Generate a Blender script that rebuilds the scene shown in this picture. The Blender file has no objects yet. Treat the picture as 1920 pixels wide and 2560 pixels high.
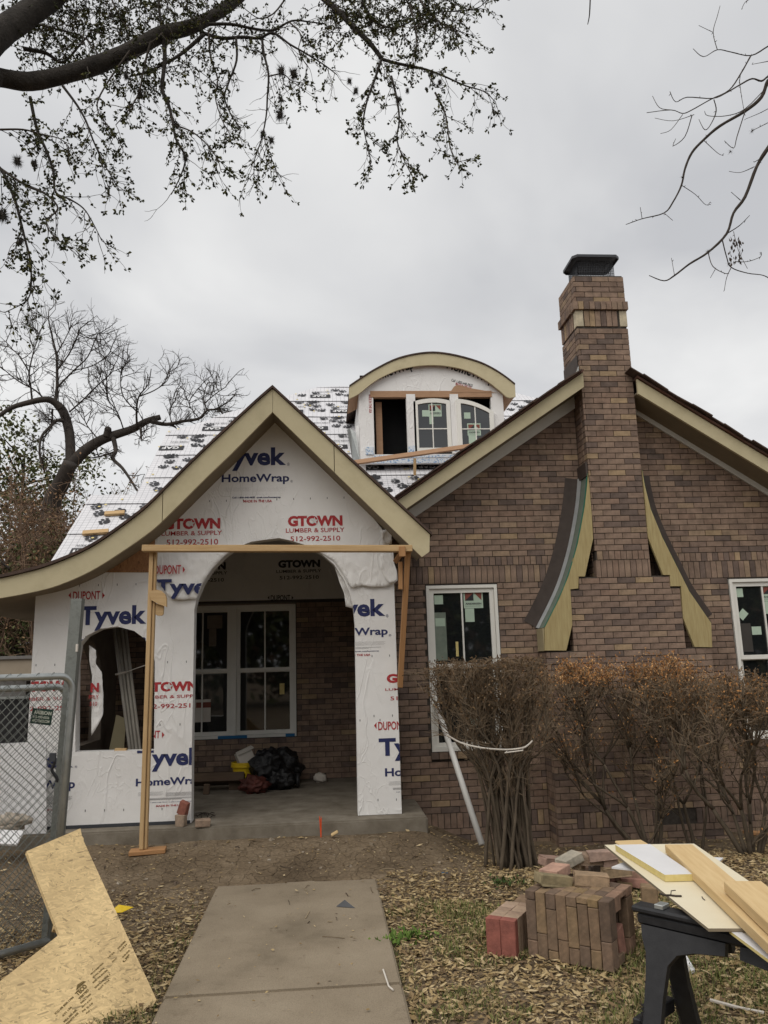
import bpy, bmesh, math, random
from mathutils import Vector, Matrix, noise
from mathutils.geometry import tessellate_polygon
rnd = random.Random(7)
sc = bpy.context.scene
COL = sc.collection
R = math.radians

# ------------------------------------------------------------------ camera
CAM = Vector((0, 0, 1.65)); FPX = 1956.0
yaw, pitch, roll = R(4.6), R(11.0), R(1.7)
fw = Vector((math.sin(yaw)*math.cos(pitch), math.cos(yaw)*math.cos(pitch), math.sin(pitch)))
r0 = Vector((math.cos(yaw), -math.sin(yaw), 0)); u0 = r0.cross(fw)
rt = r0*math.cos(roll) - u0*math.sin(roll); up = u0*math.cos(roll) + r0*math.sin(roll)
cd = bpy.data.cameras.new('camera'); cam = bpy.data.objects.new('camera', cd); COL.objects.link(cam)
cd.sensor_fit = 'VERTICAL'; cd.sensor_height = 36; cd.lens = 36*FPX/2560; cd.clip_end = 2000; cd.clip_start = .05
cam.matrix_world = Matrix(((rt.x, up.x, -fw.x, CAM.x), (rt.y, up.y, -fw.y, CAM.y), (rt.z, up.z, -fw.z, CAM.z), (0, 0, 0, 1)))
sc.camera = cam

def at(px, py, Y=None, Z=None, X=None):
    """world point on a plane of the place, found from a sight line"""
    d = fw*FPX + rt*(px-960) - up*(py-1280)
    if Y is not None: t = Y/d.y
    elif Z is not None: t = (Z-CAM.z)/d.z
    else: t = X/d.x
    return CAM + d*t
def on_plane(px, py, p, n):
    d = fw*FPX + rt*(px-960) - up*(py-1280)
    return CAM + d*((p-CAM).dot(n)/d.dot(n))
def to_px(p):
    d = Vector(p)-CAM; z = d.dot(fw)
    return 960+FPX*d.dot(rt)/z, 1280-FPX*d.dot(up)/z, z

# ------------------------------------------------------------------ sky, sun, exposure
SUN_EL, SUN_AZ = R(52), R(-142)        # behind cloud; moved over the viewer's left shoulder to brighten the house front
world = bpy.data.worlds.new('World'); sc.world = world; world.use_nodes = True
nt = world.node_tree; nt.nodes.clear()
def wn(t, **k):
    n = nt.nodes.new(t)
    for a, b in k.items(): setattr(n, a, b)
    return n
wo = wn('ShaderNodeOutputWorld'); bg = wn('ShaderNodeBackground'); bg.inputs[1].default_value = .1
sky = wn('ShaderNodeTexSky', sky_type='NISHITA', sun_disc=False, sun_elevation=SUN_EL, sun_rotation=SUN_AZ)
tc = wn('ShaderNodeTexCoord'); sep = wn('ShaderNodeSeparateXYZ')
nt.links.new(tc.outputs['Generated'], sep.inputs[0])
den = wn('ShaderNodeMath', operation='MAXIMUM'); den.inputs[1].default_value = .02
den2 = wn('ShaderNodeMath', operation='ADD'); den2.inputs[1].default_value = .22
nt.links.new(sep.outputs[2], den.inputs[0]); nt.links.new(den.outputs[0], den2.inputs[0])
dx = wn('ShaderNodeMath', operation='DIVIDE'); dy = wn('ShaderNodeMath', operation='DIVIDE')
nt.links.new(sep.outputs[0], dx.inputs[0]); nt.links.new(den2.outputs[0], dx.inputs[1])
nt.links.new(sep.outputs[1], dy.inputs[0]); nt.links.new(den2.outputs[0], dy.inputs[1])
cmb = wn('ShaderNodeCombineXYZ'); nt.links.new(dx.outputs[0], cmb.inputs[0]); nt.links.new(dy.outputs[0], cmb.inputs[1])
nz = wn('ShaderNodeTexNoise'); nz.inputs['Scale'].default_value = 1.5; nz.inputs['Detail'].default_value = 5
nz.inputs['Roughness'].default_value = .46; nz.inputs['Distortion'].default_value = .35
nt.links.new(cmb.outputs[0], nz.inputs['Vector'])
cr = wn('ShaderNodeValToRGB'); cr.color_ramp.elements[0].position = .34; cr.color_ramp.elements[1].position = .66
cr.color_ramp.elements[0].color = (4.75, 4.83, 5.05, 1); cr.color_ramp.elements[1].color = (7.7, 7.7, 7.65, 1)
nt.links.new(nz.outputs[0], cr.inputs[0])
hs = wn('ShaderNodeHueSaturation'); hs.inputs['Saturation'].default_value = .12; hs.inputs['Value'].default_value = .55
nt.links.new(sky.outputs[0], hs.inputs['Color'])
mx = wn('ShaderNodeMix', data_type='RGBA', blend_type='MIX'); mx.inputs[0].default_value = .8
nt.links.new(hs.outputs[0], mx.inputs[6]); nt.links.new(cr.outputs[0], mx.inputs[7])
nt.links.new(mx.outputs[2], bg.inputs[0]); nt.links.new(bg.outputs[0], wo.inputs[0])
sl = bpy.data.lights.new('sun', 'SUN'); sl.energy = 1.5; sl.angle = R(60); sl.color = (1, .95, .87)
so = bpy.data.objects.new('sun', sl); COL.objects.link(so)
sd = Vector((math.sin(SUN_AZ)*math.cos(SUN_EL), math.cos(SUN_AZ)*math.cos(SUN_EL), math.sin(SUN_EL)))
so.rotation_euler = sd.to_track_quat('Z', 'Y').to_euler(); so.location = sd*40
sc.view_settings.view_transform = 'Standard'; sc.view_settings.look = 'None'
sc.view_settings.exposure = .42; sc.view_settings.gamma = 1; sc.view_settings.use_curve_mapping = False
sc.cycles.use_denoising = True; sc.cycles.max_bounces = 6; sc.cycles.diffuse_bounces = 4; sc.cycles.transparent_max_bounces = 12

# ------------------------------------------------------------------ materials
MATS = {}
def newmat(name):
    m = bpy.data.materials.new(name); m.use_nodes = True; t = m.node_tree
    b = t.nodes['Principled BSDF']; MATS[name] = m
    def n(ty, **k):
        x = t.nodes.new(ty)
        for a, v in k.items():
            if a in ('op',): x.operation = v
            elif hasattr(x, a): setattr(x, a, v)
            else: x.inputs[a.replace('_', ' ')].default_value = v
        return x
    def L(a, b_, i=0): t.links.new(a if hasattr(a, 'is_output') else a.outputs[0], b_.inputs[i] if isinstance(i, (int, str)) else i)
    return m, b, n, L
def ramp(n, stops):
    e = n.color_ramp.elements
    while len(e) < len(stops): e.new(.5)
    for q, (p, c) in zip(e, stops):
        q.position = p; q.color = (*c, 1) if len(c) == 3 else c
def basic(name, c1, c2=None, scale=6, detail=6, rough=.8, spec=.25, bump=0, bscale=60, metal=0, stretch=(1, 1, 1), attr=False, lo=.3, hi=.7, bdist=.01, c3=None, bdetail=5):
    m, b, n, L = newmat(name)
    tc = n('ShaderNodeTexCoord'); mp = n('ShaderNodeMapping'); mp.inputs['Scale'].default_value = stretch
    L(tc.outputs['Object'], mp)
    nz = n('ShaderNodeTexNoise', Scale=scale, Detail=detail, Roughness=.6); L(mp, nz, 'Vector')
    rp = n('ShaderNodeValToRGB'); c2 = c2 or tuple(x*.75 for x in c1)
    ramp(rp, [(lo, c1), (hi, c2)] if c3 is None else [(lo, c1), ((lo+hi)/2, c2), (hi, c3)]); L(nz, rp)
    if attr:
        at_ = n('ShaderNodeAttribute', attribute_name='col'); mx = n('ShaderNodeMix', data_type='RGBA', blend_type='MULTIPLY'); mx.inputs[0].default_value = 1
        L(at_, mx, 6); L(rp, mx, 7); L(mx.outputs[2], b, 'Base Color')
    else: L(rp, b, 'Base Color')
    b.inputs['Roughness'].default_value = rough; b.inputs['Specular IOR Level'].default_value = spec; b.inputs['Metallic'].default_value = metal
    if bump:
        n2 = n('ShaderNodeTexNoise', Scale=bscale, Detail=bdetail, Roughness=.65); L(mp, n2, 'Vector')
        bp = n('ShaderNodeBump', Strength=bump, Distance=bdist); L(n2, bp, 'Height'); L(bp, b, 'Normal')
    return m
G1 = (1.12, 1.12, 1.12); G0 = (.8, .8, .8)
basic('brick', (.66, .66, .66), (1.24, 1.22, 1.2), scale=11, rough=.95, spec=.12, bump=.8, bscale=70, attr=True, bdist=.006, detail=11, lo=.27, hi=.73, bdetail=9)
basic('mortar', (.045, .038, .032), (.095, .08, .068), scale=20, rough=.95, bump=.5)
basic('oldbrick', (.72, .72, .72), (1.25, 1.2, 1.15), scale=18, rough=.95, spec=.1, bump=.8, bscale=90, attr=True, bdist=.005, detail=8)
basic('concrete', (.12, .10, .075), (.185, .16, .125), scale=4, rough=.92, bump=.4, bscale=90, detail=10, c3=(.25, .222, .18))
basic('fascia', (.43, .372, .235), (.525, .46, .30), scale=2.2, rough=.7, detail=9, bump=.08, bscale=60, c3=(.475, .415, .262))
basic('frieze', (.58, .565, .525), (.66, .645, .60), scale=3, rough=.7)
basic('soffit', (.20, .165, .115), (.25, .205, .145), scale=4, rough=.8)  # darkened colour stands in for the shade under the roof edges
basic('roofedge', (.05, .035, .03), (.10, .065, .05), scale=10, rough=.85, bump=.3)
basic('rustroof', (.13, .055, .035), (.09, .06, .05), scale=6, rough=.85, bump=.3)
basic('whitevinyl', (.76, .745, .69), (.70, .685, .635), scale=4, rough=.45, spec=.4)
basic('pinkwood', (.33, .195, .115), (.42, .26, .16), scale=7, stretch=(1.2, 14, 14), rough=.8, bump=.15, bscale=30)
basic('pine', (.53, .37, .195), (.43, .275, .13), scale=5, stretch=(.8, 12, 12), rough=.75, bump=.15, bscale=30, lo=.35, hi=.72)
basic('pinedark', (.43, .235, .105), (.33, .17, .075), scale=6, stretch=(.8, 14, 14), rough=.8, bump=.15, bscale=30)
basic('treated', (.42, .345, .175), (.33, .255, .12), scale=4.5, stretch=(14, 1, 1.2), rough=.8, bump=.15, bscale=30, lo=.35, hi=.7)
basic('lumber', (.64, .475, .255), (.53, .365, .175), scale=5, stretch=(.7, 11, 11), rough=.72, bump=.12, bscale=30, lo=.3, hi=.75)
basic('cream', (.66, .585, .42), (.71, .645, .49), scale=3, rough=.6)
basic('whiteboard', (.64, .635, .64), (.71, .705, .71), scale=4, rough=.5)
basic('foamedge', (.58, .47, .18), (.66, .55, .25), scale=40, rough=.9)
basic('blackplastic', (.012, .012, .014), (.022, .022, .024), scale=30, rough=.5, spec=.35, bump=.15, bscale=260)
basic('darkmetal', (.035, .038, .045), (.05, .053, .06), scale=12, rough=.5, spec=.4)
basic('brownflash', (.055, .042, .036), (.075, .058, .05), scale=10, rough=.6)
basic('galv', (.36, .38, .37), (.47, .49, .48), scale=14, rough=.42, metal=.75, spec=.5)
basic('galvpost', (.125, .132, .12), (.195, .205, .19), scale=22, rough=.55, metal=.35, spec=.5, c3=(.15, .158, .145), detail=9)
basic('shinymetal', (.62, .65, .68), (.72, .75, .78), scale=12, rough=.22, metal=1)
basic('galvlight', (.50, .53, .54), (.62, .65, .66), scale=9, rough=.35, metal=.35, spec=.6)
basic('membrane', (.15, .185, .15), (.21, .245, .20), scale=14, rough=.6)
basic('greentape', (.02, .16, .11), (.03, .22, .15), scale=14, rough=.6)
basic('pvc', (.70, .69, .66), (.60, .585, .55), scale=6, rough=.4, stretch=(1, 1, .3))
basic('dirtypvc', (.42, .395, .35), (.34, .31, .265), scale=6, rough=.55)
basic('bark', (.02, .017, .0145), (.052, .045, .038), scale=9, stretch=(1, 1, 1), rough=.95, bump=.9, bscale=34, bdist=.03)
basic('twig', (.035, .028, .023), (.065, .052, .042), scale=20, rough=.9)
basic('farbark', (.036, .030, .026), (.062, .052, .045), scale=6, rough=.95)
basic('shrubbark', (.06, .046, .032), (.125, .098, .07), scale=25, stretch=(1, 1, .3), rough=.95, bump=.5, bscale=90)
basic('shrubtwig', (.135, .098, .064), (.20, .148, .098), scale=25, rough=.95)
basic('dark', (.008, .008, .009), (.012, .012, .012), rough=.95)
basic('room', (.05, .045, .04), (.06, .055, .05), rough=.95)
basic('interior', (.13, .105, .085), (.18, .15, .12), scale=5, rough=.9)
basic('tanboard', (.36, .31, .19), (.42, .36, .23), scale=3, rough=.8)
basic('yellowplastic', (.72, .50, .02), (.66, .45, .02), rough=.4, spec=.4)
basic('card', (.55, .50, .44), (.62, .58, .52), scale=5, rough=.8)
basic('olddark', (.085, .058, .04), (.13, .09, .062), scale=6, stretch=(.8, 12, 12), rough=.9)
basic('redbag', (.12, .035, .026), (.06, .022, .018), scale=9, rough=.6, bump=.5, bscale=18)
basic('bagplastic', (.006, .006, .007), (.012, .012, .013), scale=4, rough=.28, spec=.55, bump=1, bscale=9, bdist=.05)
basic('orange', (.75, .10, .03), (.65, .08, .02), rough=.5)
basic('stone', (.28, .24, .19), (.42, .37, .31), scale=12, rough=.9, bump=.5)
basic('sticker', (.40, .50, .40), (.44, .55, .44), rough=.6)
basic('inkblue', (.022, .028, .095), (.03, .037, .115), scale=14, rough=.6)
basic('inkred', (.36, .025, .03), (.50, .10, .10), scale=55, lo=.45, hi=.8, rough=.6)
basic('inkgrey', (.24, .235, .235), (.30, .295, .295), rough=.6)
basic('inkblack', (.022, .022, .025), (.04, .04, .045), scale=50, rough=.6)
basic('inkbrown', (.10, .065, .02), (.19, .135, .05), scale=90, rough=.7, lo=.42, hi=.62)
basic('stickred', (.24, .07, .05), rough=.6)
basic('signgreen', (.012, .03, .022), (.02, .045, .033), rough=.5)
basic('signwhite', (.52, .55, .46), rough=.5)
basic('star', (.70, .69, .68), rough=.5)
basic('bluetape', (.02, .13, .30), (.03, .16, .34), rough=.6)
basic('tapeprint', (.62, .66, .70), (.20, .33, .52), scale=34, detail=2, rough=.45, lo=.5, hi=.6)
basic('farwall', (.30, .25, .19), (.36, .305, .235), scale=3, rough=.9)
basic('farroof', (.14, .13, .125), (.19, .18, .17), scale=8, rough=.9)
basic('darkscreen', (.02, .02, .022), (.035, .035, .037), scale=3, rough=.35)
basic('leafy', G0, G1, scale=6, rough=.75, spec=.12, attr=True)
basic('moss', (.06, .055, .05), (.09, .085, .075), rough=.95)
def glass(name, c=(.012, .014, .015), rough=.03):
    m, b, n, L = newmat(name)
    b.inputs['Base Color'].default_value = (*c, 1); b.inputs['Roughness'].default_value = rough; b.inputs['Specular IOR Level'].default_value = 1.0
    return m
glass('glass')
# house wrap: white sheet with long shallow creases
m, b, n, L = newmat('wrap')
tc_ = n('ShaderNodeTexCoord'); mp = n('ShaderNodeMapping'); mp.inputs['Scale'].default_value = (1, 1, .55); mp.inputs['Rotation'].default_value = (0, .5, 0); L(tc_.outputs['Object'], mp)
def crease(sc_, rot, st, wd, seed):
    mq = n('ShaderNodeMapping'); mq.inputs['Scale'].default_value = st; mq.inputs['Rotation'].default_value = (0, rot, 0); mq.inputs['Location'].default_value = (seed, seed*2, 0); L(tc_.outputs['Object'], mq)
    q = n('ShaderNodeTexNoise', Scale=sc_, Detail=2, Roughness=.5, Distortion=.5); L(mq, q, 'Vector')
    q2 = n('ShaderNodeMath', op='SUBTRACT'); q2.inputs[1].default_value = .5; L(q, q2); q3 = n('ShaderNodeMath', op='ABSOLUTE'); L(q2, q3)
    mr = n('ShaderNodeMapRange'); mr.inputs['From Max'].default_value = wd; mr.inputs['To Min'].default_value = 1; mr.inputs['To Max'].default_value = 0; L(q3, mr)
    mk = n('ShaderNodeTexNoise', Scale=2.1, Detail=2); L(mq, mk, 'Vector'); ms = n('ShaderNodeMapRange'); ms.inputs['From Min'].default_value = .48; ms.inputs['From Max'].default_value = .68; L(mk, ms)
    pr = n('ShaderNodeMath', op='MULTIPLY'); L(mr, pr); L(ms, pr, 1); return pr
c1_ = crease(3.2, .35, (1, 1, .45), .02, 0); c2_ = crease(4.5, -.7, (1, 1, .4), .02, 5); c3_ = crease(11, 1.2, (1, 1, .6), .03, 9)
lo_ = n('ShaderNodeTexNoise', Scale=3.5, Detail=3, Roughness=.5); L(tc_.outputs['Object'], lo_, 'Vector')
s_1 = n('ShaderNodeMath', op='ADD'); L(c1_, s_1); L(c2_, s_1, 1); s_2 = n('ShaderNodeMath', op='MULTIPLY_ADD'); s_2.inputs[1].default_value = .5; L(c3_, s_2); L(s_1, s_2, 2)
ad = n('ShaderNodeMath', op='MULTIPLY_ADD'); ad.inputs[1].default_value = 1.6; L(lo_, ad); L(s_2, ad, 2)
bp = n('ShaderNodeBump', Strength=.45, Distance=.014); L(ad, bp, 'Height'); L(bp, b, 'Normal')
a3 = n('ShaderNodeTexNoise', Scale=1.7, Detail=7, Roughness=.65); L(tc_.outputs['Object'], a3, 'Vector')
rp = n('ShaderNodeValToRGB'); ramp(rp, [(.3, (.70, .685, .665)), (.7, (.79, .78, .765))]); L(a3, rp); L(rp, b, 'Base Color')
b.inputs['Roughness'].default_value = .55; b.inputs['Specular IOR Level'].default_value = .3
# roofing underlayment with its printed grid (uv in metres)
m, b, n, L = newmat('underlay')
uv = n('ShaderNodeUVMap'); sp = n('ShaderNodeSeparateXYZ'); L(uv, sp)
def gridline(o, w):
    a = n('ShaderNodeMath', op='MULTIPLY'); a.inputs[1].default_value = 1/.085; L(o, a)
    f = n('ShaderNodeMath', op='FRACT'); L(a, f)
    c = n('ShaderNodeMath', op='LESS_THAN'); c.inputs[1].default_value = w; L(f, c); return c
ga = gridline(sp.outputs[0], .11); gb = gridline(sp.outputs[1], .12)
mxg = n('ShaderNodeMath', op='MAXIMUM'); L(ga, mxg); L(gb, mxg, 1)
wv = n('ShaderNodeTexNoise', Scale=2.2, Detail=6, Roughness=.6); L(uv, wv, 'Vector')
rp = n('ShaderNodeValToRGB'); ramp(rp, [(.3, (.58, .575, .60)), (.7, (.70, .695, .715))]); L(wv, rp)
mc = n('ShaderNodeMix', data_type='RGBA', blend_type='MIX'); L(mxg, mc, 0); L(rp, mc, 6); mc.inputs[7].default_value = (.40, .40, .42, 1); L(mc.outputs[2], b, 'Base Color')
bp = n('ShaderNodeBump', Strength=.5, Distance=.03); L(wv, bp, 'Height'); L(bp, b, 'Normal'); b.inputs['Roughness'].default_value = .5
# oriented strand board: overlapping flakes
def osb(name, tone, k=1.0):
    m, b, n, L = newmat(name)
    tc_ = n('ShaderNodeTexCoord')
    dn = n('ShaderNodeTexNoise', Scale=9*k, Detail=2); L(tc_.outputs['Object'], dn, 'Vector')
    prev = None
    for i, (rz, s) in enumerate(((.2, 13), (1.1, 15), (2.0, 12), (2.7, 17), (.7, 14), (1.6, 16))):
        mp = n('ShaderNodeMapping', vector_type='TEXTURE'); mp.inputs['Rotation'].default_value = (0, 0, rz); mp.inputs['Scale'].default_value = (1/(s*k*.8), 1/(s*3.6*k), 1/(s*k))
        ad = n('ShaderNodeVectorMath', operation='MULTIPLY_ADD'); ad.inputs[1].default_value = (.012, .012, .012); L(dn.outputs['Color'], ad, 0); L(tc_.outputs['Object'], ad, 2); L(ad, mp)
        vo = n('ShaderNodeTexVoronoi'); L(mp, vo, 'Vector'); vo.inputs['Scale'].default_value = 1
        sx = n('ShaderNodeSeparateColor'); L(vo.outputs['Color'], sx)
        if prev is None: prev = sx.outputs[0]; mask = sx.outputs[1]
        else:
            gt = n('ShaderNodeMath', op='GREATER_THAN'); gt.inputs[1].default_value = .55; L(sx.outputs[1], gt)
            mm = n('ShaderNodeMix'); L(gt, mm, 0); L(prev, mm, 2); L(sx.outputs[0], mm, 3); prev = mm.outputs[0]
    rp = n('ShaderNodeValToRGB'); ramp(rp, [(0, tuple(x*.5 for x in tone)), (.09, tuple(x*.85 for x in tone)), (.6, tone), (1, tuple(min(1, x*1.16) for x in tone))]); L(prev, rp)
    big = n('ShaderNodeTexNoise', Scale=2.5, Detail=5); L(tc_.outputs['Object'], big, 'Vector')
    rb = n('ShaderNodeValToRGB'); ramp(rb, [(.32, (.78, .76, .74)), (.62, (1.06, 1.06, 1.06))]); L(big, rb)
    mu = n('ShaderNodeMix', data_type='RGBA', blend_type='MULTIPLY'); mu.inputs[0].default_value = 1; L(rp, mu, 6); L(rb, mu, 7); L(mu.outputs[2], b, 'Base Color')
    bp = n('ShaderNodeBump', Strength=.25, Distance=.004); L(prev, bp, 'Height'); L(bp, b, 'Normal'); b.inputs['Roughness'].default_value = .75
osb('osb', (.62, .46, .235), 2.0); osb('osbwall', (.34, .17, .075), 2)
# soil with drying cracks, and the yard under the leaves
m, b, n, L = newmat('soil')
tc_ = n('ShaderNodeTexCoord'); nz_ = n('ShaderNodeTexNoise', Scale=1.3, Detail=9, Roughness=.65); L(tc_.outputs['Object'], nz_, 'Vector')
rp = n('ShaderNodeValToRGB'); ramp(rp, [(.3, (.10, .074, .05)), (.5, (.18, .136, .092)), (.68, (.25, .195, .137))]); L(nz_, rp)
fi = n('ShaderNodeTexNoise', Scale=42, Detail=8, Roughness=.7); L(tc_.outputs['Object'], fi, 'Vector')
rf = n('ShaderNodeValToRGB'); ramp(rf, [(.3, (.6, .6, .6)), (.7, (1.3, 1.28, 1.22))]); L(fi, rf)
dn = n('ShaderNodeTexNoise', Scale=7, Detail=3); L(tc_.outputs['Object'], dn, 'Vector')
ad = n('ShaderNodeVectorMath', operation='MULTIPLY_ADD'); ad.inputs[1].default_value = (.13, .13, .13); L(dn.outputs['Color'], ad, 0); L(tc_.outputs['Object'], ad, 2)
vo = n('ShaderNodeTexVoronoi', feature='DISTANCE_TO_EDGE'); vo.inputs['Scale'].default_value = 9; L(ad, vo, 'Vector')
ck = n('ShaderNodeValToRGB'); ramp(ck, [(0, (.35, .33, .3)), (.035, (1, 1, 1))]); L(vo, ck)
m1 = n('ShaderNodeMix', data_type='RGBA', blend_type='MULTIPLY'); m1.inputs[0].default_value = 1; L(rp, m1, 6); L(rf, m1, 7)
m2 = n('ShaderNodeMix', data_type='RGBA', blend_type='MULTIPLY'); m2.inputs[0].default_value = .55; L(m1.outputs[2], m2, 6); L(ck, m2, 7); L(m2.outputs[2], b, 'Base Color')
hh = n('ShaderNodeMath', op='MULTIPLY_ADD'); hh.inputs[1].default_value = .8; L(ck, hh); L(fi, hh, 2)
bp = n('ShaderNodeBump', Strength=.7, Distance=.02); L(hh, bp, 'Height'); L(bp, b, 'Normal'); b.inputs['Roughness'].default_value = .97; b.inputs['Specular IOR Level'].default_value = .1

m, b, n, L = newmat('walkconc')
tc_ = n('ShaderNodeTexCoord')
q1 = n('ShaderNodeTexNoise', Scale=1.6, Detail=9, Roughness=.62); L(tc_.outputs['Object'], q1, 'Vector'); r1_ = n('ShaderNodeValToRGB'); ramp(r1_, [(.30, (.165, .134, .095)), (.48, (.232, .189, .136)), (.70, (.28, .232, .170))]); L(q1, r1_)
q2 = n('ShaderNodeTexNoise', Scale=190, Detail=3, Roughness=.7); L(tc_.outputs['Object'], q2, 'Vector'); r2_ = n('ShaderNodeValToRGB'); ramp(r2_, [(.28, (.62, .6, .58)), (.45, (1, 1, 1)), (.72, (1.22, 1.22, 1.2))]); L(q2, r2_)
q3 = n('ShaderNodeTexNoise', Scale=5.5, Detail=8, Roughness=.72, Distortion=.6); L(tc_.outputs['Object'], q3, 'Vector'); r3_ = n('ShaderNodeValToRGB'); ramp(r3_, [(.30, (.55, .52, .5)), (.40, (1, 1, 1))]); L(q3, r3_)
dnn = n('ShaderNodeTexNoise', Scale=3, Detail=4); L(tc_.outputs['Object'], dnn, 'Vector'); adn = n('ShaderNodeVectorMath', operation='MULTIPLY_ADD'); adn.inputs[1].default_value = (.6, .6, .6); L(dnn.outputs['Color'], adn, 0); L(tc_.outputs['Object'], adn, 2)
vc = n('ShaderNodeTexVoronoi', feature='DISTANCE_TO_EDGE'); vc.inputs['Scale'].default_value = .55; L(adn, vc, 'Vector'); r4_ = n('ShaderNodeValToRGB'); ramp(r4_, [(0, (.5, .47, .44)), (.004, (1, 1, 1))]); L(vc, r4_)
cur = r1_.outputs[0]
for q, f in ((r2_, 1), (r3_, .6)):
    mm = n('ShaderNodeMix', data_type='RGBA', blend_type='MULTIPLY'); mm.inputs[0].default_value = f; L(cur, mm, 6); L(q, mm, 7); cur = mm.outputs[2]
L(cur, b, 'Base Color'); b.inputs['Roughness'].default_value = .93; b.inputs['Specular IOR Level'].default_value = .15
bp = n('ShaderNodeBump', Strength=.5, Distance=.004); L(q2, bp, 'Height'); L(bp, b, 'Normal')
# ------------------------------------------------------------------ mesh building
class MB:
    def __init__(s): s.v = []; s.f = []; s.c = []
    def add(s, vs, fs, col=None):
        o = len(s.v); s.v += [tuple(p) for p in vs]; s.f += [tuple(i+o for i in q) for q in fs]; s.c += [col]*len(fs)
    def box(s, c, size, rot=None, col=None, jit=0):
        x, y, z = (q/2 for q in size); c = Vector(c)
        ps = [Vector((a*x, b*y, d*z)) for d in (-1, 1) for b in (-1, 1) for a in (-1, 1)]
        if jit: ps = [p+Vector((rnd.uniform(-jit, jit), rnd.uniform(-jit, jit), rnd.uniform(-jit, jit))) for p in ps]
        if rot: ps = [rot @ p for p in ps]
        s.add([p+c for p in ps], [(0, 2, 3, 1), (4, 5, 7, 6), (0, 1, 5, 4), (2, 6, 7, 3), (0, 4, 6, 2), (1, 3, 7, 5)], col)
    def box2(s, a, b, col=None): s.box(((a[0]+b[0])/2, (a[1]+b[1])/2, (a[2]+b[2])/2), (abs(b[0]-a[0]), abs(b[1]-a[1]), abs(b[2]-a[2])), None, col)
    def tube(s, pts, rad, n=6, col=None, cap=True):
        pts = [Vector(p) for p in pts]; k = len(pts)
        if not hasattr(rad, '__len__'): rad = [rad]*k
        o = len(s.v); ref = None
        for i, p in enumerate(pts):
            t = (pts[min(i+1, k-1)]-pts[max(i-1, 0)])
            if t.length < 1e-9: t = Vector((0, 0, 1))
            t.normalize()
            if ref is None: ref = t.orthogonal().normalized()
            ref = (ref - t*ref.dot(t))
            if ref.length < 1e-6: ref = t.orthogonal()
            ref.normalize(); q = t.cross(ref)
            for j in range(n):
                a = 2*math.pi*j/n; s.v.append(tuple(p+(ref*math.cos(a)+q*math.sin(a))*rad[i]))
        nf = 0
        for i in range(k-1):
            for j in range(n):
                j2 = (j+1) % n; s.f.append((o+i*n+j, o+i*n+j2, o+(i+1)*n+j2, o+(i+1)*n+j)); nf += 1
        if cap and n > 2:
            s.f.append(tuple(o+j for j in range(n-1, -1, -1))); s.f.append(tuple(o+(k-1)*n+j for j in range(n))); nf += 2
        s.c += [col]*nf
    def plate(s, loops, fmap, t, col=None):
        """flat sheet with holes: loops of (u, v); fmap(u, v, w) -> point; thickness t along w"""
        flat = [p for l in loops for p in l]
        tris = tessellate_polygon([[Vector((p[0], p[1], 0)) for p in l] for l in loops])
        k = len(flat)
        vs = [fmap(p[0], p[1], 0) for p in flat]+[fmap(p[0], p[1], t) for p in flat]
        fs = [tuple(q) for q in tris]+[tuple(i+k for i in reversed(q)) for q in tris]
        o = 0
        for l in loops:
            m_ = len(l)
            for i in range(m_):
                a, b_ = o+i, o+(i+1) % m_; fs.append((a, a+k, b_+k, b_))
            o += m_
        s.add(vs, fs, col)
    def build(s, name, mat, parent=None, smooth=False, fix=True):
        me = bpy.data.meshes.new(name); me.from_pydata(s.v, [], s.f)
        me.materials.append(MATS[mat])
        if any(c is not None for c in s.c):
            ca = me.color_attributes.new('col', 'FLOAT_COLOR', 'CORNER'); buf = []
            for q, c in zip(s.f, s.c):
                c = c or (1, 1, 1); buf += [c[0], c[1], c[2], 1.0]*len(q)
            ca.data.foreach_set('color', buf)
        if fix:
            bm = bmesh.new(); bm.from_mesh(me); bmesh.ops.recalc_face_normals(bm, faces=bm.faces); bm.to_mesh(me); bm.free()
        if smooth: me.shade_smooth()
        return link(name, me, parent)
def link(name, me, parent=None):
    o = bpy.data.objects.new(name, me); COL.objects.link(o)
    if parent is not None: o.parent = parent; o.matrix_parent_inverse = inv(parent)
    return o
def inv(p):
    m = p.matrix_basis.copy(); q = p
    if p.parent is not None: m = p.parent.matrix_basis @ p.matrix_parent_inverse @ m
    return m.inverted()
def thing(name, label, cat, loc=(0, 0, 0), group=None, kind=None):
    o = bpy.data.objects.new(name, None); COL.objects.link(o); o.location = loc; o.empty_display_size = .1
    return tag(o, label, cat, group, kind)
def tag(o, label=None, cat=None, group=None, kind=None):
    if label: o['label'] = label
    if cat: o['category'] = cat
    if group: o['group'] = group
    if kind: o['kind'] = kind
    return o
def frame_of(p0, p1, upv=(0, 0, 1)):
    x = (Vector(p1)-Vector(p0)); L_ = x.length; x.normalize(); z = Vector(upv); z = z-x*z.dot(x)
    if z.length < 1e-5: z = x.orthogonal()
    z.normalize(); y = z.cross(x); return x, y, z, L_
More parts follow.
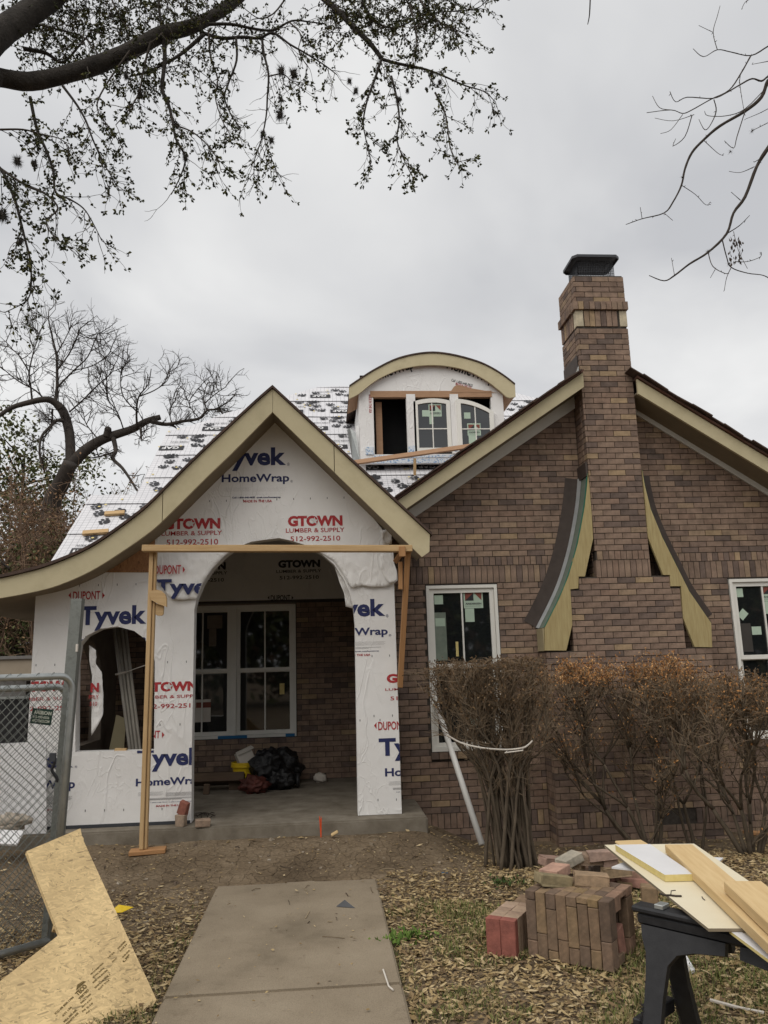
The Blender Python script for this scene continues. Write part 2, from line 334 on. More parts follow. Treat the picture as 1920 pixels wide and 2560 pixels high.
def board(name, p0, p1, w, t, mat, parent=None, upv=(0, 0, 1), bev=.004, rough_end=0):
    """sawn board between two end points: w across, t along upv"""
    x, y, z, L_ = frame_of(p0, p1, upv)
    bm = bmesh.new(); bmesh.ops.create_cube(bm, size=1, matrix=Matrix.Diagonal((L_, w, t, 1)))
    if bev: bmesh.ops.bevel(bm, geom=bm.edges[:], offset=min(bev, t*.3, w*.3), segments=1, affect='EDGES')
    me = bpy.data.meshes.new(name); bm.to_mesh(me); bm.free(); me.materials.append(MATS[mat])
    o = bpy.data.objects.new(name, me); COL.objects.link(o); c = (Vector(p0)+Vector(p1))/2
    o.matrix_basis = Matrix(((x.x, y.x, z.x, c.x), (x.y, y.y, z.y, c.y), (x.z, y.z, z.z, c.z), (0, 0, 0, 1)))
    if parent is not None: o.parent = parent; o.matrix_parent_inverse = inv(parent)
    return o
def bez(pts, n=8):
    """Catmull-Rom through points"""
    P = [Vector(p) for p in pts]; out = []
    for i in range(len(P)-1):
        a, b_, c, d = P[max(i-1, 0)], P[i], P[i+1], P[min(i+2, len(P)-1)]
        for k in range(n):
            t = k/n; out.append(.5*((2*b_)+(c-a)*t+(2*a-5*b_+4*c-d)*t*t+(3*b_-a-3*c+d)*t**3))
    out.append(P[-1]); return out
def sstep(a, b_, x): t = min(1, max(0, (x-a)/(b_-a))); return t*t*(3-2*t)

# ------------------------------------------------------------------ lettering
_glyph = {}
def glyphs(s, bold=0.0):
    if (s, bold) in _glyph: return _glyph[(s, bold)]
    cu = bpy.data.curves.new('t', 'FONT'); cu.body = s; cu.size = 1; cu.offset = bold; cu.resolution_u = 3; cu.fill_mode = 'FRONT'
    ob = bpy.data.objects.new('t', cu); COL.objects.link(ob)
    dg = bpy.context.evaluated_depsgraph_get(); me = ob.evaluated_get(dg).to_mesh()
    me.calc_loop_triangles(); v = [(p.co.x, p.co.y) for p in me.vertices]; f = [tuple(t.vertices) for t in me.loop_triangles]
    ob.evaluated_get(dg).to_mesh_clear(); bpy.data.objects.remove(ob); bpy.data.curves.remove(cu)
    x0 = min(p[0] for p in v); x1 = max(p[0] for p in v); y0 = min(p[1] for p in v); y1 = max(p[1] for p in v)
    _glyph[(s, bold)] = ([((p[0]-x0)/(x1-x0), (p[1]-y0)/(y1-y0)) for p in v], f); return _glyph[(s, bold)]
def lay_text(mb, s, rect, fmap, bold=0.0, keep=None, fine=.03):
    """rect=(u0,v0,u1,v1) in sheet coords, fmap(u,v)->point, keep(u,v)->bool trims it to the sheet"""
    v, f = glyphs(s, bold); u0, v0, u1, v1 = rect
    P = [(u0+p[0]*(u1-u0), v0+p[1]*(v1-v0)) for p in v]
    if keep is None: mb.add([fmap(*p) for p in P], f); return
    out = []
    def rec(a, b_, c, d):
        ka, kb, kc = keep(*a), keep(*b_), keep(*c)
        if ka and kb and kc: out.append((a, b_, c)); return
        if not (ka or kb or kc) and d <= 0: return
        L_ = max(math.dist(a, b_), math.dist(b_, c), math.dist(c, a))
        if L_ < fine*.5 or d > 5: 
            if (ka+kb+kc) >= 2: out.append((a, b_, c))
            return
        ab = ((a[0]+b_[0])/2, (a[1]+b_[1])/2); bc = ((c[0]+b_[0])/2, (c[1]+b_[1])/2); ca = ((a[0]+c[0])/2, (a[1]+c[1])/2)
        for t in ((a, ab, ca), (ab, b_, bc), (ca, bc, c), (ab, bc, ca)): rec(*t, d+1)
    for q in f: rec(P[q[0]], P[q[1]], P[q[2]], -1)
    for t in out: mb.add([fmap(*p) for p in t], [(0, 1, 2)])
# ================================================================== the ground
def gz(x, y):
    z = .13*math.exp(-((y-7.55)/.8)**2)*sstep(1.35, .75, x)
    z -= .22*sstep(6.4, 8.0, y)*sstep(.95, 1.7, x)
    z += .03*math.exp(-((y-7.0)/.4)**2 - ((x-.2)/.6)**2)
    a = noise.noise(Vector((x*1.7, y*1.7, 3.1)))*.022+noise.noise(Vector((x*6, y*6, 1.7)))*.009
    off = 1-sstep(.55, .75, abs(x+.23))*1 if y < 6.5 else 0
    return z + a*(1-.9*max(0, off)) - (.035*off if y < 6.5 else 0)
mb = MB()
def grid(xs, ys):
    o = len(mb.v); k = len(xs)
    for y in ys:
        for x in xs: mb.v.append((x, y, gz(x, y) if abs(x) < 12 and y < 14 and y > -2 else -.02))
    for j in range(len(ys)-1):
        for i in range(k-1): mb.f.append((o+j*k+i, o+j*k+i+1, o+(j+1)*k+i+1, o+(j+1)*k+i)); mb.c.append(None)
xs = [-600, -200, -60, -25, -14, -9, -6]+[-4.5+.06*i for i in range(175)]+[6.5, 9, 14, 25, 60, 200, 600]
ys = [-300, -80, -20, -6, -1, 1, 2.0]+[2.6+.06*i for i in range(105)]+[9.4, 11, 14, 20, 40, 90, 250, 700]
grid(xs, ys)
ground = tag(mb.build('ground', 'soil', smooth=True), kind='structure')
# the front walk: two cast bays with a joint between them
WX0, WX1 = -.845, .378
walk = thing('walkway', 'plain concrete front walk leading up to the porch', 'walkway', (WX0, 4, 0), kind='structure')
def cast(name, x0, x1, y0, y1, z0, z1, mat, parent, bev=.012, segs=2):
    bm = bmesh.new(); bmesh.ops.create_cube(bm, size=1, matrix=Matrix.Translation(((x0+x1)/2, (y0+y1)/2, (z0+z1)/2)) @ Matrix.Diagonal((x1-x0, y1-y0, z1-z0, 1)))
    bmesh.ops.bevel(bm, geom=[e for e in bm.edges], offset=bev, segments=segs, affect='EDGES')
    me = bpy.data.meshes.new(name); bm.to_mesh(me); bm.free(); me.materials.append(MATS[mat]); return link(name, me, parent)
cast('paving_slab', WX0, WX1, 4.452, 6.66, -.1, .02, 'walkconc', walk)
cast('paving_slab', WX0+.002, WX1+.003, 2.3, 4.44, -.1, .017, 'walkconc', walk)
cast('paving_slab', WX0, WX1, .1, 2.288, -.1, .02, 'walkconc', walk)

# ================================================================== the house
house = thing('house', 'brown brick bungalow under construction with white wrapped porch, curved dormer and brick chimney', 'house', (1, 9, 0))
YW, YB, YR, YG, YC = 7.8, 8.6, 7.4, 8.2, 8.3          # porch wall, brick wall, porch rake, gable rake, chimney face
FZ = .25; YK = 10.38; KX1 = at(740, 1680, Y=YK).x; KX0 = 2*at(583.5, 1680, Y=YK).x-KX1
def wz(px, py, Y=YW):
    p = at(px, py, Y=Y); return (p.x, p.z)
def XZ(Y): return lambda u, v, w=0: Vector((u, Y+w, v))
cast('porch_slab', -3.3, .935, 7.6, 10.5, -.4, FZ, 'concrete', house, bev=.015)

# ---- porch roof profile (X, z), shared by rake boards, deck, soffit
TOP_L = [(-.469, 4.339), (-.632, 4.19), (-1.0, 3.83), (-1.303, 3.524), (-1.598, 3.21), (-1.752, 3.073), (-2.001, 2.885), (-2.22, 2.75), (-2.521, 2.625), (-2.731, 2.567), (-2.954, 2.52), (-3.3, 2.475), (-3.62, 2.455)]
LOW_L = [(-.471, 4.102), (-.851, 3.70), (-1.1, 3.45), (-1.371, 3.168), (-1.599, 2.945), (-1.886, 2.736), (-2.149, 2.57), (-2.423, 2.45), (-2.646, 2.392), (-2.943, 2.341), (-3.3, 2.295), (-3.6, 2.275)]
def smooth2(l, n=4): return [(p.x, p.y) for p in bez([Vector((a, b_, 0)) for a, b_ in l], n)]
tl, ll = smooth2(TOP_L), smooth2(LOW_L)
def prof(l, x):
    for (a, b_), (c, d) in zip(l, l[1:]):
        if min(a, c) <= x <= max(a, c): return b_+(d-b_)*(x-a)/(c-a+1e-9)
    return l[-1][1] if x < l[-1][0] else l[0][1]
def rake(pts_top, pts_low, Y0, t, mat='fascia', name='rake_board'):
    mb = MB(); mb.plate([pts_top+pts_low[::-1]], XZ(Y0), t); return mb.build(name, mat, house)
xs_ = -1.50
rake([p for p in tl if p[0] > xs_]+[(xs_, prof(tl, xs_))], [p for p in ll if p[0] > xs_-.0]+[(xs_-.0, prof(ll, xs_))], YR-.02, .035)
rake([(xs_-.007, prof(tl, xs_-.007))]+[p for p in tl if p[0] < xs_-.01], [(xs_-.007, prof(ll, xs_-.007))]+[p for p in ll if p[0] < xs_-.01], YR-.018, .035)
sx = .12                      # seam in the right-hand rake
tr = lambda x: 4.339-.985*(x+.469); lr = lambda x: 4.102-1.03*(x+.471)
rake([(-.466, 4.336), (sx, tr(sx))], [(-.468, 4.099), (sx, lr(sx))], YR-.021, .035)
rake([(sx+.007, tr(sx+.007)), (1.03, 2.862)], [(sx+.007, lr(sx+.007)), (.945, 2.645), (1.018, 2.695)], YR-.019, .035)
# deck, soffit
mb = MB(); dk = [(-3.64, 2.462+.0)]+[(a, b_+.006) for a, b_ in tl[::-1]][1:]+[(1.05, 2.85)]
mb.plate([dk+[(a, b_+.028) for a, b_ in dk[::-1]]], XZ(YR-.045), 5.0); mb.build('roof_deck', 'roofedge', house)
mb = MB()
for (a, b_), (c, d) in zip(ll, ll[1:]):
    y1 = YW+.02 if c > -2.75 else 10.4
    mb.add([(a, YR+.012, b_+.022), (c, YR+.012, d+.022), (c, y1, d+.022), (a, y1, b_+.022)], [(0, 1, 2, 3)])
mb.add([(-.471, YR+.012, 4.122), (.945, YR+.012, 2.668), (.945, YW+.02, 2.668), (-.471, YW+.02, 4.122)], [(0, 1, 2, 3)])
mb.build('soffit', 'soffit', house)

# ---- porch front wall in house wrap, two arched openings
XL, XR = wz(78, 1669)[0], .712
ARCH = [(478, 2062), (480, 1850), (486, 1523), (491, 1500), (507.6, 1459), (530, 1424), (560, 1392), (590, 1370), (628, 1354), (665, 1349), (698, 1345), (730, 1352), (765, 1363), (803, 1384), (834, 1410), (858, 1446), (873, 1480), (883, 1519), (887, 1560), (892, 1850), (895, 2040)]
arch = [wz(*p) for p in ARCH]; arch[0] = (arch[0][0], FZ); arch[-1] = (arch[-1][0], FZ)
LOPEN = [(188, 1880), (190, 1660), (197, 1612), (215, 1590), (250, 1572), (293, 1566), (335, 1577), (362, 1597), (379, 1627), (387, 1652), (385, 1876)]
lopen = [wz(*p) for p in LOPEN]
topl = [(x, prof(ll, x)+.09) for x in [XL+.005, -2.5, -2.2, -1.9, -1.6, -1.3, -1.0, -.7, -.5]]
outer = [(XL, FZ+.004)]+[(arch[0][0], FZ+.004)]+arch[1:-1]+[(arch[-1][0], FZ+.004), (XR, FZ+.004), (XR-.005, 2.62), (.665, 2.86), (.60, 3.00), (.43, 3.22), (.2, 3.46), (-.45, 4.12)]+topl[::-1]
mb = MB(); mb.plate([outer, lopen], XZ(YW), .14)
wrapw = mb.build('house_wrap', 'wrap', house)
wrapw['label'] = 'white printed house wrap over the porch front'
def inside(poly, x, y):
    r_ = False; j = len(poly)-1
    for i in range(len(poly)):
        xi, yi = poly[i]; xj, yj = poly[j]
        if (yi > y) != (yj > y) and x < (xj-xi)*(y-yi)/(yj-yi)+xi: r_ = not r_
        j = i
    return r_
on_wrap = lambda u, v: inside(outer, u, v) and not inside(lopen, u, v)
mb = MB(); ob = [wz(*p) for p in [(212, 1431), (386.5, 1431), (388, 1335), (400, 1312), (372, 1322), (300, 1374), (250, 1404)]]
mb.plate([ob], XZ(YW-.006), .0055); mb.build('sheathing', 'osbwall', house)
mb = MB(); mb.box2((XL-.01, YW-.008, FZ+.002), (arch[0][0]-.01, YW+.05, FZ+.03)); mb.build('sill_gasket', 'darkmetal', house)
# inside faces and side piers of the porch
mb = MB(); mb.box2((XR-.14, YW+.143, FZ+.003), (XR, YK+.3, 3.1)); mb.build('porch_side_wall', 'interior', house)
mb = MB(); mb.plate([[(YW+.143, FZ+.003), (YK, FZ+.003), (YK, 2.37), (YW+.143, 2.37)], [(8.3, .88), (9.75, .88), (9.75, 1.55), (9.6, 1.8), (9.35, 1.98), (9.0, 2.04), (8.65, 1.96), (8.4, 1.75), (8.3, 1.5)]], lambda u, v, w=0: Vector((XL+w, u, v)), .14); mb.build('porch_side_wall', 'interior', house)
mb = MB(); mb.box2((.5, YW+.16, 3.02), (.78, YK, 3.05)); mb.build('porch_light_stop', 'interior', house)  # unseen strip added to shut out light; the porch framing is open
# loose sheets of wrap that hang over the one below
def flap(pts, Y0, lift, name='loose_wrap', mat='wrap'):
    """pts: (px, py, how far it stands off)"""
    P = [(wz(a, b_), c) for a, b_, c in pts]; cx = sum(p[0][0] for p in P)/len(P); cz = sum(p[0][1] for p in P)/len(P)
    bm = bmesh.new(); vs = [bm.verts.new((p[0][0], Y0-p[1]*lift, p[0][1])) for p in P]; bm.faces.new(vs)
    bmesh.ops.triangulate(bm, faces=bm.faces[:])
    for _ in range(4): bmesh.ops.subdivide_edges(bm, edges=[e for e in bm.edges if e.calc_length() > .05], cuts=1, use_grid_fill=True)
    bmesh.ops.triangulate(bm, faces=bm.faces[:])
    for v in bm.verts: 
        n1 = noise.noise(Vector((v.co.x*9+v.co.z*5, 3.3, v.co.z*14-v.co.x*6)))
        v.co.y += -abs(n1)*lift*.9 - .003
    me = bpy.data.meshes.new(name); bm.to_mesh(me); bm.free(); me.materials.append(MATS[mat]); me.shade_smooth()
    o = link(name, me, house); md = o.modifiers.new('s', 'SOLIDIFY'); md.thickness = .002; return o
FLAP_L = [(387, 1372, 0), (470, 1373, 0), (585, 1372, 0), (560, 1391, .1), (530, 1423, .2), (507, 1458, .3), (492, 1499, .8), (475, 1498, 1.1), (456, 1501, 1), (432, 1498, 1.4), (421, 1488, 1), (409, 1471, 1.2), (397, 1457, .8), (387, 1446, .5), (386.5, 1400, .2)]
flap(FLAP_L, YW-.003, .022)
FLAP_R = [(765, 1363, 0), (870, 1372, 0), (982, 1372, 0), (984, 1406, .4), (992, 1433, 1), (993, 1452, 1.4), (985, 1459, 1.2), (978, 1463, 1), (967, 1467, .8), (933, 1469, .9), (904, 1464, .6), (880, 1471, .9), (870, 1457, .5), (857, 1433, .3), (834, 1401, .2), (803, 1383, .1)]
flap(FLAP_R, YW-.003, .02)
flap([(950, 1385, 0), (983, 1382, .2), (984, 1406, .6), (991, 1430, 1.3), (993, 1450, 1.6), (985, 1457, 1.5), (972, 1460, 1.2), (962, 1446, .8), (952, 1425, .5), (948, 1402, .2)], YW-.018, .018)
flap([(838, 1419, 0), (847, 1418, 0), (857, 1432, .2), (868, 1457, .2), (879, 1472, .3), (882, 1492, .5), (884, 1520, .6), (865, 1515, 1), (861, 1483, .8), (850, 1456, .6), (842, 1431, .3)], YW+.1, .03)
flap([(950, 1328, 1), (962, 1326, 1), (972, 1318, .6), (979, 1338, .4), (979, 1361, .2), (955, 1361, .5), (956, 1346, .9)], YW-.004, .03)
# sheet hanging inside the small arch
flap([(214, 1612, 0), (232, 1625, .2), (232, 1660, .4), (246, 1680, .3), (250, 1740, .2), (249, 1790, .3), (238, 1815, .8), (221, 1842, 1), (221, 1760, .4), (222, 1690, .3), (214, 1650, .2)], YW+.13, .03)

# ---- print on the wrap
inkB, inkR, inkG, inkK = MB(), MB(), MB(), MB()
def pt(mb, s, x0, x1, y0, y1, bold=0.0, keep=on_wrap, Y=YW-.0025):
    """lettering between picture columns x0..x1 and rows y0..y1 of the sheet"""
    a = at(x0, y1, Y=Y); b_ = at(x1, y0, Y=Y); c = at(x1, y1, Y=Y)
    sl = (c.z-a.z)/(x1-x0)*0
    lay_text(mb, s, (a.x, a.z, b_.x, b_.z), lambda u, v: Vector((u, Y, v)), bold, keep)
on_flapL = lambda u, v: inside([wz(p[0], p[1]) for p in FLAP_L], u, v)
B1, B2 = .026, .036
def star(mb, cx, cz, r, Y):
    mb.add([(cx+(r if k % 2 == 0 else r*.42)*math.sin(k*math.pi/5), Y, cz+(r if k % 2 == 0 else r*.42)*math.cos(k*math.pi/5)) for k in range(10)], [tuple(range(10))])
stars = MB()
def gtown(x0, x1, y0, y1, lx0, lx1, ly0, ly1, nx0, nx1, ny0, ny1, Y=YW-.0025, keep=on_wrap, ink=None, st=True):
    ink = ink or inkR
    pt(ink, 'GTOWN', x0, x1, y0, y1, .055, keep, Y); pt(ink, 'LUMBER & SUPPLY', lx0, lx1, ly0, ly1, .012, keep, Y); pt(ink, '512-992-2510', nx0, nx1, ny0, ny1, .012, keep, Y)
    if st:
        c = at((x0+x1)/2-.012*(x1-x0), (y0+y1)/2, Y=Y-.002)
        if keep is None or keep(c.x, c.z): star(stars, c.x, c.z, (x1-x0)*.075*Y/FPX, Y-.002)
def dupont(x0, x1, y0, y1, Y=YW-.0025, keep=on_wrap, ink=None):
    ink = ink or inkR; w = x1-x0
    pt(ink, 'DUPONT', x0+.12*w, x1-.12*w, y0, y1, .02, keep, Y)
    for a, s in ((x0, 1), (x1, -1)):
        p = [at(a, (y0+y1)/2, Y=Y), at(a+s*.07*w, y0+.15*(y1-y0), Y=Y), at(a+s*.07*w, y1-.15*(y1-y0), Y=Y)]
        if keep is None or keep(p[0].x, p[0].z): ink.add(p, [(0, 1, 2)])
def small(x0, x1, y0, keep=on_wrap, Y=YW-.0025, s=1.0, call=True):
    """the fine print under the brand: two grey columns, address line, made in"""
    w = x1-x0
    for k in range(4):
        for a, b_ in ((.0, .42), (.46, 1)):
            pt(inkG, 'm'*34, x0+a*w, x0+b_*w-(k % 2)*4, y0+k*2.6*s, y0+(k*2.6+1.3)*s, .0, keep, Y)
    for k in range(2): pt(inkG, 'n'*52, x0+.07*w, x0+(.93-.2*k)*w, y0+(14.5+k*3)*s, y0+(16+k*3)*s, 0, keep, Y)
    if call:
        pt(inkB, 'Call 1-800-448-9835  tyvek.com/homewrap', x0+.12*w, x0+.9*w, y0+21.5*s, y0+28.5*s, .03, keep, Y)
        pt(inkR, 'MADE IN THE USA', x0+.3*w, x0+.76*w, y0+30*s, y0+37.5*s, .03, keep, Y)
def brand(x0, x1, y0, y1, hx0, hx1, hy0, hy1, keep=on_wrap, Y=YW-.0025, fine=True):
    pt(inkB, 'Tyvek', x0, x1, y0, y1, B2, keep, Y); pt(inkB, 'HomeWrap', hx0, hx1, hy0, hy1, B1, keep, Y)
    pt(inkB, '®', x1+3, x1+9, y1-(y1-y0)*.36, y1-(y1-y0)*.22, 0, keep, Y); pt(inkB, '®', hx1+3, hx1+9, hy1-12, hy1-6, 0, keep, Y)
    if fine: small(hx0+8, hx1-6, hy1+7, keep, Y)
brand(540, 715, 1118, 1178, 554, 723, 1184, 1212)
gtown(408.7, 551, 1294.5, 1324, 404, 555, 1326, 1339.7, 416, 545.4, 1346.8, 1363.7)
gtown(719.7, 856, 1287.8, 1316.5, 714.6, 861, 1318.6, 1332, 726, 850.5, 1338.8, 1353.6)
pt(inkB, 'Call 1-800', 883, 940, 1235, 1241, .01); pt(inkG, 'm'*30, 866, 940, 1216, 1218); pt(inkG, 'm'*30, 866, 940, 1222, 1224); pt(inkG, 'n'*30, 876, 940, 1230, 1232)
FY = YW-.052
dupont(376, 463, 1412, 1436, FY, on_flapL); pt(inkB, 'Tyvek', 386, 554, 1445, 1500, B2, on_flapL, FY)
gtown(353, 495, 1702, 1731, 350, 505, 1735, 1748, 358, 492, 1757, 1773); dupont(322, 411, 1826, 1848)
pt(inkB, 'Tyvek', 341, 509, 1868, 1931, B2); pt(inkB, '®', 512, 517, 1900, 1906); pt(inkB, 'HomeWrap', 339, 507, 1940, 1972, B1); small(345, 495, 1980)
pt(inkB, 'Tyvek', 15, 184, 1876, 1938, B2); pt(inkB, '®', 187, 193, 1914, 1920); pt(inkB, 'HomeWrap', 19, 188, 1948, 1984, B1); small(24, 180, 1992)
dupont(171, 262, 1477, 1500); pt(inkB, 'Tyvek', 197, 367, 1512, 1578, B2); pt(inkB, 'HomeWrap', 195, 365, 1586, 1617, B1)
gtown(46, 190, 1700, 1731, 40, 196, 1740, 1754, 50, 184, 1763, 1779)
brand(794, 962, 1496.5, 1557, 801, 969, 1567.6, 1597)
gtown(967, 1109, 1680.6, 1708, 963, 1114, 1716, 1727, 976, 1105, 1737, 1751)
dupont(935, 1025, 1802, 1826); pt(inkB, 'Tyvek', 948, 1116, 1840, 1904, B2); pt(inkB, 'HomeWrap', 963, 1131, 1914, 1948, B1); small(972, 1120, 1953)
for k in range(16):      # staple marks along the print rows
    for y, xa, st_ in ((1255, 440, 42), (1401, 395, 45), (1466, 105, 47), (1663, 90, 47), (1812, 400, 50), (1640, 930, 44), (1790, 935, 46), (2028, 165, 48), (2000, 945, 46)):
        p = at(xa+k*st_, y-k*1.1, Y=YW-.0025)
        if on_wrap(p.x, p.z): inkK.add([(p.x-.003, p.y, p.z-.01), (p.x+.003, p.y, p.z-.01), (p.x+.003, p.y, p.z+.01), (p.x-.003, p.y, p.z+.01)], [(0, 1, 2, 3)])
# ---- porch back wall: brick below, wrap above, a pair of windows

bw = MB(); bw.plate([[(XL+.02, 2.52), (.9, 2.52), (.9, 2.95), (-.45, 4.28)]+[(x, prof(tl, x)-.03) for x in (-.7, -1.0, -1.3, -1.6, -1.9, -2.2, -2.5, XL+.02)]], XZ(YK), .1); bw.build('rear_house_wrap', 'wrap', house)
gtown(695.6, 800, 1398.7, 1420, 691, 803, 1422.8, 1432.5, 699, 797, 1438, 1449, YK-.003, None, inkK, False)
gtown(460, 564.4, 1405, 1426, 456, 568, 1428, 1438, 461, 560, 1445, 1456, YK-.003, None, inkK, False)
dupont(669, 733.6, 1487, 1502, YK-.003, None, inkK)
FYI = YW+.085; pt(inkR, 'N', 226, 248, 1707, 1731, .05, None, FYI); pt(inkR, 'PPLY', 222, 247, 1737, 1748, .01, None, FYI); pt(inkR, '510', 224, 243, 1754, 1765, .01, None, FYI)
for mbx, mt in ((inkB, 'inkblue'), (inkR, 'inkred'), (inkG, 'inkgrey'), (inkK, 'inkblack'), (stars, 'star')):
    o = mbx.build('lettering', mt, wrapw, fix=False)
    o['kind'] = 'stuff'

# ================================================================== bricks
PAL = [(.250, .180, .138), (.228, .163, .126), (.264, .190, .145), (.208, .150, .119), (.278, .202, .150), (.142, .108, .092), (.168, .125, .105), (.345, .252, .160), (.298, .218, .152), (.240, .167, .127)]
WTS = [18, 16, 14, 12, 9, 5, 8, 2.2, 5, 11]
BR = []       # (centre, size, palette index, group)
def lay_x(x0, x1, z0, z1, Yf, k, g, mod=.2, depth=.085, holes=(), gap=.0078, off=None):
    """one course along X between x0 and x1, cut round the openings"""
    segs = [(x0, x1)]
    for a, b_ in holes:
        ns = []
        for s, e in segs:
            if b_ <= s or a >= e: ns.append((s, e)); continue
            if a > s: ns.append((s, a))
            if b_ < e: ns.append((b_, e))
        segs = ns
    o = (k % 2)*mod/2 if off is None else off
    for s, e in segs:
        i = math.floor((s-o)/mod)
        while o+i*mod < e-.012:
            a, b_ = max(s, o+i*mod), min(e, o+(i+1)*mod); i += 1
            if b_-a < .025: continue
            j = rnd.uniform(-.0018, .0018); p = rnd.choices(range(len(PAL)), WTS)[0]
            BR.append((((a+b_)/2, Yf+depth/2+j, (z0+z1)/2), (b_-a-gap, depth, z1-z0-gap), p, g))
def lay_y(y0, y1, z0, z1, Xf, k, g, side=-1, mod=.2, depth=.085, gap=.0078):
    o = (k % 2)*mod/2; i = math.floor((y0-o)/mod)
    while o+i*mod < y1-.012:
        a, b_ = max(y0, o+i*mod), min(y1, o+(i+1)*mod); i += 1
        if b_-a < .025: continue
        BR.append(((Xf-side*depth/2, (a+b_)/2, (z0+z1)/2), (depth, b_-a-gap, z1-z0-gap), rnd.choices(range(len(PAL)), WTS)[0], g))
ZS0, ZS1 = at(1100, 2073, Y=YB).z, at(1100, 2034, Y=YB).z
ZT0, ZT1, ZT2 = 2.505, 2.70, 2.80
CH = (ZT0-ZS1)/37
def line2(p, q, Y):
    (x0, z0), (x1, z1) = wz(*p, Y), wz(*q, Y); k = (z1-z0)/(x1-x0); return lambda x: z0+k*(x-x0), lambda z: x0+(z-z0)/k
gl_, gl_i = line2((992, 1252.8), (1386.9, 980), YG); gr_, gr_i = line2((1581.7, 941), (1920, 1145), YG)
glow, _ = line2((1013, 1273.8), (1441, 980), YG); grow_, _ = line2((1584, 977), (1920, 1180), YG)
fl, lw = line2((1035.8, 1290), (1438, 1014), YB); fr_, rw = line2((1590, 1029), (1920, 1232), YB)   # brick stops behind the frieze
_k = (gl_(1)-gl_(0)), (gr_(1)-gr_(0)); _x = (gr_(0)-gl_(0))/(_k[0]-_k[1]); AP = (_x, gl_(_x))
WIN1 = (wz(1064, 1463, YB)[0]-.005, wz(1241, 1457, YB)[0]+.005, .715, ZT0-.012)
WIN2 = (wz(1821, 1449, YB)[0]-.005, wz(1821, 1449, YB)[0]+.8, .715, ZT0-.012)
CS = [(-.40, 1.735, 2.35, 4.18), (1.735, 2.395, 2.655, 3.893), (2.395, 2.522, 2.764, 3.788), (2.522, 6.08, 2.97, 3.585)]
def chim_x(z):
    for a, b_, c, d in CS:
        if a <= z < b_: return c, d
    return CS[-1][2:]
courses = [(ZS0-(k+1)*CH, ZS0-k*CH, False) for k in range(5)][::-1]+[(ZS0, ZS1, True)]+[(ZS1+k*CH, ZS1+(k+1)*CH, False) for k in range(37)]+[(ZT0, ZT1, True), (ZT1, ZT2, True)]+[(ZT2+k*CH, ZT2+(k+1)*CH, False) for k in range(36)]
for k, (z0, z1, sold) in enumerate(courses):
    zm = (z0+z1)/2; x0 = max(.735, lw(zm)) if zm > 2.9 else .735; x1 = min(5.75, rw(zm))
    if x1 <= x0: continue
    ho = [chim_x(zm)]
    for a, b_, c, d in (WIN1, WIN2):
        if c-.075 < zm < d: ho.append((a, b_))
    lay_x(x0, x1, z0, z1, YB, k, 'wall', mod=.0665 if sold else .2, holes=ho)
for a, b_, c, d in (WIN1, WIN2):     # projecting brick sills
    lay_x(a-.01, b_+.01, .64, .715, YB-.03, 0, 'wall', mod=.1, depth=.11)
TOPB = [5.43, 5.63, 5.735]
for k, (z0, z1, sold) in enumerate(courses+[(ZT2+k*CH, ZT2+(k+1)*CH, False) for k in range(36, 52)]):
    zm = (z0+z1)/2
    if zm > 6.075: break
    x0, x1 = chim_x(zm)
    if z0 > 5.38 and zm < 5.74: continue
    backY = YB if zm < 4.6 else 8.86
    if sold and zm < .5:
        lay_x(x0, x0+.21, z0, z0+(z1-z0)/3, YC, k, 'chimney'); lay_x(x0, x0+.21, z0+(z1-z0)/3, z0+(z1-z0)*2/3, YC, k+1, 'chimney'); lay_x(x0, x0+.21, z0+(z1-z0)*2/3, z1, YC, k, 'chimney')
        lay_x(x0+.21, x1, z0, z1, YC, k, 'chimney', mod=.0665, holes=[(3.39, 3.80)])
    else: lay_x(x0, x1, z0, z1, YC, k, 'chimney', mod=.0665 if sold else .2, holes=[(3.39, 3.80)] if ZS0 < zm < ZS1+.02 else [])
    for zz0, zz1 in ([(z0, z1)] if not sold else [(z0+i*(z1-z0)/3, z0+(i+1)*(z1-z0)/3) for i in range(3)]):
        lay_y(YC+.087, backY, zz0, zz1, x0, k, 'chimney', -1); lay_y(YC+.087, backY, zz0, zz1, x1, k, 'chimney', 1)
x0, x1 = CS[-1][2:]
def stone(c, s, p): BR.append((c, s, p, 'chimney'))
lay_x(x0-.03, x1+.03, TOPB[1], TOPB[2], YC-.03, 0, 'chimney', mod=.0667, depth=.11)
lay_y(YC+.082, 8.89, TOPB[1], TOPB[2], x0-.03, 0, 'chimney', -1, mod=.0667, depth=.11); lay_y(YC+.082, 8.89, TOPB[1], TOPB[2], x1+.03, 0, 'chimney', 1, mod=.0667, depth=.11)
lay_x(x0+.095, x1-.095, TOPB[0], TOPB[1], YC, 0, 'chimney', mod=.0667); lay_y(YC+.087, 8.86, TOPB[0], TOPB[1], x0, 0, 'chimney', -1, mod=.0667)
lay_y(YC+.087, 8.86, TOPB[0], TOPB[1], x1, 0, 'chimney', 1, mod=.0667)
PAL.append((.52, .46, .34)); WTS.append(0)
for xx in (x0+.046, x1-.046): stone((xx, YC+.0425, (TOPB[0]+TOPB[1])/2), (.086, .086, .193), len(PAL)-1)
for k in range(34): lay_x(-3.68, .8, FZ+.003+k*.0655, FZ+.003+(k+1)*.0655, YK, k, 'rear', holes=[(KX0-.008, KX1+.008)] if FZ+k*.0655 > at(740, 1838, Y=10.38).z-.03 else [])
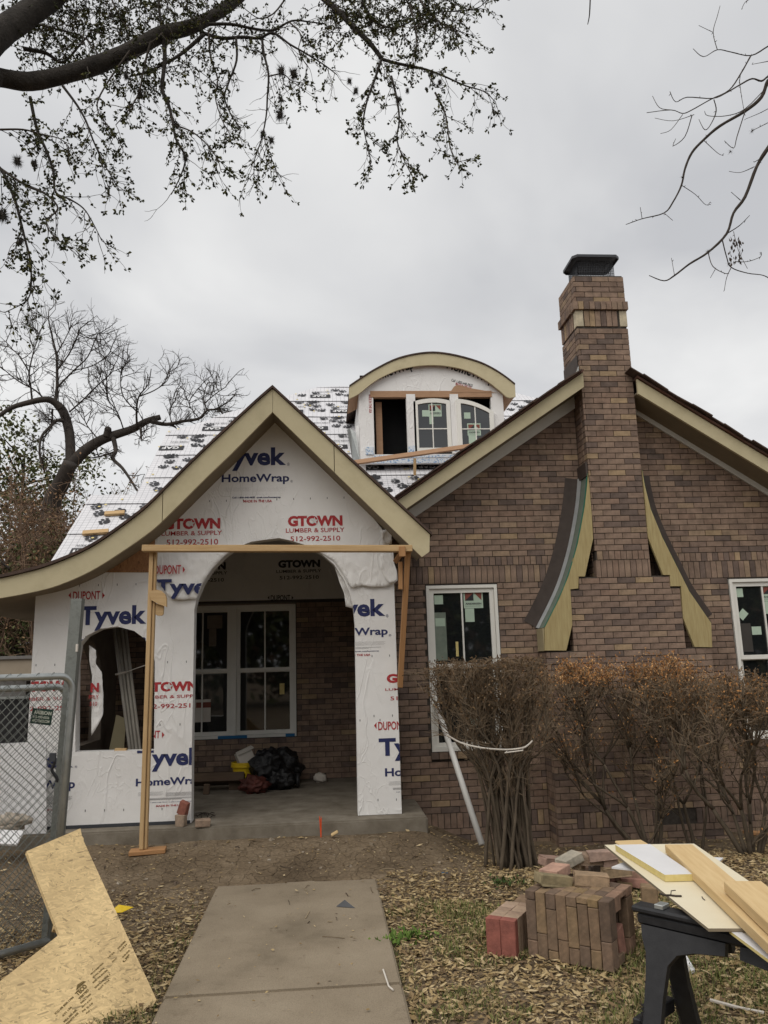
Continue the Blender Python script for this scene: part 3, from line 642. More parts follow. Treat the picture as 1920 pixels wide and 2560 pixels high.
# mortar beds
wall = MB(); wl = [(.745, -.45), (5.74, -.45), (5.74, fr_(5.74)+.02), (AP[0], fl(AP[0])+.02), (.9, fl(.9)+.02), (.745, fl(.745)+.02)]
hole = lambda w: [(w[0], w[2]), (w[1], w[2]), (w[1], w[3]), (w[0], w[3])]
wall.plate([wl, hole(WIN1), hole(WIN2)], XZ(YB+.013), .2); brick_wall = wall.build('brick_wall', 'mortar', house)
cm = MB()
for a, b_, c, d in CS: cm.box2((c+.013, YC+.013, a), (d-.013, 8.7 if b_ < 3 else 8.85, b_-.006))
chimney = cm.build('chimney', 'mortar', house)
rm = MB(); rm.plate([[(-3.67, FZ+.003), (.9, FZ+.003), (.9, 2.519), (-3.67, 2.519)], [(KX0, at(740, 1838, Y=YK).z), (KX1, at(740, 1838, Y=YK).z), (KX1, 2.5), (KX0, 2.5)]], XZ(YK+.009), .28); rear_wall = rm.build('porch_rear_wall', 'mortar', house)
PAR = {'wall': brick_wall, 'chimney': chimney, 'rear': rear_wall}
def seen(b_):
    c = b_[0]; x, y, z = to_px((c[0], c[1]-b_[1][1]/2, c[2]))
    if not (0 < x < 1920 and 0 < y < 2560) or b_[3] == 'rear': return 0
    if b_[1][0] < .1 and b_[1][1] > .1: return .1
    if y > 1640 and x > 1080: return .2          # behind the shrubs
    return b_[1][0]*b_[1][2]/z**2*1e4
order = sorted(range(len(BR)), key=lambda i: -seen(BR[i])); singles = set(order[:300]); cache = {}
rest = {'wall': MB(), 'chimney': MB(), 'rear': MB()}
for i, (c, s, p, g) in enumerate(BR):
    if i in singles:
        key = (round(s[0], 3), round(s[1], 3), round(s[2], 3), p)
        if key not in cache:
            q = MB(); q.box((0, 0, 0), s, None, PAL[p]); o = q.build('brick', 'brick', PAR[g]); cache[key] = o.data
        else: o = link('brick', cache[key], PAR[g])
        o.location = c
    else:
        f = rnd.uniform(.92, 1.08); rest[g].box(c, s, None, tuple(x*f for x in PAL[p]))
for g in rest: tag(rest[g].build('brickwork', 'brick', PAR[g]), kind='stuff')

# ================================================================== windows
def window(name, x0, x1, z0, z1, Y, pairs=1, stick=True, split=.5):
    """double-hung unit(s): frame, two sashes each with one upright bar"""
    root = MB(); fw_ = .035
    w = (x1-x0)/pairs
    hl = [[(x0+i*w+fw_, z0+fw_), (x0+(i+1)*w-fw_, z0+fw_), (x0+(i+1)*w-fw_, z1-fw_), (x0+i*w+fw_, z1-fw_)] for i in range(pairs)]
    root.plate([[(x0, z0), (x1, z0), (x1, z1), (x0, z1)]]+hl, XZ(Y-.012), .11)
    fr = root.build(name, 'whitevinyl', house)
    zm = z0+(z1-z0)*split
    for i in range(pairs):
        a, b_ = x0+i*w+fw_+.002, x0+(i+1)*w-fw_-.002
        for zz0, zz1, yo in ((zm-.018, z1-fw_-.002, .012), (z0+fw_+.002, zm+.018, .045)):
            s = .047; sm = MB(); sm.plate([[(a, zz0), (b_, zz0), (b_, zz1), (a, zz1)], [(a+s, zz0+s), (b_-s, zz0+s), (b_-s, zz1-s), (a+s, zz1-s)]], XZ(Y+yo), .03); sm.build('sash', 'whitevinyl', fr)
            mu = MB(); mu.box2(((a+b_)/2-.009, Y+yo+.006, zz0+s), ((a+b_)/2+.009, Y+yo+.02, zz1-s)); mu.build('muntin', 'whitevinyl', fr)
            gl = MB(); gl.add([(a+s-.003, Y+yo+.024, zz0+s-.003), (b_-s+.003, Y+yo+.024, zz0+s-.003), (b_-s+.003, Y+yo+.024, zz1-s+.003), (a+s-.003, Y+yo+.024, zz1-s+.003)], [(0, 1, 2, 3)]); gl.build('pane', 'glass', fr, fix=False)
    return fr
def sticker(fr, px0, px1, py0, py1, Y, mat='sticker', rot=0):
    a, b_ = at(px0, py1, Y=Y), at(px1, py0, Y=Y); c = (a+b_)/2; hw, hh_ = (b_.x-a.x)/2, (b_.z-a.z)/2
    q = MB(); q.add([(c.x+(sx_*hw)*math.cos(rot)-(sz*hh_)*math.sin(rot), Y, c.z+(sx_*hw)*math.sin(rot)+(sz*hh_)*math.cos(rot)) for sx_, sz in ((-1, -1), (1, -1), (1, 1), (-1, 1))], [(0, 1, 2, 3)])
    return q.build('sticker', mat, fr, fix=False)
def maker_label(fr, px0, px1, py0, py1, Y):
    """window maker's label: two red panels with a pale gable between, name below"""
    sticker(fr, px0, px1, py0, py1, Y); w, h = px1-px0, py1-py0
    sticker(fr, px0+.06*w, px0+.5*w, py0+.1*h, py0+.56*h, Y-.001, 'inkblack')
    r_ = MB(); P = lambda u, v, d=.002: at(px0+u*w, py0+v*h, Y=Y-d)
    r_.add([P(.06, .1), P(.5, .1), P(.06, .55)], [(0, 1, 2)]); r_.add([P(.55, .1), P(.95, .1), P(.95, .52)], [(0, 1, 2)]); r_.build('label_print', 'stickred', fr, fix=False)
    t = MB(); pt(t, 'ANDERSEN', px0+.08*w, px1-.06*w, py0+.66*h, py0+.79*h, .03, None, Y-.0015); pt(t, 'WINDOWS & DOORS', px0+.08*w, px1-.06*w, py0+.84*h, py0+.89*h, .01, None, Y-.0015); t.build('label_lettering', 'inkblack', fr, fix=False)
f1 = window('window', WIN1[0]+.006, WIN1[1]-.006, WIN1[2]+.004, WIN1[3]-.006, YB, split=.5)
YS = YB+.034
maker_label(f1, 1160, 1206, 1478, 1521, YS); sticker(f1, 1164, 1185, 1521, 1555, YS); sticker(f1, 1086, 1107, 1488, 1511, YS); sticker(f1, 1089, 1112, 1545, 1566, YS-.001)
sticker(f1, 1086, 1114, 1531, 1652, YS+.0005, 'membrane'); sticker(f1, 1140.5, 1145.5, 1604, 1641, YS, 'foamedge'); sticker(f1, 1175, 1202, 1790, 1815, YB+.067)
f2 = window('window', WIN2[0]+.006, WIN2[1]-.006, WIN2[2]+.004, WIN2[3]-.006, YB)
sticker(f2, 1836, 1856, 1471, 1493, YS); sticker(f2, 1847, 1867, 1526, 1546, YS, rot=R(45)); sticker(f2, 1881, 1902, 1566, 1587, YS); maker_label(f2, 1906, 1946, 1463, 1503, YS); sticker(f2, 1910, 1930, 1503, 1535, YS)
sticker(f2, 1852, 1876, 1558, 1630, YS+.0005, 'room')
a, b_ = at(740, 1838, Y=YK), at(740, 1510, Y=YK)
f3 = window('window', KX0, KX1, a.z-.01, b_.z+.0, YK, pairs=2, split=.5)
sticker(f3, 518, 556, 1538, 1572, YK+.034, 'interior'); sticker(f3, 522, 541, 1572, 1616, YK+.034, 'interior'); sticker(f3, 487, 527, 1748, 1806, YK+.067, 'card'); sticker(f3, 490, 527, 1755, 1770, YK+.066, 'stickred')
sticker(f3, 699, 711, 1708, 1736, YK+.067, 'foamedge')
for u0_, u1_ in ((at(545, 1840, Y=YK).x, at(618, 1840, Y=YK).x), (at(714, 1838, Y=YK).x, KX1-.02)):
    t = MB(); t.box2((u0_, YK-.016, a.z-.012), (u1_, YK-.0125, a.z+.025)); t.build('masking_tape', 'bluetape', f3)

# ================================================================== main roof and its underlayment
RK, RY0, RZ0 = .78, 10.6, 2.9; RC = math.hypot(1, RK)
def roof_pt(x, s, h=0):        # x along the eave, s metres up the slope, h off the surface
    return Vector((x, RY0+s/RC-h*RK/RC, RZ0+s*RK/RC+h/RC))
def s_of(Y): return (Y-RY0)*RC
OUT = [(-3.70, 0), (8.6, 0), (8.6, s_of(12.2)), (4.9, s_of(16.2)), (4.4, s_of(16.62)), (.7, s_of(17.0)), (-.08, s_of(16.95)), (-1.93, s_of(15.6)), (-2.55, s_of(15.04)), (-2.96, s_of(14.8)), (-2.98, s_of(12.57)), (-3.69, s_of(12.57))]
def clip(poly, v, above):
    o = []
    for i in range(len(poly)):
        a, b_ = poly[i], poly[(i+1) % len(poly)]; ia, ib = (a[1] >= v) == above, (b_[1] >= v) == above
        if ia: o.append(a)
        if ia != ib: t = (v-a[1])/(b_[1]-a[1]); o.append((a[0]+(b_[0]-a[0])*t, v))
    return o
mb = MB(); mb.plate([OUT], lambda u, v, w=0: roof_pt(u, v, -w), .12); mroof = mb.build('main_roof', 'roofedge', house)
mb = MB()   # far slopes and gable ends that close the attic
mb.add([(-3.7, RY0, 2.75), (8.6, RY0, 2.75), (8.6, 16, 2.75), (-3.7, 16, 2.75)], [(0, 1, 2, 3)])
mb.add([roof_pt(.7, s_of(17.0), -.06), roof_pt(-.08, s_of(16.95), -.06), roof_pt(-2.96, s_of(14.8), -.06), (-2.9, 20, 2.8), (8.6, 20, 2.8), roof_pt(4.4, s_of(16.6), -.06)], [(0, 1, 2, 3, 4, 5)])
mb.add([roof_pt(-2.95, s_of(12.57), -.06), roof_pt(-2.95, s_of(14.8), -.06), (-2.9, 20, 2.8), (-2.95, 12.5, 2.8)], [(0, 1, 2, 3)])
mb.add([roof_pt(-3.68, 0, -.06), roof_pt(-3.68, s_of(12.57), -.06), (-3.68, 14.5, 2.8)], [(0, 1, 2)])
mb.build('attic', 'interior', house)
def uvsheet(poly, lo, hi, name, parent, turn=False):
    bm = bmesh.new(); uvl = bm.loops.layers.uv.new('UVMap')
    tr_ = tessellate_polygon([[Vector((p[0], p[1], 0)) for p in poly]])
    # split into narrow strips so the sheet can ripple a little
    for q in tr_:
        vs = [bm.verts.new((poly[i][0], poly[i][1], 0)) for i in q]; bm.faces.new(vs)
    bmesh.ops.remove_doubles(bm, verts=bm.verts, dist=1e-5)
    for _ in range(5): 
        e = [e for e in bm.edges if e.calc_length() > .35]
        if e: bmesh.ops.subdivide_edges(bm, edges=e, cuts=1)
    bmesh.ops.triangulate(bm, faces=bm.faces[:])
    for f in bm.faces:
        for l in f.loops: l[uvl].uv = (l.vert.co.y, l.vert.co.x) if turn else (l.vert.co.x, l.vert.co.y)
    for v in bm.verts:
        u, s = v.co.x, v.co.y; t = (hi-s)/(hi-lo)
        h = .004+.016*max(0, t)**3+.006*noise.noise(Vector((u*1.8, s*2.5, 4)))+(.008*max(0, noise.noise(Vector((u*2.3, lo, 8)))) if t > .9 else 0)
        v.co = roof_pt(u, s, h+.004)
    me = bpy.data.meshes.new(name); bmesh.ops.recalc_face_normals(bm, faces=bm.faces); bm.to_mesh(me); bm.free(); me.materials.append(MATS['underlay']); me.shade_smooth()
    return link(name, me, parent)
S_T = s_of(17.0); EXP = .98; s0 = .25; sheets = []
while s0 < S_T:
    band = clip(clip(OUT, max(0, s0-.06), True), min(S_T, s0+EXP), False)
    if len(band) > 2: uvsheet(band, s0-.06, s0+EXP, 'underlayment_sheet', mroof); sheets.append(s0)
    s0 += EXP
pm = MB()
def blot(u, s, a, b_, ang, h=.03, n=9):
    vs = []
    for k in range(n):
        t = 2*math.pi*k/n; x, y = a*math.cos(t), b_*math.sin(t); vs.append(roof_pt(u+x*math.cos(ang)-y*math.sin(ang), s+x*math.sin(ang)+y*math.cos(ang), h))
    pm.add(vs, [tuple(range(n))])
def paw(u, s, sc_, ang):
    c, n_ = math.cos(ang), math.sin(ang); T = lambda x, y: (u+(x*c-y*n_)*sc_, s+(x*n_+y*c)*sc_)
    blot(*T(0, 0), .085*sc_, .065*sc_, ang)
    for x, y in ((-.105, .055), (-.045, .115), (.04, .118), (.105, .06)): blot(*T(x, y), .032*sc_, .042*sc_, ang)
def gaf(u, s, turn):
    w, h_ = .44, .20; c, n_ = math.cos(turn), math.sin(turn)
    T = lambda x, y, hh_=.03: roof_pt(u+x*c-y*n_, s+x*n_+y*c, hh_)
    pm.add([T(-w/2, -h_/2), T(w/2, -h_/2), T(w/2, h_/2), T(-w/2, h_/2)], [(0, 1, 2, 3)])
    lay_text(gm, 'GAF', (-w*.3, -h_*.32, w*.38, h_*.32), lambda x, y: T(x, y, .034), .03)
gm = MB()
for k, s0 in enumerate(sheets):
    u = -3.75+rnd.uniform(0, .4)+(k % 2)*.55
    while u < 8:
        for du, ds, kind in ((0, .26, 'g'), (-.38, .30, 'p'), (-.52, .58, 'p'), (-.22, .66, 'p'), (.10, .56, 'q'), (.34, .66, 'p'), (.40, .36, 'p'), (.12, .80, 'p'), (-.62, .82, 'p'), (-.12, .46, 'p'), (.46, .84, 'p')):
            uu, ss = u+du, s0+ds
            if all(inside(OUT, uu+a, ss+b_) for a in (-.2, .2) for b_ in (-.16, .16)):
                if kind == 'g': gaf(uu, ss, math.pi if s0 > 2.6 else math.pi/2)
                elif kind == 'p': paw(uu, ss, .74*rnd.uniform(.9, 1.1), rnd.uniform(-.6, .6)+(1.6 if s0 < 2.6 else 0))
                else: lay_text(pm, 'TIGER PAW', (uu-.17, ss-.025, uu+.17, ss+.025), lambda x, y: roof_pt(2*uu-x, 2*ss-y, .03), .02)
        u += 1.0
nm = MB()      # plastic cap nails
for k in range(260):
    uu, ss = rnd.uniform(-3.6, 4.6), rnd.uniform(.2, S_T-.2)
    if inside(OUT, uu, ss): nm.add([roof_pt(uu+.022*math.cos(t*.7854), ss+.022*math.sin(t*.7854), .034) for t in range(8)], [tuple(range(8))])
o = nm.build('cap_nail', 'foamedge', mroof, fix=False); o['kind'] = 'stuff'
o = pm.build('underlayment_print', 'inkblack', mroof, fix=False); o['kind'] = 'stuff'; o = gm.build('underlayment_lettering', 'whiteboard', mroof, fix=False); o['kind'] = 'stuff'

# ================================================================== gable over the brick wing
def gable_board(xa, xb, f, g, Y0, t, mat, name):
    mb = MB(); mb.plate([[(xa, f(xa)), (xb, f(xb)), (xb, g(xb)), (xa, g(xa))]], XZ(Y0), t); return mb.build(name, mat, house)
gable_board(.66, 2.966, gl_, glow, YG, .035, 'fascia', 'rake_board'); gable_board(3.589, 5.8, gr_, grow_, YG, .035, 'fascia', 'rake_board')
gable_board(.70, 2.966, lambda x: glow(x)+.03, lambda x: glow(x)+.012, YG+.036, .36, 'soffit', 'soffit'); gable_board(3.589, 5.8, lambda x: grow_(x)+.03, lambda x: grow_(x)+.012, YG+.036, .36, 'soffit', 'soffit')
mb = MB(); gp = [(.62, gl_(.62)+.006), (2.967, gl_(2.967)+.006), (2.967, gl_(2.967)+.034), (.62, gl_(.62)+.034)]
mb.plate([gp], XZ(YG-.03), 5.4); gp2 = [(3.587, gr_(3.587)+.006), (5.9, gr_(5.9)+.006), (5.9, gr_(5.9)+.034), (3.587, gr_(3.587)+.034)]
mb.plate([gp2], XZ(YG-.03), 5.4); mb.plate([[(2.967, gl_(2.967)+.006), AP, (3.587, gr_(3.587)+.006), (3.587, gr_(3.587)+.034), (AP[0], AP[1]+.03), (2.967, gl_(2.967)+.034)]], XZ(8.87), 4.8)
mb.build('gable_roof_deck', 'rustroof', house)
tiles = MB()    # ragged old roofing edge
for x0_, x1_, f, st_ in ((.75, 2.95, gl_, .17), (3.6, 5.85, gr_, .17)):
    n_ = int((x1_-x0_)/st_)
    for k in range(n_+1):
        x = x0_+k*st_; k_ = -math.atan(f(1)-f(0)); w_ = rnd.uniform(.24, .34)
        tiles.box((x, YG+.05+rnd.uniform(-.03, .0), f(x)+.045+rnd.uniform(-.004, .012)), (w_, .22, .014), Matrix.Rotation(k_+rnd.uniform(-.05, .05), 3, 'Y'))
tag(tiles.build('roofing_edge', 'roofedge', house), kind='stuff')
def band(p, q, r_, s):
    mb = MB(); mb.plate([[wz(*p, YB-.03), wz(*q, YB-.03), wz(*r_, YB-.03), wz(*s, YB-.03)]], XZ(YB-.03), .028); mb.build('frieze_board', 'frieze', house)
band((1000, 1287), (1470, 964), (1470, 998), (1000, 1318)); band((1586, 1001), (1960, 1225), (1960, 1262), (1588, 1034))
# metal and counterflashing where the chimney meets the roof
mb = MB(); mb.add([(2.962, YC+.04, 4.86), (2.962, YC+.04, 5.10), (2.962, 8.855, 5.10), (2.962, 8.855, 4.86)], [(0, 1, 2, 3)]); mb.build('step_flashing', 'brownflash', chimney)
mb = MB(); mb.add([(2.957, YC+.0, 4.80), (2.957, YC+.0, 4.95), (2.957, YC+.3, 4.83), (2.957, YC+.3, 4.80)], [(0, 1, 2, 3)]); mb.build('flashing', 'shinymetal', chimney)

# ---- flared timber curbs that ease the shaft out to its base
def curb(pts, curve, sgn):
    c = lambda a: wz(1300+a[0]/2.676, 1120+a[1]/2.676, YC)
    P = [c(a) for a in pts]; K = [c(a) for a in curve]; K = smooth2(K, 4)
    mb = MB(); mb.plate([P], XZ(YC-.012), .036); o = mb.build('flared_curb', 'treated', chimney)
    mb = MB()
    for (a, b_), (e, d) in zip(K, K[1:]): mb.add([(a, YC+.026, b_), (e, YC+.026, d), (e, YB-.004, d), (a, YB-.004, b_)], [(0, 1, 2, 3)])
    mb.build('curb_membrane', 'membrane', house)
    mb = MB()
    for (a, b_), (e, d) in zip(K, K[1:]):
        nx, nz_ = (d-b_), -(e-a); l_ = math.hypot(nx, nz_); nx, nz_ = nx/l_*sgn, nz_/l_*sgn
        nx2, nz2 = nx, nz_
        mb.add([(a+nx*.004, YC-.013, b_+nz_*.004), (e+nx*.004, YC-.013, d+nz_*.004), (e+nx*.004, YC+.03, d+nz_*.004), (a+nx*.004, YC+.03, b_+nz_*.004)], [(0, 1, 2, 3)])
    mb.build('edge_tape', 'greentape', house)
    return K
PL = [(452, 170), (447, 250), (430, 400), (385, 640), (325, 850), (260, 1010), (165, 1200), (165, 1355), (308, 1355), (348, 1180), (335, 945), (388, 940), (390, 860), (432, 860), (487, 605), (478, 450), (462, 250)]
KL = curb(PL, PL[:7], 1)
PR = [(815, 150), (832, 250), (872, 410), (950, 600), (1040, 780), (1130, 960), (1275, 1170), (1283, 1333), (1165, 1330), (1090, 1140), (1075, 925), (1005, 925), (1000, 850), (955, 850), (855, 600), (838, 400)]
KR = curb(PR, PR[:7], -1)
mb2 = MB()
for K, sg, wd in ((KL, -1, .17), (KR, 1, .21)):
    off_ = []; mb = MB()
    for i, (a, b_) in enumerate(K):
        p, q = K[max(i-1, 0)], K[min(i+1, len(K)-1)]; tx, tz = q[0]-p[0], q[1]-p[1]; l_ = math.hypot(tx, tz); nx, nz_ = (tz/l_, -tx/l_)
        if nx*sg < 0: nx, nz_ = -nx, -nz_
        off_.append((a+nx*wd, b_+nz_*wd, nx, nz_))
    for i in range(len(K)-1):
        a, b_ = K[i], K[i+1]; c, d = off_[i], off_[i+1]
        mb.add([(a[0], YB-.008, a[1]), (b_[0], YB-.008, b_[1]), (d[0], YB-.008, d[1]), (c[0], YB-.008, c[1])], [(0, 1, 2, 3)])
        if sg < 0:      # bright metal strip folded into the corner
            w2 = .022
            mb2.add([(a[0]-.004, YB-.09, a[1]), (b_[0]-.004, YB-.09, b_[1]), (b_[0]+d[2]*w2, YB-.012, b_[1]+d[3]*w2), (a[0]+c[2]*w2, YB-.012, a[1]+c[3]*w2)], [(0, 1, 2, 3)])
    mb.build('wall_flashing', 'brownflash', house)
mb2.build('metal_flashing', 'galvlight', house, smooth=True)
mb = MB(); mb.box2((2.945, YC+.004, KL[0][1]-.03), (2.968, YB-.004, KL[0][1]+.13)); mb.build('counter_flashing', 'brownflash', chimney)
mb = MB(); mb.box2((2.34, YC+.03, 1.738), (2.40, YB-.02, 1.98)); mb.build('curb_block', 'tanboard', chimney)
mb = MB(); mb.box2((3.60, 8.33, ZS0-.01), (3.80, 8.335, ZS1)); mb.build('cleanout_door', 'redbag', chimney)
# ---- cap: mesh cage under a flat lid
mb = MB(); zc = 6.08; lx0, lx1, ly0, ly1 = 2.99, 3.56, 8.27, 8.72
mb.plate([[(lx0+.05, ly0), (lx1-.05, ly0), (lx1, ly0+.05), (lx1, ly1-.05), (lx1-.05, ly1), (lx0+.05, ly1), (lx0, ly1-.05), (lx0, ly0+.05)]], lambda u, v, w=0: Vector((u, v, zc+.235+w)), .012)
mb.plate([[(lx0+.05, ly0), (lx1-.05, ly0), (lx1, ly0+.05), (lx1, ly1-.05), (lx1-.05, ly1), (lx0+.05, ly1), (lx0, ly1-.05), (lx0, ly0+.05)], [(lx0+.055, ly0+.008), (lx0+.008, ly0+.055), (lx0+.008, ly1-.055), (lx0+.055, ly1-.008), (lx1-.055, ly1-.008), (lx1-.008, ly1-.055), (lx1-.008, ly0+.055), (lx1-.055, ly0+.008)]], lambda u, v, w=0: Vector((u, v, zc+.215+w)), .02)
cap = mb.build('chimney_cap', 'darkmetal', chimney)
mb = MB()
for k in range(22):
    x = 3.06+k*.021; mb.box2((x, 8.36, zc), (x+.004, 8.364, zc+.22)); mb.box2((x, 8.68, zc), (x+.004, 8.684, zc+.22))
for k in range(15):
    y = 8.36+k*.023; mb.box2((3.06, y, zc), (3.064, y+.004, zc+.22)); mb.box2((3.5, y, zc), (3.504, y+.004, zc+.22))
for k in range(10):
    z = zc+.01+k*.021; mb.box2((3.06, 8.36, z), (3.504, 8.3635, z+.004)); mb.box2((3.06, 8.68, z), (3.504, 8.6835, z+.004)); mb.box2((3.0605, 8.36, z), (3.0635, 8.684, z+.004))
mb.build('cap_mesh', 'darkmetal', cap)

# ================================================================== eyebrow dormer
YD, YF = 13.1, 13.0
dp = lambda a, b_, Y=YF: wz(860+a/3.77, 880+b_/3.77, Y)
oa = smooth2([dp(50, 330), dp(150, 262), dp(300, 168), dp(520, 65), (dp(780, 15)), dp(1000, 30), dp(1250, 95), dp(1400, 163), dp(1520, 240), dp(1612, 312)], 4)
la = smooth2([dp(45, 440), dp(140, 392), dp(300, 268), dp(500, 172), dp(680, 132), dp(850, 122), dp(1000, 135), dp(1165, 175), dp(1330, 260), dp(1470, 365), dp(1545, 428), dp(1618, 420)], 4)
mb = MB(); mb.plate([oa+la[::-1]], XZ(YF), .04); dormer = mb.build('dormer_rake_board', 'fascia', house)
mb = MB()
for (a, b_), (c, d) in zip(oa, oa[1:]): mb.add([(a, YF-.02, b_+.006), (c, YF-.02, d+.006), (c, 17.2, d+.006), (a, 17.2, b_+.006), (a, YF-.02, b_+.03), (c, YF-.02, d+.03), (c, 17.2, d+.03), (a, 17.2, b_+.03)], [(0, 1, 2, 3), (4, 5, 6, 7), (0, 1, 5, 4)])
mb.build('dormer_roof', 'roofedge', house)
mb = MB()
for (a, b_), (c, d) in zip(la, la[1:]): mb.add([(a, YF+.042, b_+.02), (c, YF+.042, d+.02), (c, YD+.8, d+.02), (a, YD+.8, b_+.02)], [(0, 1, 2, 3)])
mb.build('dormer_soffit', 'pinkwood', house)
xa, xb = dp(143, 600, YD)[0], dp(1508, 600, YD)[0]; zsill = dp(300, 966, YD)[1]; zhead = dp(300, 428, YD)[1]; zbot = dp(300, 1050, YD)[1]
arcD = [(x, prof(la[::-1], x)+.06) for x in [xa+(xb-xa)*k/16 for k in range(17)]]
xo0, xo1 = dp(282, 700, YD)[0], dp(1392, 600, YD)[0]
mb = MB(); mb.plate([[(xa, zbot), (xb, zbot)]+arcD[::-1], [(xo0, zsill), (xo1, zsill), (xo1, zhead+.11), (xo0, zhead+.11)]], XZ(YD), .1); dw = mb.build('dormer_wrap', 'wrap', house)
mb = MB()    # cheek walls running back to the roof
for x, t in ((xa, .1), (xb-.1, .1)): mb.box2((x, YD+.102, zbot-.4), (x+t, 16.4, zhead+.12))
mb.build('dormer_cheek', 'wrap', house)
mb = MB(); mb.box2((xo0-.05, YD-.012, zhead), (xo1+.02, YD+.09, zhead+.115)); mb.build('header', 'pinkwood', house)
mb = MB(); mb.add([(p[0], YD-.016, p[1]) for p in [dp(1000, 382, YD), dp(1035, 330, YD), dp(1060, 312, YD), dp(1120, 322, YD), dp(1200, 345, YD), dp(1330, 368, YD), dp(1440, 385, YD), dp(1000, 384, YD)]], [tuple(range(8))]); mb.build('bare_sheathing', 'pinkwood', house, fix=False)
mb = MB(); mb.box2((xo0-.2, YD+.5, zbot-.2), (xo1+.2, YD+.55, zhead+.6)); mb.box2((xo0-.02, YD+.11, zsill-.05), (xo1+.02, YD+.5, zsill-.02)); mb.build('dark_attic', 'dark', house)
def dbar(a, b_, c, d, name, mat='wrap', y0=-.02, y1=.09):
    p, q = dp(a, d, YD), dp(b_, c, YD); mb = MB(); mb.box2((p[0], YD+y0, p[1]), (q[0], YD+y1, q[1])); return mb.build(name, mat, house)
dbar(318, 362, 436, 966, 'stud', 'pinkwood', .2, .29)
for a, b_ in ((604, 668), (1020, 1072)):
    dbar(a, b_, 400, 960, 'wrapped_post')
dbar(205, 278, 898, 968, 'sill_tape', 'tapeprint', -.0225, -.003); dbar(607, 668, 888, 965, 'sill_tape', 'tapeprint', -.0245, -.0225); dbar(1040, 1074, 895, 940, 'sill_tape', 'tapeprint', -.0245, -.0225)
dbar(282, 1390, 966, 1000, 'sill_tape', 'tapeprint', -.01, -.002); dbar(150, 1380, 1000, 1052, 'sill_tape', 'tapeprint', -.006, -.002)
dbar(1060, 1085, 455, 540, 'shim', 'dark', -.03, -.021)
def arched_sash(px0, px1, hl, hr, pbot, bulge, yo, th=.075):
    """four-light casement whose head follows the eyebrow: hl, hr head heights left and right"""
    p = dp(px0, pbot, YD); q = dp(px1, pbot, YD); W = q[0]-p[0]; HL, HR = dp(px0, hl, YD)[1]-p[1], dp(px1, hr, YD)[1]-p[1]
    T = lambda u, v, w=0: Vector((p[0]+u, YD+yo+w, p[1]+v))
    def head(u): t = u/W; return HL+(HR-HL)*t+bulge*4*t*(1-t)
    def loop(i): return [(i, i), (W-i, i)]+[(W-i-(W-2*i)*k/12, head(W-i-(W-2*i)*k/12)-i) for k in range(13)]
    mb = MB(); mb.plate([loop(0), loop(th)], T, .05); fr = mb.build('casement_window', 'whitevinyl', house)
    mb = MB(); mb.plate([loop(th-.002)], lambda u, v, w=0: T(u, v, .03+w), .004); mb.build('pane', 'glass', fr)
    hb_ = HL*.46
    for a, b_, c, d in ((W/2-.009, th, W/2+.009, head(W/2)-th), (th, hb_-.009, W-th, hb_+.009)):
        mb = MB(); k_ = .012 if c-a < .1 else .0135; mb.plate([[(a, b_), (c, b_), (c, d), (a, d)]], lambda u, v, w=0: T(u, v, k_+w), .017); mb.build('muntin', 'whitevinyl', fr)
    return fr
w1 = arched_sash(670, 1022, 470, 462, 945, .05, -.02); w2 = arched_sash(1078, 1425, 452, 570, 975, .055, -.06)
ZP = lambda a, b_: (860+a/3.77, 880+b_/3.77)
def dst(fr, a, b_, c, d, lab=False):
    (x0, y0), (x1, y1) = ZP(a, b_), ZP(c, d)
    if lab: maker_label(fr, x0, x1, y0, y1, YD-.022+(0 if fr is w1 else -.04)+.027)
    else: sticker(fr, x0, x1, y0, y1, YD-.022+(0 if fr is w1 else -.04)+.028)
dst(w1, 738, 548, 800, 608); dst(w1, 800, 490, 916, 608, True); dst(w1, 806, 608, 842, 680)
dst(w2, 1133, 570, 1190, 628); dst(w2, 1166, 672, 1285, 788, True); dst(w2, 1178, 788, 1245, 868)
t = MB()
def slanted(mb, s, a, b_, c, d, hgt, bold):
    p, q = dp(a, b_, YD-.003), dp(c, d, YD-.003); L_ = math.dist(p, q); ux, uz = (q[0]-p[0])/L_, (q[1]-p[1])/L_
    lay_text(mb, s, (0, 0, L_, hgt), lambda u, v: Vector((p[0]+ux*u-uz*v, YD-.003, p[1]+uz*u+ux*v)), bold)
slanted(t, 'HomeWrap', 270, 312, 672, 178, .24, .024); slanted(t, 'HomeWrap', 955, 178, 1395, 330, .24, .024)
slanted(t, 'Call 1-800-448-9835', 1010, 275, 1210, 330, .05, .01); t.build('lettering', 'inkblack', dw, fix=False)['kind'] = 'stuff'
t = MB(); slanted(t, 'MADE IN THE USA', 1050, 310, 1200, 350, .05, .015)
p, q = dp(232, 400, YD-.003), dp(232, 575, YD-.003); lay_text(t, 'MADE IN THE USA', (0, 0, p[1]-q[1], .05), lambda u, v: Vector((p[0]+v, YD-.003, p[1]-u)), .015); t.build('lettering', 'inkred', dw, fix=False)['kind'] = 'stuff'
mb = MB()   # sheet-metal apron on the left cheek
P = [(30, 735, YF+.12), (55, 715, YF+.12), (110, 760, YD), (150, 1030, YD), (80, 1030, YF+.25)]
mb.add([at(860+a/3.77, 880+b_/3.77, Y=y) for a, b_, y in P], [tuple(range(5))]); mb.build('dormer_flashing', 'galv', house, fix=False)
mb = MB(); mb.add([at(860+a/3.77, 880+b_/3.77, Y=y) for a, b_, y in [(110, 700, YD+.15), (143, 690, YD-.004), (150, 1045, YD-.004), (132, 900, YD+.15)]], [(0, 1, 2, 3)]); mb.build('loose_wrap', 'wrap', house, fix=False)
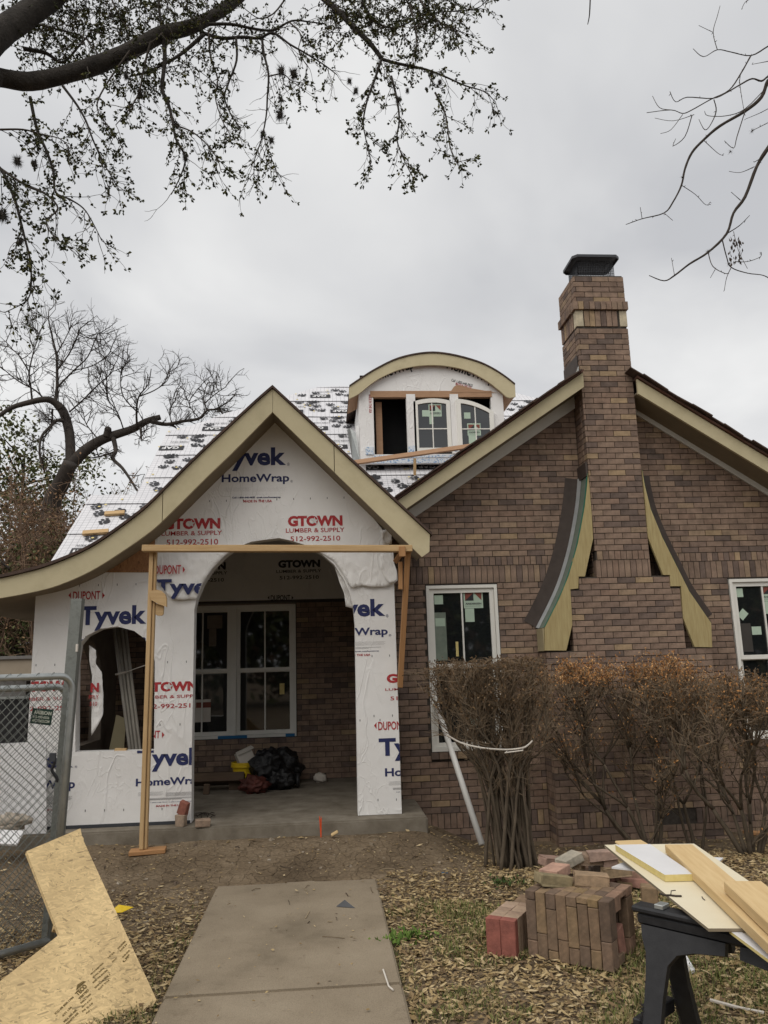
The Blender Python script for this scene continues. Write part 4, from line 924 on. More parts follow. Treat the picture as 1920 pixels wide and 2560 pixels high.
# temporary rail across the dormer and cleats on the slope
gr = thing('guard_rail', 'bare timber rail on a short post across the roof below the dormer', 'rail', at(1037, 1186, Y=12.75))
board('rail', at(884, 1157, Y=12.55), at(1180, 1115, Y=12.85), .09, .04, 'pinkwood', gr, upv=(0, -1, .5)); board('post', at(1037, 1188, Y=12.8), at(1037, 1146, Y=12.72), .09, .04, 'pine', gr, upv=(1, 0, 0))
def slope_at(px, py):
    d = at(px, py, Y=1.0)-CAM; t = (RZ0-RK*RY0-CAM.z)/(d.z-RK*d.y); return CAM+d*t
for k, (a, b_) in enumerate((((262, 1293), (312, 1290)), ((207, 1342), (272, 1337)))):
    tag(board('roof_cleat', slope_at(*a)+Vector((0, -.02, .05)), slope_at(*b_)+Vector((0, -.02, .05)), .09, .04, 'pine', upv=(0, -1, 1)), ('upper' if k == 0 else 'lower')+' of two short timber cleats nailed to the white roof slope', 'timber', 'cleats on the roof')
# ================================================================== timber shoring in front of the porch
fr = thing('shoring_frame', 'temporary pine post and header braced in front of the porch arch', 'timber frame', at(350, 2132, Y=7.3))
YP = 7.28
gpost = gz(-1.6, YP)
tp = at(378, 1377, Y=YP); btm = at(354, 2126, Y=YP); btm.z = gpost+.04
board('header', at(357, 1371.5, Y=YP-.03), at(1030, 1372, Y=YP-.03), .089, .06, 'pine', fr, upv=(0, 0, 1))
board('post', btm, tp+Vector((0, .03, .02)), .036, .05, 'pine', fr, upv=(0, 1, 0))
board('post', btm+Vector((.032, .02, 0)), tp+Vector((.032, .05, .0)), .024, .05, 'pine', fr, upv=(0, 1, 0))
board('base_plate', btm+Vector((-.10, 0, -.022)), btm+Vector((.2, .03, -.018)), .14, .036, 'pinedark', fr)
board('brace', at(1020, 1372, Y=YP+.03), at(1000, 1716, Y=YW-.05), .05, .075, 'pinedark', fr, upv=(0, -1, 0))
board('brace', at(1001, 1405, Y=YP+.12), at(1001, 1474, Y=YP+.12), .038, .06, 'pinedark', fr, upv=(0, -1, 0))
board('block', at(1005, 1366, Y=YP-.08), at(1006, 1392, Y=YP-.08), .06, .04, 'pinedark', fr, upv=(0, -1, 0))
board('block', at(990, 1402, Y=YP+.3), at(1008, 1377, Y=YP+.05), .05, .05, 'pinedark', fr, upv=(0, -1, 0))
# knee block with a scooped top tying the post back to the wall
kb = MB(); P = [(372, 1480), (380, 1476), (392, 1474), (404, 1477), (413, 1486), (416, 1496), (416, 1517), (398, 1511), (378, 1500)]
kb.plate([[wz(a, b_, YP-.01) for a, b_ in P]], XZ(YP-.01), .038); kb.build('knee_block', 'pine', fr)
kb = MB(); P = [(389, 1508), (409, 1514), (408, 1535), (404, 1539), (393, 1539), (388, 1535)]
kb.plate([[wz(a, b_, YP+.03) for a, b_ in P]], XZ(YP+.03), .03); kb.build('knee_block', 'pine', fr)
board('tie', at(384, 1490, Y=YP+.03), at(384, 1490, Y=YW-.02), .038, .07, 'pine', fr)

# ================================================================== things standing in the porch
for k in range(4):
    a = at(281+k*9.5, 1540, Y=8.62+.02*(k % 2)); b_ = at(326+k*8.5, 1885, Y=8.25+.02*(k % 2)); d_ = (b_-a).normalized(); b2 = b_+d_*((FZ+.01-b_.z)/d_.z)
    mb = MB(); mb.tube([a-d_*.35, b2], .0165, 10); o = mb.build('conduit', 'dirtypvc', smooth=False); o.data.shade_smooth()
    tag(o, ['leftmost', 'second from left', 'third from left', 'rightmost'][k]+' of four grey plastic pipes leaning in the small porch arch', 'pipe', 'pipes bundled in the small arch')
ring = []
c0, c1 = at(290, 1687, Y=8.42), at(314, 1684, Y=8.42)
for k in range(25):
    t = 2*math.pi*k/12; ring.append((c0+c1)/2+Vector((math.cos(t)*(c1.x-c0.x)*.55, math.sin(t)*.05, .008*k/12+.01*math.cos(t))))
ring += [c1+Vector((.03, -.05, .02)), at(340, 1671, Y=8.3), at(364, 1663, Y=8.1)]
mb = MB(); mb.tube(ring, .005, 5); tag(mb.build('tie_cord', 'card'), 'pale cord tied round the bundle of grey pipes', 'cord')
mb = MB(); mb.plate([[(0, 0), (.25, 0), (.25, .62), (.12, .66)]], lambda u, v, w=0: Vector((-2.56+u*.9+.0*v, 9.55+w+v*.25, FZ+.05+v*1.3)), .015)
tag(mb.build('trim_offcut', 'tanboard'), 'tan trim offcut leaning inside the small porch arch', 'board')
tag(board('wood_block', at(288, 1874.5, Y=YW+.06), at(317, 1875, Y=YW+.06), .06, .03, 'pine'), 'small pine block lying on the sill of the small arch', 'block')
# bench plank, bucket, carton, bags
pl = thing('plank_bench', 'low bench of a dark plank on short blocks against the porch wall', 'bench', (-1.7, 9.4, FZ))
p0, p1 = at(470, 1950, Y=9.75), at(612, 1945, Y=9.75)
board('plank', p0, p1,   .24, .10, 'olddark', pl, upv=(0, .35, 1)); 
a = at(514, 1972, Y=9.45); board('leg', (a.x, 9.5, FZ+.002), (a.x+.01, 9.5, p0.z-.02), .07, .04, 'olddark', pl, upv=(0, 1, 0)); board('leg', (-2.0, 9.5, FZ+.002), (-2.0, 9.5, p0.z-.02), .07, .04, 'olddark', pl, upv=(0, 1, 0))
YBk = 9.9; ctr = at(610, 1935, Y=YBk); zb = p0.z+.05; zt = at(610, 1905, Y=YBk).z
bk = thing('bucket', 'yellow plastic bucket holding rubbish beside black bags', 'bucket', (ctr.x, YBk, zb))
def lathe(mb, c, prof_, n=24):
    o = len(mb.v)
    for r_, z in prof_:
        for j in range(n): a = 2*math.pi*j/n; mb.v.append((c.x+r_*math.cos(a), c.y+r_*math.sin(a), c.z+z))
    for i in range(len(prof_)-1):
        for j in range(n): j2 = (j+1) % n; mb.f.append((o+i*n+j, o+i*n+j2, o+(i+1)*n+j2, o+(i+1)*n+j)); mb.c.append(None)
H_ = zt-FZ-.06
mb = MB(); c = Vector((ctr.x, YBk, zt-.20)); lathe(mb, c, [(.0, 0), (.115, 0), (.14, .155), (.152, .16), (.152, .20), (.14, .205), (.137, .16), (.11, .01)]); mb.build('tub', 'yellowplastic', bk, smooth=False)
mb = MB(); lathe(mb, c, [(.153, .148), (.157, .15), (.157, .165), (.153, .167)]); mb.build('rim_band', 'yellowplastic', bk)
crate_z = zt-.2
mb = MB(); mb.box2((ctr.x-.16, YBk-.16, FZ+.003), (ctr.x+.2, YBk+.3, crate_z-.002)); tag(mb.build('scrap_box', 'olddark'), 'dark scrap wood block under the yellow bucket', 'block')
cb = thing('carton', 'torn pale cardboard carton stuffed in the yellow bucket', 'carton', (ctr.x, YBk, zt))
rm_ = Matrix.Rotation(R(-22), 3, 'Y') @ Matrix.Rotation(R(20), 3, 'Z')
mb = MB(); mb.box(at(612, 1893, Y=YBk), (.19, .12, .16), rm_); mb.build('body', 'card', cb)
mb = MB(); mb.box(at(612, 1876, Y=YBk-.03), (.2, .10, .012), rm_ @ Matrix.Rotation(R(18), 3, 'X')); mb.build('lid', 'card', cb)
def lump(name, c, rad, mat, seed, sub=4, amp=.28, fr_=2.3, flat=0):
    bm = bmesh.new(); bmesh.ops.create_icosphere(bm, subdivisions=sub, radius=1)
    for v in bm.verts:
        p = v.co.copy(); k = 1+amp*noise.fractal(p*fr_+Vector((seed, 0, 0)), 1, 2, 4)
        crease = abs(noise.noise(p*5+Vector((0, seed, 0))))*.16; k -= crease
        v.co = Vector((p.x*rad[0], p.y*rad[1], max(p.z, -.8)*rad[2]))*k+Vector(c)
    me = bpy.data.meshes.new(name); bm.to_mesh(me); bm.free(); me.materials.append(MATS[mat]); me.shade_smooth(); return link(name, me)
tag(lump('rubbish_bag', at(668, 1915, Y=9.75), (.2, .2, .2), 'bagplastic', 1), 'front black rubbish bag slumped beside the yellow bucket', 'bag', 'black bags in the porch')
tag(lump('rubbish_bag', at(705, 1916, Y=10.0), (.24, .2, .2), 'bagplastic', 5), 'tallest black rubbish bag against the porch back wall', 'bag', 'black bags in the porch')
tag(lump('rubbish_bag', at(700, 1948, Y=9.7), (.2, .18, .14), 'bagplastic', 9), 'low flattened black rubbish bag on the porch floor', 'bag', 'black bags in the porch')
tag(lump('red_bag', at(634, 1964, Y=9.45), (.16, .11, .10), 'redbag', 3, amp=.5), 'dark red sack lying in front of the black bags', 'bag')
mb = MB(); c = at(745, 1950, Y=9.65); mb.tube([c+Vector((.0, .06*math.cos(2*math.pi*k/16), .06*math.sin(2*math.pi*k/16)+.0)) for k in range(17)], .02, 8); tag(mb.build('hose_coil', 'blackplastic'), 'small black hose coil lying right of the bags', 'hose')
tag(lump('crumpled_paper', at(800, 1945, Y=10.1), (.08, .06, .07), 'card', 12, 3, .5, 3), 'crumpled grey paper on the porch floor near the back wall', 'paper')
# bricks by the left jamb
def loose_brick(name, c, rot, col, label, size=(.2, .092, .06), group=None, mat='oldbrick', chip=.004):
    q = MB(); s = size
    bm = bmesh.new(); bmesh.ops.create_cube(bm, size=1, matrix=Matrix.Diagonal((*s, 1))); bmesh.ops.bevel(bm, geom=bm.edges[:], offset=.0032 if chip < .003 else .005, segments=1, affect='EDGES')
    for v in bm.verts: v.co += Vector((rnd.uniform(-chip, chip), rnd.uniform(-chip, chip), rnd.uniform(-chip, chip)))
    me = bpy.data.meshes.new(name); bm.to_mesh(me); bm.free(); me.materials.append(MATS[mat])
    ca = me.color_attributes.new('col', 'FLOAT_COLOR', 'CORNER'); ca.data.foreach_set('color', [x for _ in me.loops for x in (*col, 1.0)])
    o = bpy.data.objects.new(name, me); COL.objects.link(o); o.matrix_basis = Matrix.Translation(c) @ rot.to_4x4()
    if label: tag(o, label, 'brick', group)
    return o
RX = lambda a: Matrix.Rotation(R(a), 3, 'X'); RY_ = lambda a: Matrix.Rotation(R(a), 3, 'Y'); RZ = lambda a: Matrix.Rotation(R(a), 3, 'Z')
p = at(452, 2066, Y=7.68); loose_brick('brick', Vector((p.x, 7.68, FZ+.052)), RZ(70) @ RY_(90), (.30, .235, .18), 'grey brick standing under a red one at the left porch jamb', (.1, .09, .06))
p = at(459, 2030, Y=7.70); loose_brick('brick', Vector((p.x, 7.70, FZ+.155)), RY_(20) @ RZ(70) @ RY_(80), (.25, .105, .08), 'broken red brick balanced on a grey one against the wrapped jamb', (.12, .09, .06))
p = at(506, 2058, Z=FZ+.03); loose_brick('brick', Vector((p.x, p.y+.02, FZ+.032)), RZ(12), (.28, .21, .16), 'brown half brick lying on the porch edge inside the arch', (.13, .1, .06))
sr = random.Random(3)
mb = MB()
for k in range(10):
    a = at(480+sr.uniform(0, 60), 2038+sr.uniform(-3, 8), Z=FZ+.008); a.z = FZ+.006
    d = Vector((sr.uniform(-.12, .12), sr.uniform(-.05, .05), .01)); mb.tube([a, a+d*.5+Vector((0, 0, .012)), a+d], .004, 5)
tag(mb.build('splinter_litter', 'twig'), 'thin dark wood splinters scattered on the porch edge', 'debris', kind='stuff')

# ================================================================== white pipe, flag, little bits by the slab
a, b_ = at(1205, 2112, Z=-.05), at(1098, 1782, Y=8.52)
d_ = (a-b_).normalized(); mb = MB(); mb.tube([b_-d_*.12, a], .030, 14); tag(mb.build('drain_pipe', 'pvc', smooth=True), 'white plastic pipe leaning on the window behind the shrub', 'pipe')
p = at(804, 2096, Y=7.5); mb = MB(); mb.tube([(p.x-.004, 7.5, p.z), (p.x-.012, 7.505, p.z+.17)], .003, 5); st_ = mb.build('stake_flag', 'orange'); tag(st_, 'orange survey whisker stake in front of the porch slab', 'stake')
for k in range(14):
    mb = MB(); x = sr.uniform(-.012, .012); mb.tube([(p.x-.006+x*.3, 7.5, p.z+.01), (p.x-.01+x, 7.5+sr.uniform(-.01, .01), p.z+.12+sr.uniform(0, .07))], .0025, 4); mb.build('bristle', 'orange', st_)
p = at(828, 2088, Y=7.45); tag(board('wood_chip', p, p+Vector((.06, 0, .03)), .05, .02, 'lumber'), 'small square pine offcut beside the orange stake', 'block')
p = at(1090, 2108, Z=-.02); o = lump('stone', p+Vector((0, 0, .02)), (.07, .07, .05), 'stone', 22, 3, .4, 2); tag(o, 'rough grey lump at the right end of the porch slab', 'stone')

# ================================================================== chain-link gates and post
YGt = 5.45
pb, ptop = at(118, 2342, Y=YGt), at(191, 1496, Y=YGt)
tilt = (ptop-pb)
post = thing('fence_post', 'weathered square steel post leaning beside the chain link gate', 'post', (pb.x, YGt, 0))
ex = Vector((.072, 0, 0)); ey = Vector((0, .072, 0)); dn_ = tilt.normalized()
base = pb-dn_*(pb.z+.1)/dn_.z
mb = MB(); mb.add([base-ex/2, base+ex/2, base+ex/2+ey, base-ex/2+ey, ptop-ex/2, ptop+ex/2, ptop+ex/2+ey, ptop-ex/2+ey], [(0, 1, 5, 4), (1, 2, 6, 5), (2, 3, 7, 6), (3, 0, 4, 7), (4, 5, 6, 7)]); mb.build('shaft', 'galvpost', post)
def along(z): return base+dn_*((z-base.z)/dn_.z)
for py in (1788, 1812):
    q = at(184, py, Y=YGt); c = along(q.z)+Vector((.03, -.012, 0)); mb = MB(); mb.box(c, (.05, .03, .05)); mb.build('hinge', 'galvpost', post)
q = along(at(184, 1620, Y=YGt).z)
mb = MB(); mb.box(q+Vector((.034, -.008, 0)), (.012, .02, .05)); mb.build('weld_tab', 'card', post)
def gate(YG_, xr, z_top, r_, label, x_left=-3.0, mesh=True, lean=0, zb_=.03):
    g = thing('chain_link_gate', label, 'gate', (xr, YG_, 0)); c = .09
    def P(x, z): return Vector((xr+(x-xr)*.72+ (dn_.x/dn_.z)*(z-.9)*lean, YG_+(x-xr)*.69, z))
    path = [P(x_left, z_top), P(xr-.4, z_top)]+[P(xr-c+c*math.sin(t*math.pi/12), z_top-c+c*math.cos(t*math.pi/12)) for t in range(7)]+[P(xr, z_top-.4), P(xr, zb_)]
    mb = MB(); mb.tube(path, r_, 12); mb.build('pipe_frame', 'galv', g, smooth=True)
    if YG_ < 5.5: mb = MB(); mb.tube([P(x_left, zb_+.02), P(xr, zb_+.02)], r_, 10); mb.build('bottom_rail', 'galv', g, smooth=True)
    if mesh:
        mb = MB(); wr = .0026; pitch_ = .058; jr = random.Random(4)
        n_ = int((xr-.0-x_left)/(pitch_/2)); nz_ = int((z_top-zb_)/(pitch_/2))
        for i in range(n_+1):
            pts = []; x = xr-.012-i*pitch_/2
            for j in range(nz_+1):
                zig = (pitch_/4) if (j+i) % 2 == 0 else -(pitch_/4)
                z = z_top-j*pitch_/2
                pts.append(P(x+zig*1.08, z)+Vector((noise.noise(Vector((x*3, z*3, 1)))*.012, (.006 if (i+j) % 2 else -.006)-.004+noise.noise(Vector((x*2, z*2, 7)))*.02, noise.noise(Vector((x*2, z*2, 3)))*.012)))
            mb.tube(pts, wr, 3, cap=False)
        mb.build('chain_link_mesh', 'galvpost', g)
        for k in range(9):
            x = xr-.13-.105*k+jr.uniform(-.02, .02); c_ = P(x, z_top); sk = jr.uniform(.01, .03)
            mb = MB(); mb.tube([c_+Vector((sk*math.cos(t*.5236), (r_+.003)*math.sin(t*.5236), (r_+.003)*math.cos(t*.5236))) for t in range(13)], .0022, 4); mb.build('wire_tie', 'galvpost', g)
    return g, P
zt1 = at(100, 1692, Y=5.2).z; xr1 = at(168, 1760, Y=5.35).x
g1, P1 = gate(5.35, xr1, zt1, .0215, 'front chain link gate leaf with a dark fence maker sign', lean=1)
zt2 = at(100, 1718, Y=5.6).z; xr2 = at(158, 1770, Y=5.62).x
g2, P2 = gate(5.62, xr2, zt2, .0215, 'second chain link gate leaf folded behind the front one', lean=1)
# maker's sign wired to the mesh
def on_sign(u, v, w=0): return at(76+u*56+v*-6*0, 1788+v*40-u*-8*0+u*7, Y=5.32-w)
sg = MB(); sg.add([at(74, 1808, Y=5.22), at(127, 1814, Y=5.22), at(134, 1774, Y=5.22), at(82, 1770, Y=5.22)], [(0, 1, 2, 3)]); sgn = tag(sg.build('fence_sign', 'signgreen', g1, fix=False), 'small dark green fence company sign')
A, Bx, Bz = at(76, 1807, Y=5.215), at(126, 1812, Y=5.215), at(83, 1772, Y=5.215)
tx = MB()
def sg_t(s, u0, v0, u1, v1, bold): lay_text(tx, s, (u0, v0, u1, v1), lambda u, v: A+(Bx-A)*u+(Bz-A)*v+Vector((0, -.001, 0)), bold)
sg_t('AMERICAN', .08, .66, .95, .92, .04); sg_t('512-933-0356', .06, .38, .88, .56, .02); sg_t('AFC-FENCE.COM', .06, .1, .92, .3, .02); tx.build('lettering', 'signwhite', sgn, fix=False)
# latch and chain
lc = MB(); pts = [at(130+5*math.sin(k*.9)+k*.9, 1893+k*6.2, Y=5.25) for k in range(11)]; lc.tube(pts, .011, 6); lk = lc.build('chain', 'blackplastic', g1)
mb = MB(); mb.box(at(132, 1893, Y=5.25), (.035, .03, .05)); mb.build('padlock', 'darkmetal', g1)
# white sheet leaning on the wall behind the gate
mb = MB(); P = [(-60, 1862), (117, 1853), (110, 2048), (-60, 2060)]
q = [at(a, b_, Y=7.55+(.1 if b_ < 1900 else 0)) for a, b_ in P]; q[2].z = q[3].z = FZ+.003; q[2].y = q[3].y = 7.645
mb.add(q, [(0, 1, 2, 3)]); o = mb.build('foam_sheet', 'whiteboard', fix=False); md = o.modifiers.new('t', 'SOLIDIFY'); md.thickness = .02
tag(o, 'blank white sheet leaning on the wrapped wall behind the gate', 'sheet')
tag(board('white_panel', at(-30, 2092, Y=7.2), at(52, 2096, Y=7.2), .16, .025, 'whiteboard', upv=(0, -.6, 1)), 'white panel offcut lying on the ground behind the gate', 'panel')
for k, lab in enumerate(('leftmost', 'tall second', 'flat third', 'rightmost')):
    c = at(6+k*14, 2066-(k % 2)*14, Y=7.35); tag(lump('stone', c, (.08+.02*(k % 2), .07, .05+.02*(k == 1)), 'stone', 40+k, 3, .4, 2), lab+' rough tan stone of the row behind the chain link gate', 'stone', 'stones behind the gate')

# ================================================================== cut sheet of strand board leaning at the left
P1_, T_, G_ = at(391, 2499, Z=.012), at(201, 2071, Y=5.16), Vector((-1.62, 3.72, .012))
nrm = (T_-P1_).cross(G_-P1_).normalized()
if nrm.z < 0: nrm = -nrm
xax = (T_-P1_).normalized(); yax = nrm.cross(xax)
def osb_uv(px, py):
    p = on_plane(px, py, P1_, nrm)-P1_; return (p.dot(xax), p.dot(yax))
OB = [(66, 2128), (201, 2071), (205, 2090), (209, 2096), (209, 2102), (391, 2499), (384, 2512), (352, 2572), (292, 2665), (150, 2760), (-120, 2800), (-170, 2578), (0, 2453), (148.5, 2336)]
mb = MB(); loops = [[osb_uv(*p) for p in OB]]
mb.plate(loops, lambda u, v, w=0: Vector((u, v, -w)), .022)
o = mb.build('strand_board', 'osb')
o.matrix_basis = Matrix(((xax.x, yax.x, nrm.x, P1_.x), (xax.y, yax.y, nrm.y, P1_.y), (xax.z, yax.z, nrm.z, P1_.z), (0, 0, 0, 1)))
tag(o, 'notched sheet of tan strand board leaning on the chain link gate', 'board')
tx = MB()
def osb_t(s, x0, y0, x1, y1, hpx, bold=.01):
    a, b_ = on_plane(x0, y0, P1_, nrm), on_plane(x1, y1, P1_, nrm); L_ = (b_-a).length; u = (b_-a)/L_; v = nrm.cross(u); h_ = hpx/430*.47
    lay_text(tx, s, (0, 0, L_, h_), lambda a_, c_: a+u*a_+v*c_+nrm*.0015, bold)
for s, x0, y0, x1, y1, h_, bd in (('TECO', 195, 2491, 219, 2467, 17, .03), ('TESTED', 199, 2500, 223, 2476, 8, .02), ('MILL 500', 203, 2510, 228, 2486, 6, .015), ('2021 JULY', 206, 2521, 232, 2497, 6, .015), ('PS 2-10', 207, 2531, 233, 2509, 6, .015), ('EXP 1', 216, 2535, 229, 2526, 5, .01),
    ('PRF 610 SHEATHING', 228, 2438, 259, 2409, 6, .015), ('SPAN 24/16', 233, 2446, 261, 2421, 6, .015), ('SIZED FOR SPACING', 233, 2459, 270, 2426, 6, .015), ('EXPOSURE 1', 238, 2472, 276, 2437, 6, .015), ('CAT 7/16', 247, 2476, 274, 2451, 6, .015),
    ('THICKNESS', 296, 2374, 315, 2354, 7, .015), ('0.418 IN', 301, 2380, 318, 2362, 7, .015), ('THIS SIDE', 307, 2396, 325, 2377, 6, .015), ('UP', 310, 2407, 326, 2388, 8, .02), ('15/32', 271, 2396, 287, 2382, 6, .01), ('GOOD', 281, 2407, 293, 2396, 5, .01),
    ('ICC-ES ESR-1785', 139, 2537, 185, 2494, 7, .015), ('ATI 106', 157, 2543, 180, 2519, 7, .015), ('MILL 500 AM', 161, 2557, 192, 2527, 7, .015), ('STRENGTH AXIS', 166, 2565, 197, 2534, 7, .015)):
    osb_t(s, x0, y0, x1, y1, h_*1.25, bd+.025)
a = [on_plane(*p, P1_, nrm)+nrm*.0015 for p in ((190, 2477), (215, 2454), (207, 2453), (193, 2462))]; tx.add(a, [(0, 1, 2, 3)])
lt = tx.build('lettering', 'inkbrown', o, fix=False)
tag(board('support_stud', at(175, 2230, Y=5.22), at(150, 2330, Y=5.05), .09, .04, 'lumber', upv=nrm), 'pine stud end propped behind the strand board sheet', 'timber')
p = at(300, 2277, Z=.03)
mb = MB(); mb.add([p+Vector((-.1, 0, -.01)), p+Vector((.02, -.04, 0)), p+Vector((.09, .0, .02)), p+Vector((-.02, .04, .03)), p+Vector((-.06, .03, .0))], [(0, 1, 2, 3, 4)]); o = mb.build('plastic_scrap', 'yellowplastic', fix=False); md = o.modifiers.new('t', 'SOLIDIFY'); md.thickness = .003; tag(o, 'yellow plastic scrap on the dirt behind the strand board', 'scrap')

# ================================================================== salvaged bricks
OP = [(.22, .155, .105), (.185, .132, .092), (.14, .102, .078), (.24, .172, .108), (.20, .142, .10), (.235, .168, .095), (.215, .152, .112), (.165, .12, .09), (.195, .14, .098)]
A_, B_, C_ = at(1320.7, 2394, Z=.0), at(1535.5, 2437, Z=.0), at(1590, 2398, Z=.0)
ux = (B_-A_); ux.z = 0; LW = ux.length; ux.normalize(); uy = Vector((-ux.y, ux.x, 0)); 
ncol = 8; cw = LW/ncol
stk = thing('brick_stack', 'neat block of salvaged brown bricks standing on end in the leaves', 'brick stack', (A_+B_)/2)
rotS = Matrix((ux, uy, Vector((0, 0, 1)))).transposed(); H_S = .352
bl = cw*3.45
def sbrick(c, size, parent, col=None, rot=None, pal=OP):
    o = loose_brick('brick', c, rot or rotS, col or rnd.choice(pal), None, size, chip=.0016); o.parent = parent; o.matrix_parent_inverse = inv(parent); return o
for i in range(ncol):
    for d in range(4):
        st0 = [0, bl*.33, 0, bl*.66, 0, bl*.5, .03, bl*.4][i] if d < 4 else 0
        z = -.0; first = True
        hts = []
        cut = [.42, .55, .45, .62, .40, .68, .25, .5][(i*3+d) % 8]
        zz = [0, bl*cut, bl*(cut+1), H_S]; 
        for z0, z1 in zip(zz, zz[1:]):
            z1 = min(z1, H_S)
            if H_S-z1 < .03: z1 = H_S
            if z1-z0 < .02 or z0 > H_S-.03: continue
            if 0 < i < 7 and 0 < d < 3 and z1 < H_S-.001: continue        # hidden core
            if i == 7 and d in (1, 2) and z0 < H_S*.72 and z1 > .1: continue   # the gap in the end
            c = A_+ux*((i+.5)*cw)+uy*((d+.5)*.098)+Vector((0, 0, (z0+z1)/2+.006))+uy*rnd.uniform(-.0015, .0015)
            sbrick(c, (cw-.003, .095, z1-z0-.003), stk, (.25, .165, .12) if i == 7 and rnd.random() < .4 else None)
c = A_+ux*(7.3*cw)+uy*.2+Vector((0, 0, .10)); sbrick(c, (cw*.9, .1, .16), stk, (.30, .16, .125), rotS @ RX(12))
c = A_+ux*(.6*cw)+uy*.36+Vector((0, 0, H_S+.03)); sbrick(c, (.12, .2, .055), stk, (.42, .27, .21))
# smaller block at its left
A2, B2_ = at(1217, 2390, Z=0), at(1292, 2402, Z=0); u2 = (B2_-A2); u2.z = 0; w2_ = u2.length; u2.normalize(); v2 = Vector((-u2.y, u2.x, 0)); rot2 = Matrix((u2, v2, Vector((0, 0, 1)))).transposed()
st2 = thing('brick_stack', 'low red-faced pair of brick rows left of the big brick stack', 'brick stack', A2)
for d in range(6):
    for i in range(2):
        c = A2+u2*((i+.5)*w2_/2)+v2*((d+.5)*.058+.0)+Vector((0, 0, .105)); sbrick(c, (w2_/2-.003, .055, .2+rnd.uniform(-.004, .004)), st2, (.27, .105, .085) if d == 0 else rnd.choice([(.36, .27, .2), (.3, .22, .165), (.4, .3, .23)]), rot2)
# loose bricks thrown behind the stack
LB = [((1385, 2192), .40, 8, 12, (.30, .235, .155), 'tan brick lying on the brick stack, nearer the shrub'), ((1478, 2190), .40, -12, 5, (.36, .245, .175), 'pale pink brick lying on the brick stack beside a tan one'),
      ((1383, 2155), .22, 20, 10, (.36, .23, .2), 'pinkish brick at the shrub end of the loose brick heap'), ((1422, 2150), .26, 35, -8, (.42, .36, .32), 'pale grey brick tilted on top of the loose heap'),
      ((1440, 2160), .20, 60, 14, (.38, .27, .2), 'chipped tan brick wedged under the pale grey one'), ((1476, 2147), .24, 5, 6, (.36, .25, .2), 'brown brick on the heap left of the twin pink ones'),
      ((1504, 2138), .27, -8, -4, (.40, .27, .24), 'pink brick topmost on the loose heap'), ((1520, 2150), .22, 82, 3, (.36, .24, .21), 'pink brick set across the top of the heap near the panels'),
      ((1470, 2170), .12, 15, 0, (.34, .22, .18), 'brown brick low in the heap under the twin pinks'), ((1508, 2172), .13, 4, 0, (.17, .13, .12), 'dark brick in the middle of the loose heap'),
      ((1540, 2180), .16, 10, 0, (.33, .23, .16), 'tan brick under the tip of the cream panel'), ((1570, 2186), .10, -10, 0, (.36, .22, .18), 'red-brown brick at the sawhorse end of the heap'),
      ((1400, 2180), .10, 70, 0, (.3, .2, .17), 'brown brick at ground level below the pale grey one'), ((1530, 2200), .06, 30, 0, (.33, .17, .14), 'reddish brick lying flat behind the stack'),
      ((1590, 2205), .06, -25, 4, (.38, .2, .17), 'red brick half hidden behind the sawhorse end')]
back = A_+uy*.62
for (px, py), z, rz, ry, col, lab in LB:
    if z >= .39: p = at(px, py+8, Z=H_S+.034)
    else: p = at(px, py, Z=z+.0); 
    col = (col[0]*.82, col[1]*.88, col[2]*.82)
    loose_brick('brick', p, RZ(rz) @ RY_(ry) @ RX(rnd.uniform(-6, 6)), col, lab, (.2, .1, .062), 'loose bricks heaped behind the stack', chip=.007)
for k, (px, py, z, rz) in enumerate(((1400, 2205, .04, 20), (1440, 2200, .10, -30), (1450, 2185, .04, 65), (1490, 2195, .05, 5), (1520, 2190, .04, 40), (1475, 2215, .04, 12), (1560, 2212, .04, 70))):
    loose_brick('brick', at(px, py, Z=z), RZ(rz) @ RX(rnd.uniform(-5, 5)), rnd.choice(OP), ['brown bottom brick of the heap, nearest the upright shrub', 'brown brick second up at the shrub end of the heap', 'brown bottom brick turned end-on in the heap', 'brown bottom brick under the pink topmost ones', 'brown bottom brick turned askew below the cream panel tip', 'brown brick just behind the stack top in the heap', 'brown bottom brick nearest the sawhorse in the heap'][k], (.2, .1, .062), 'bottom bricks of the loose heap', chip=.006)
for k, (px, py, z) in enumerate(((1310, 2262, .16), (1305, 2275, .06))):
    loose_brick('brick', at(px, py, Z=z), RZ(60), OP[k], ('upper' if k == 0 else 'lower')+' brick peeping out behind the left edge of the stack', (.2, .1, .062))
for k, (px, py, z) in enumerate(((1626, 2262, .27), (1630, 2300, .17), (1628, 2345, .06))):
    loose_brick('brick', at(px, py, Z=z), RZ(-20) @ RY_(90), OP[3-k], ['top', 'middle', 'bottom'][k]+' brick of the column between stack and sawhorse', (.2, .1, .09))

# ================================================================== sawhorse with boards on it
ZH = .735
e0 = at(1588, 2256, Z=ZH); e1 = at(1935, 2330, Z=ZH); dv = (e1-e0); dv.z = 0; dv.normalize(); pv = Vector((-dv.y, dv.x, 0))
sh = thing('sawhorse', 'black plastic folding sawhorse under a load of boards', 'sawhorse', (e0+dv*.35)*1)
sh.location.z = 0
Ls = max(.75, (e1-e0).length)
def hb(c0, c1, w, h_, name, mat='blackplastic', bev=.008): return board(name, c0, c1, w, h_, mat, sh, bev=bev)
hb(e0+Vector((0, 0, -.012)), e0+dv*Ls+Vector((0, 0, -.012)), .075, .024, 'top_rail'); hb(e0+dv*.015+Vector((0, 0, -.045)), e0+dv*(Ls-.015)+Vector((0, 0, -.045)), .055, .04, 'rail_groove')
hb(e0+dv*.09+Vector((0, 0, .008)), e0+dv*.125+Vector((0, 0, .008)), .05, .016, 'metal_clip', 'galv', .002)
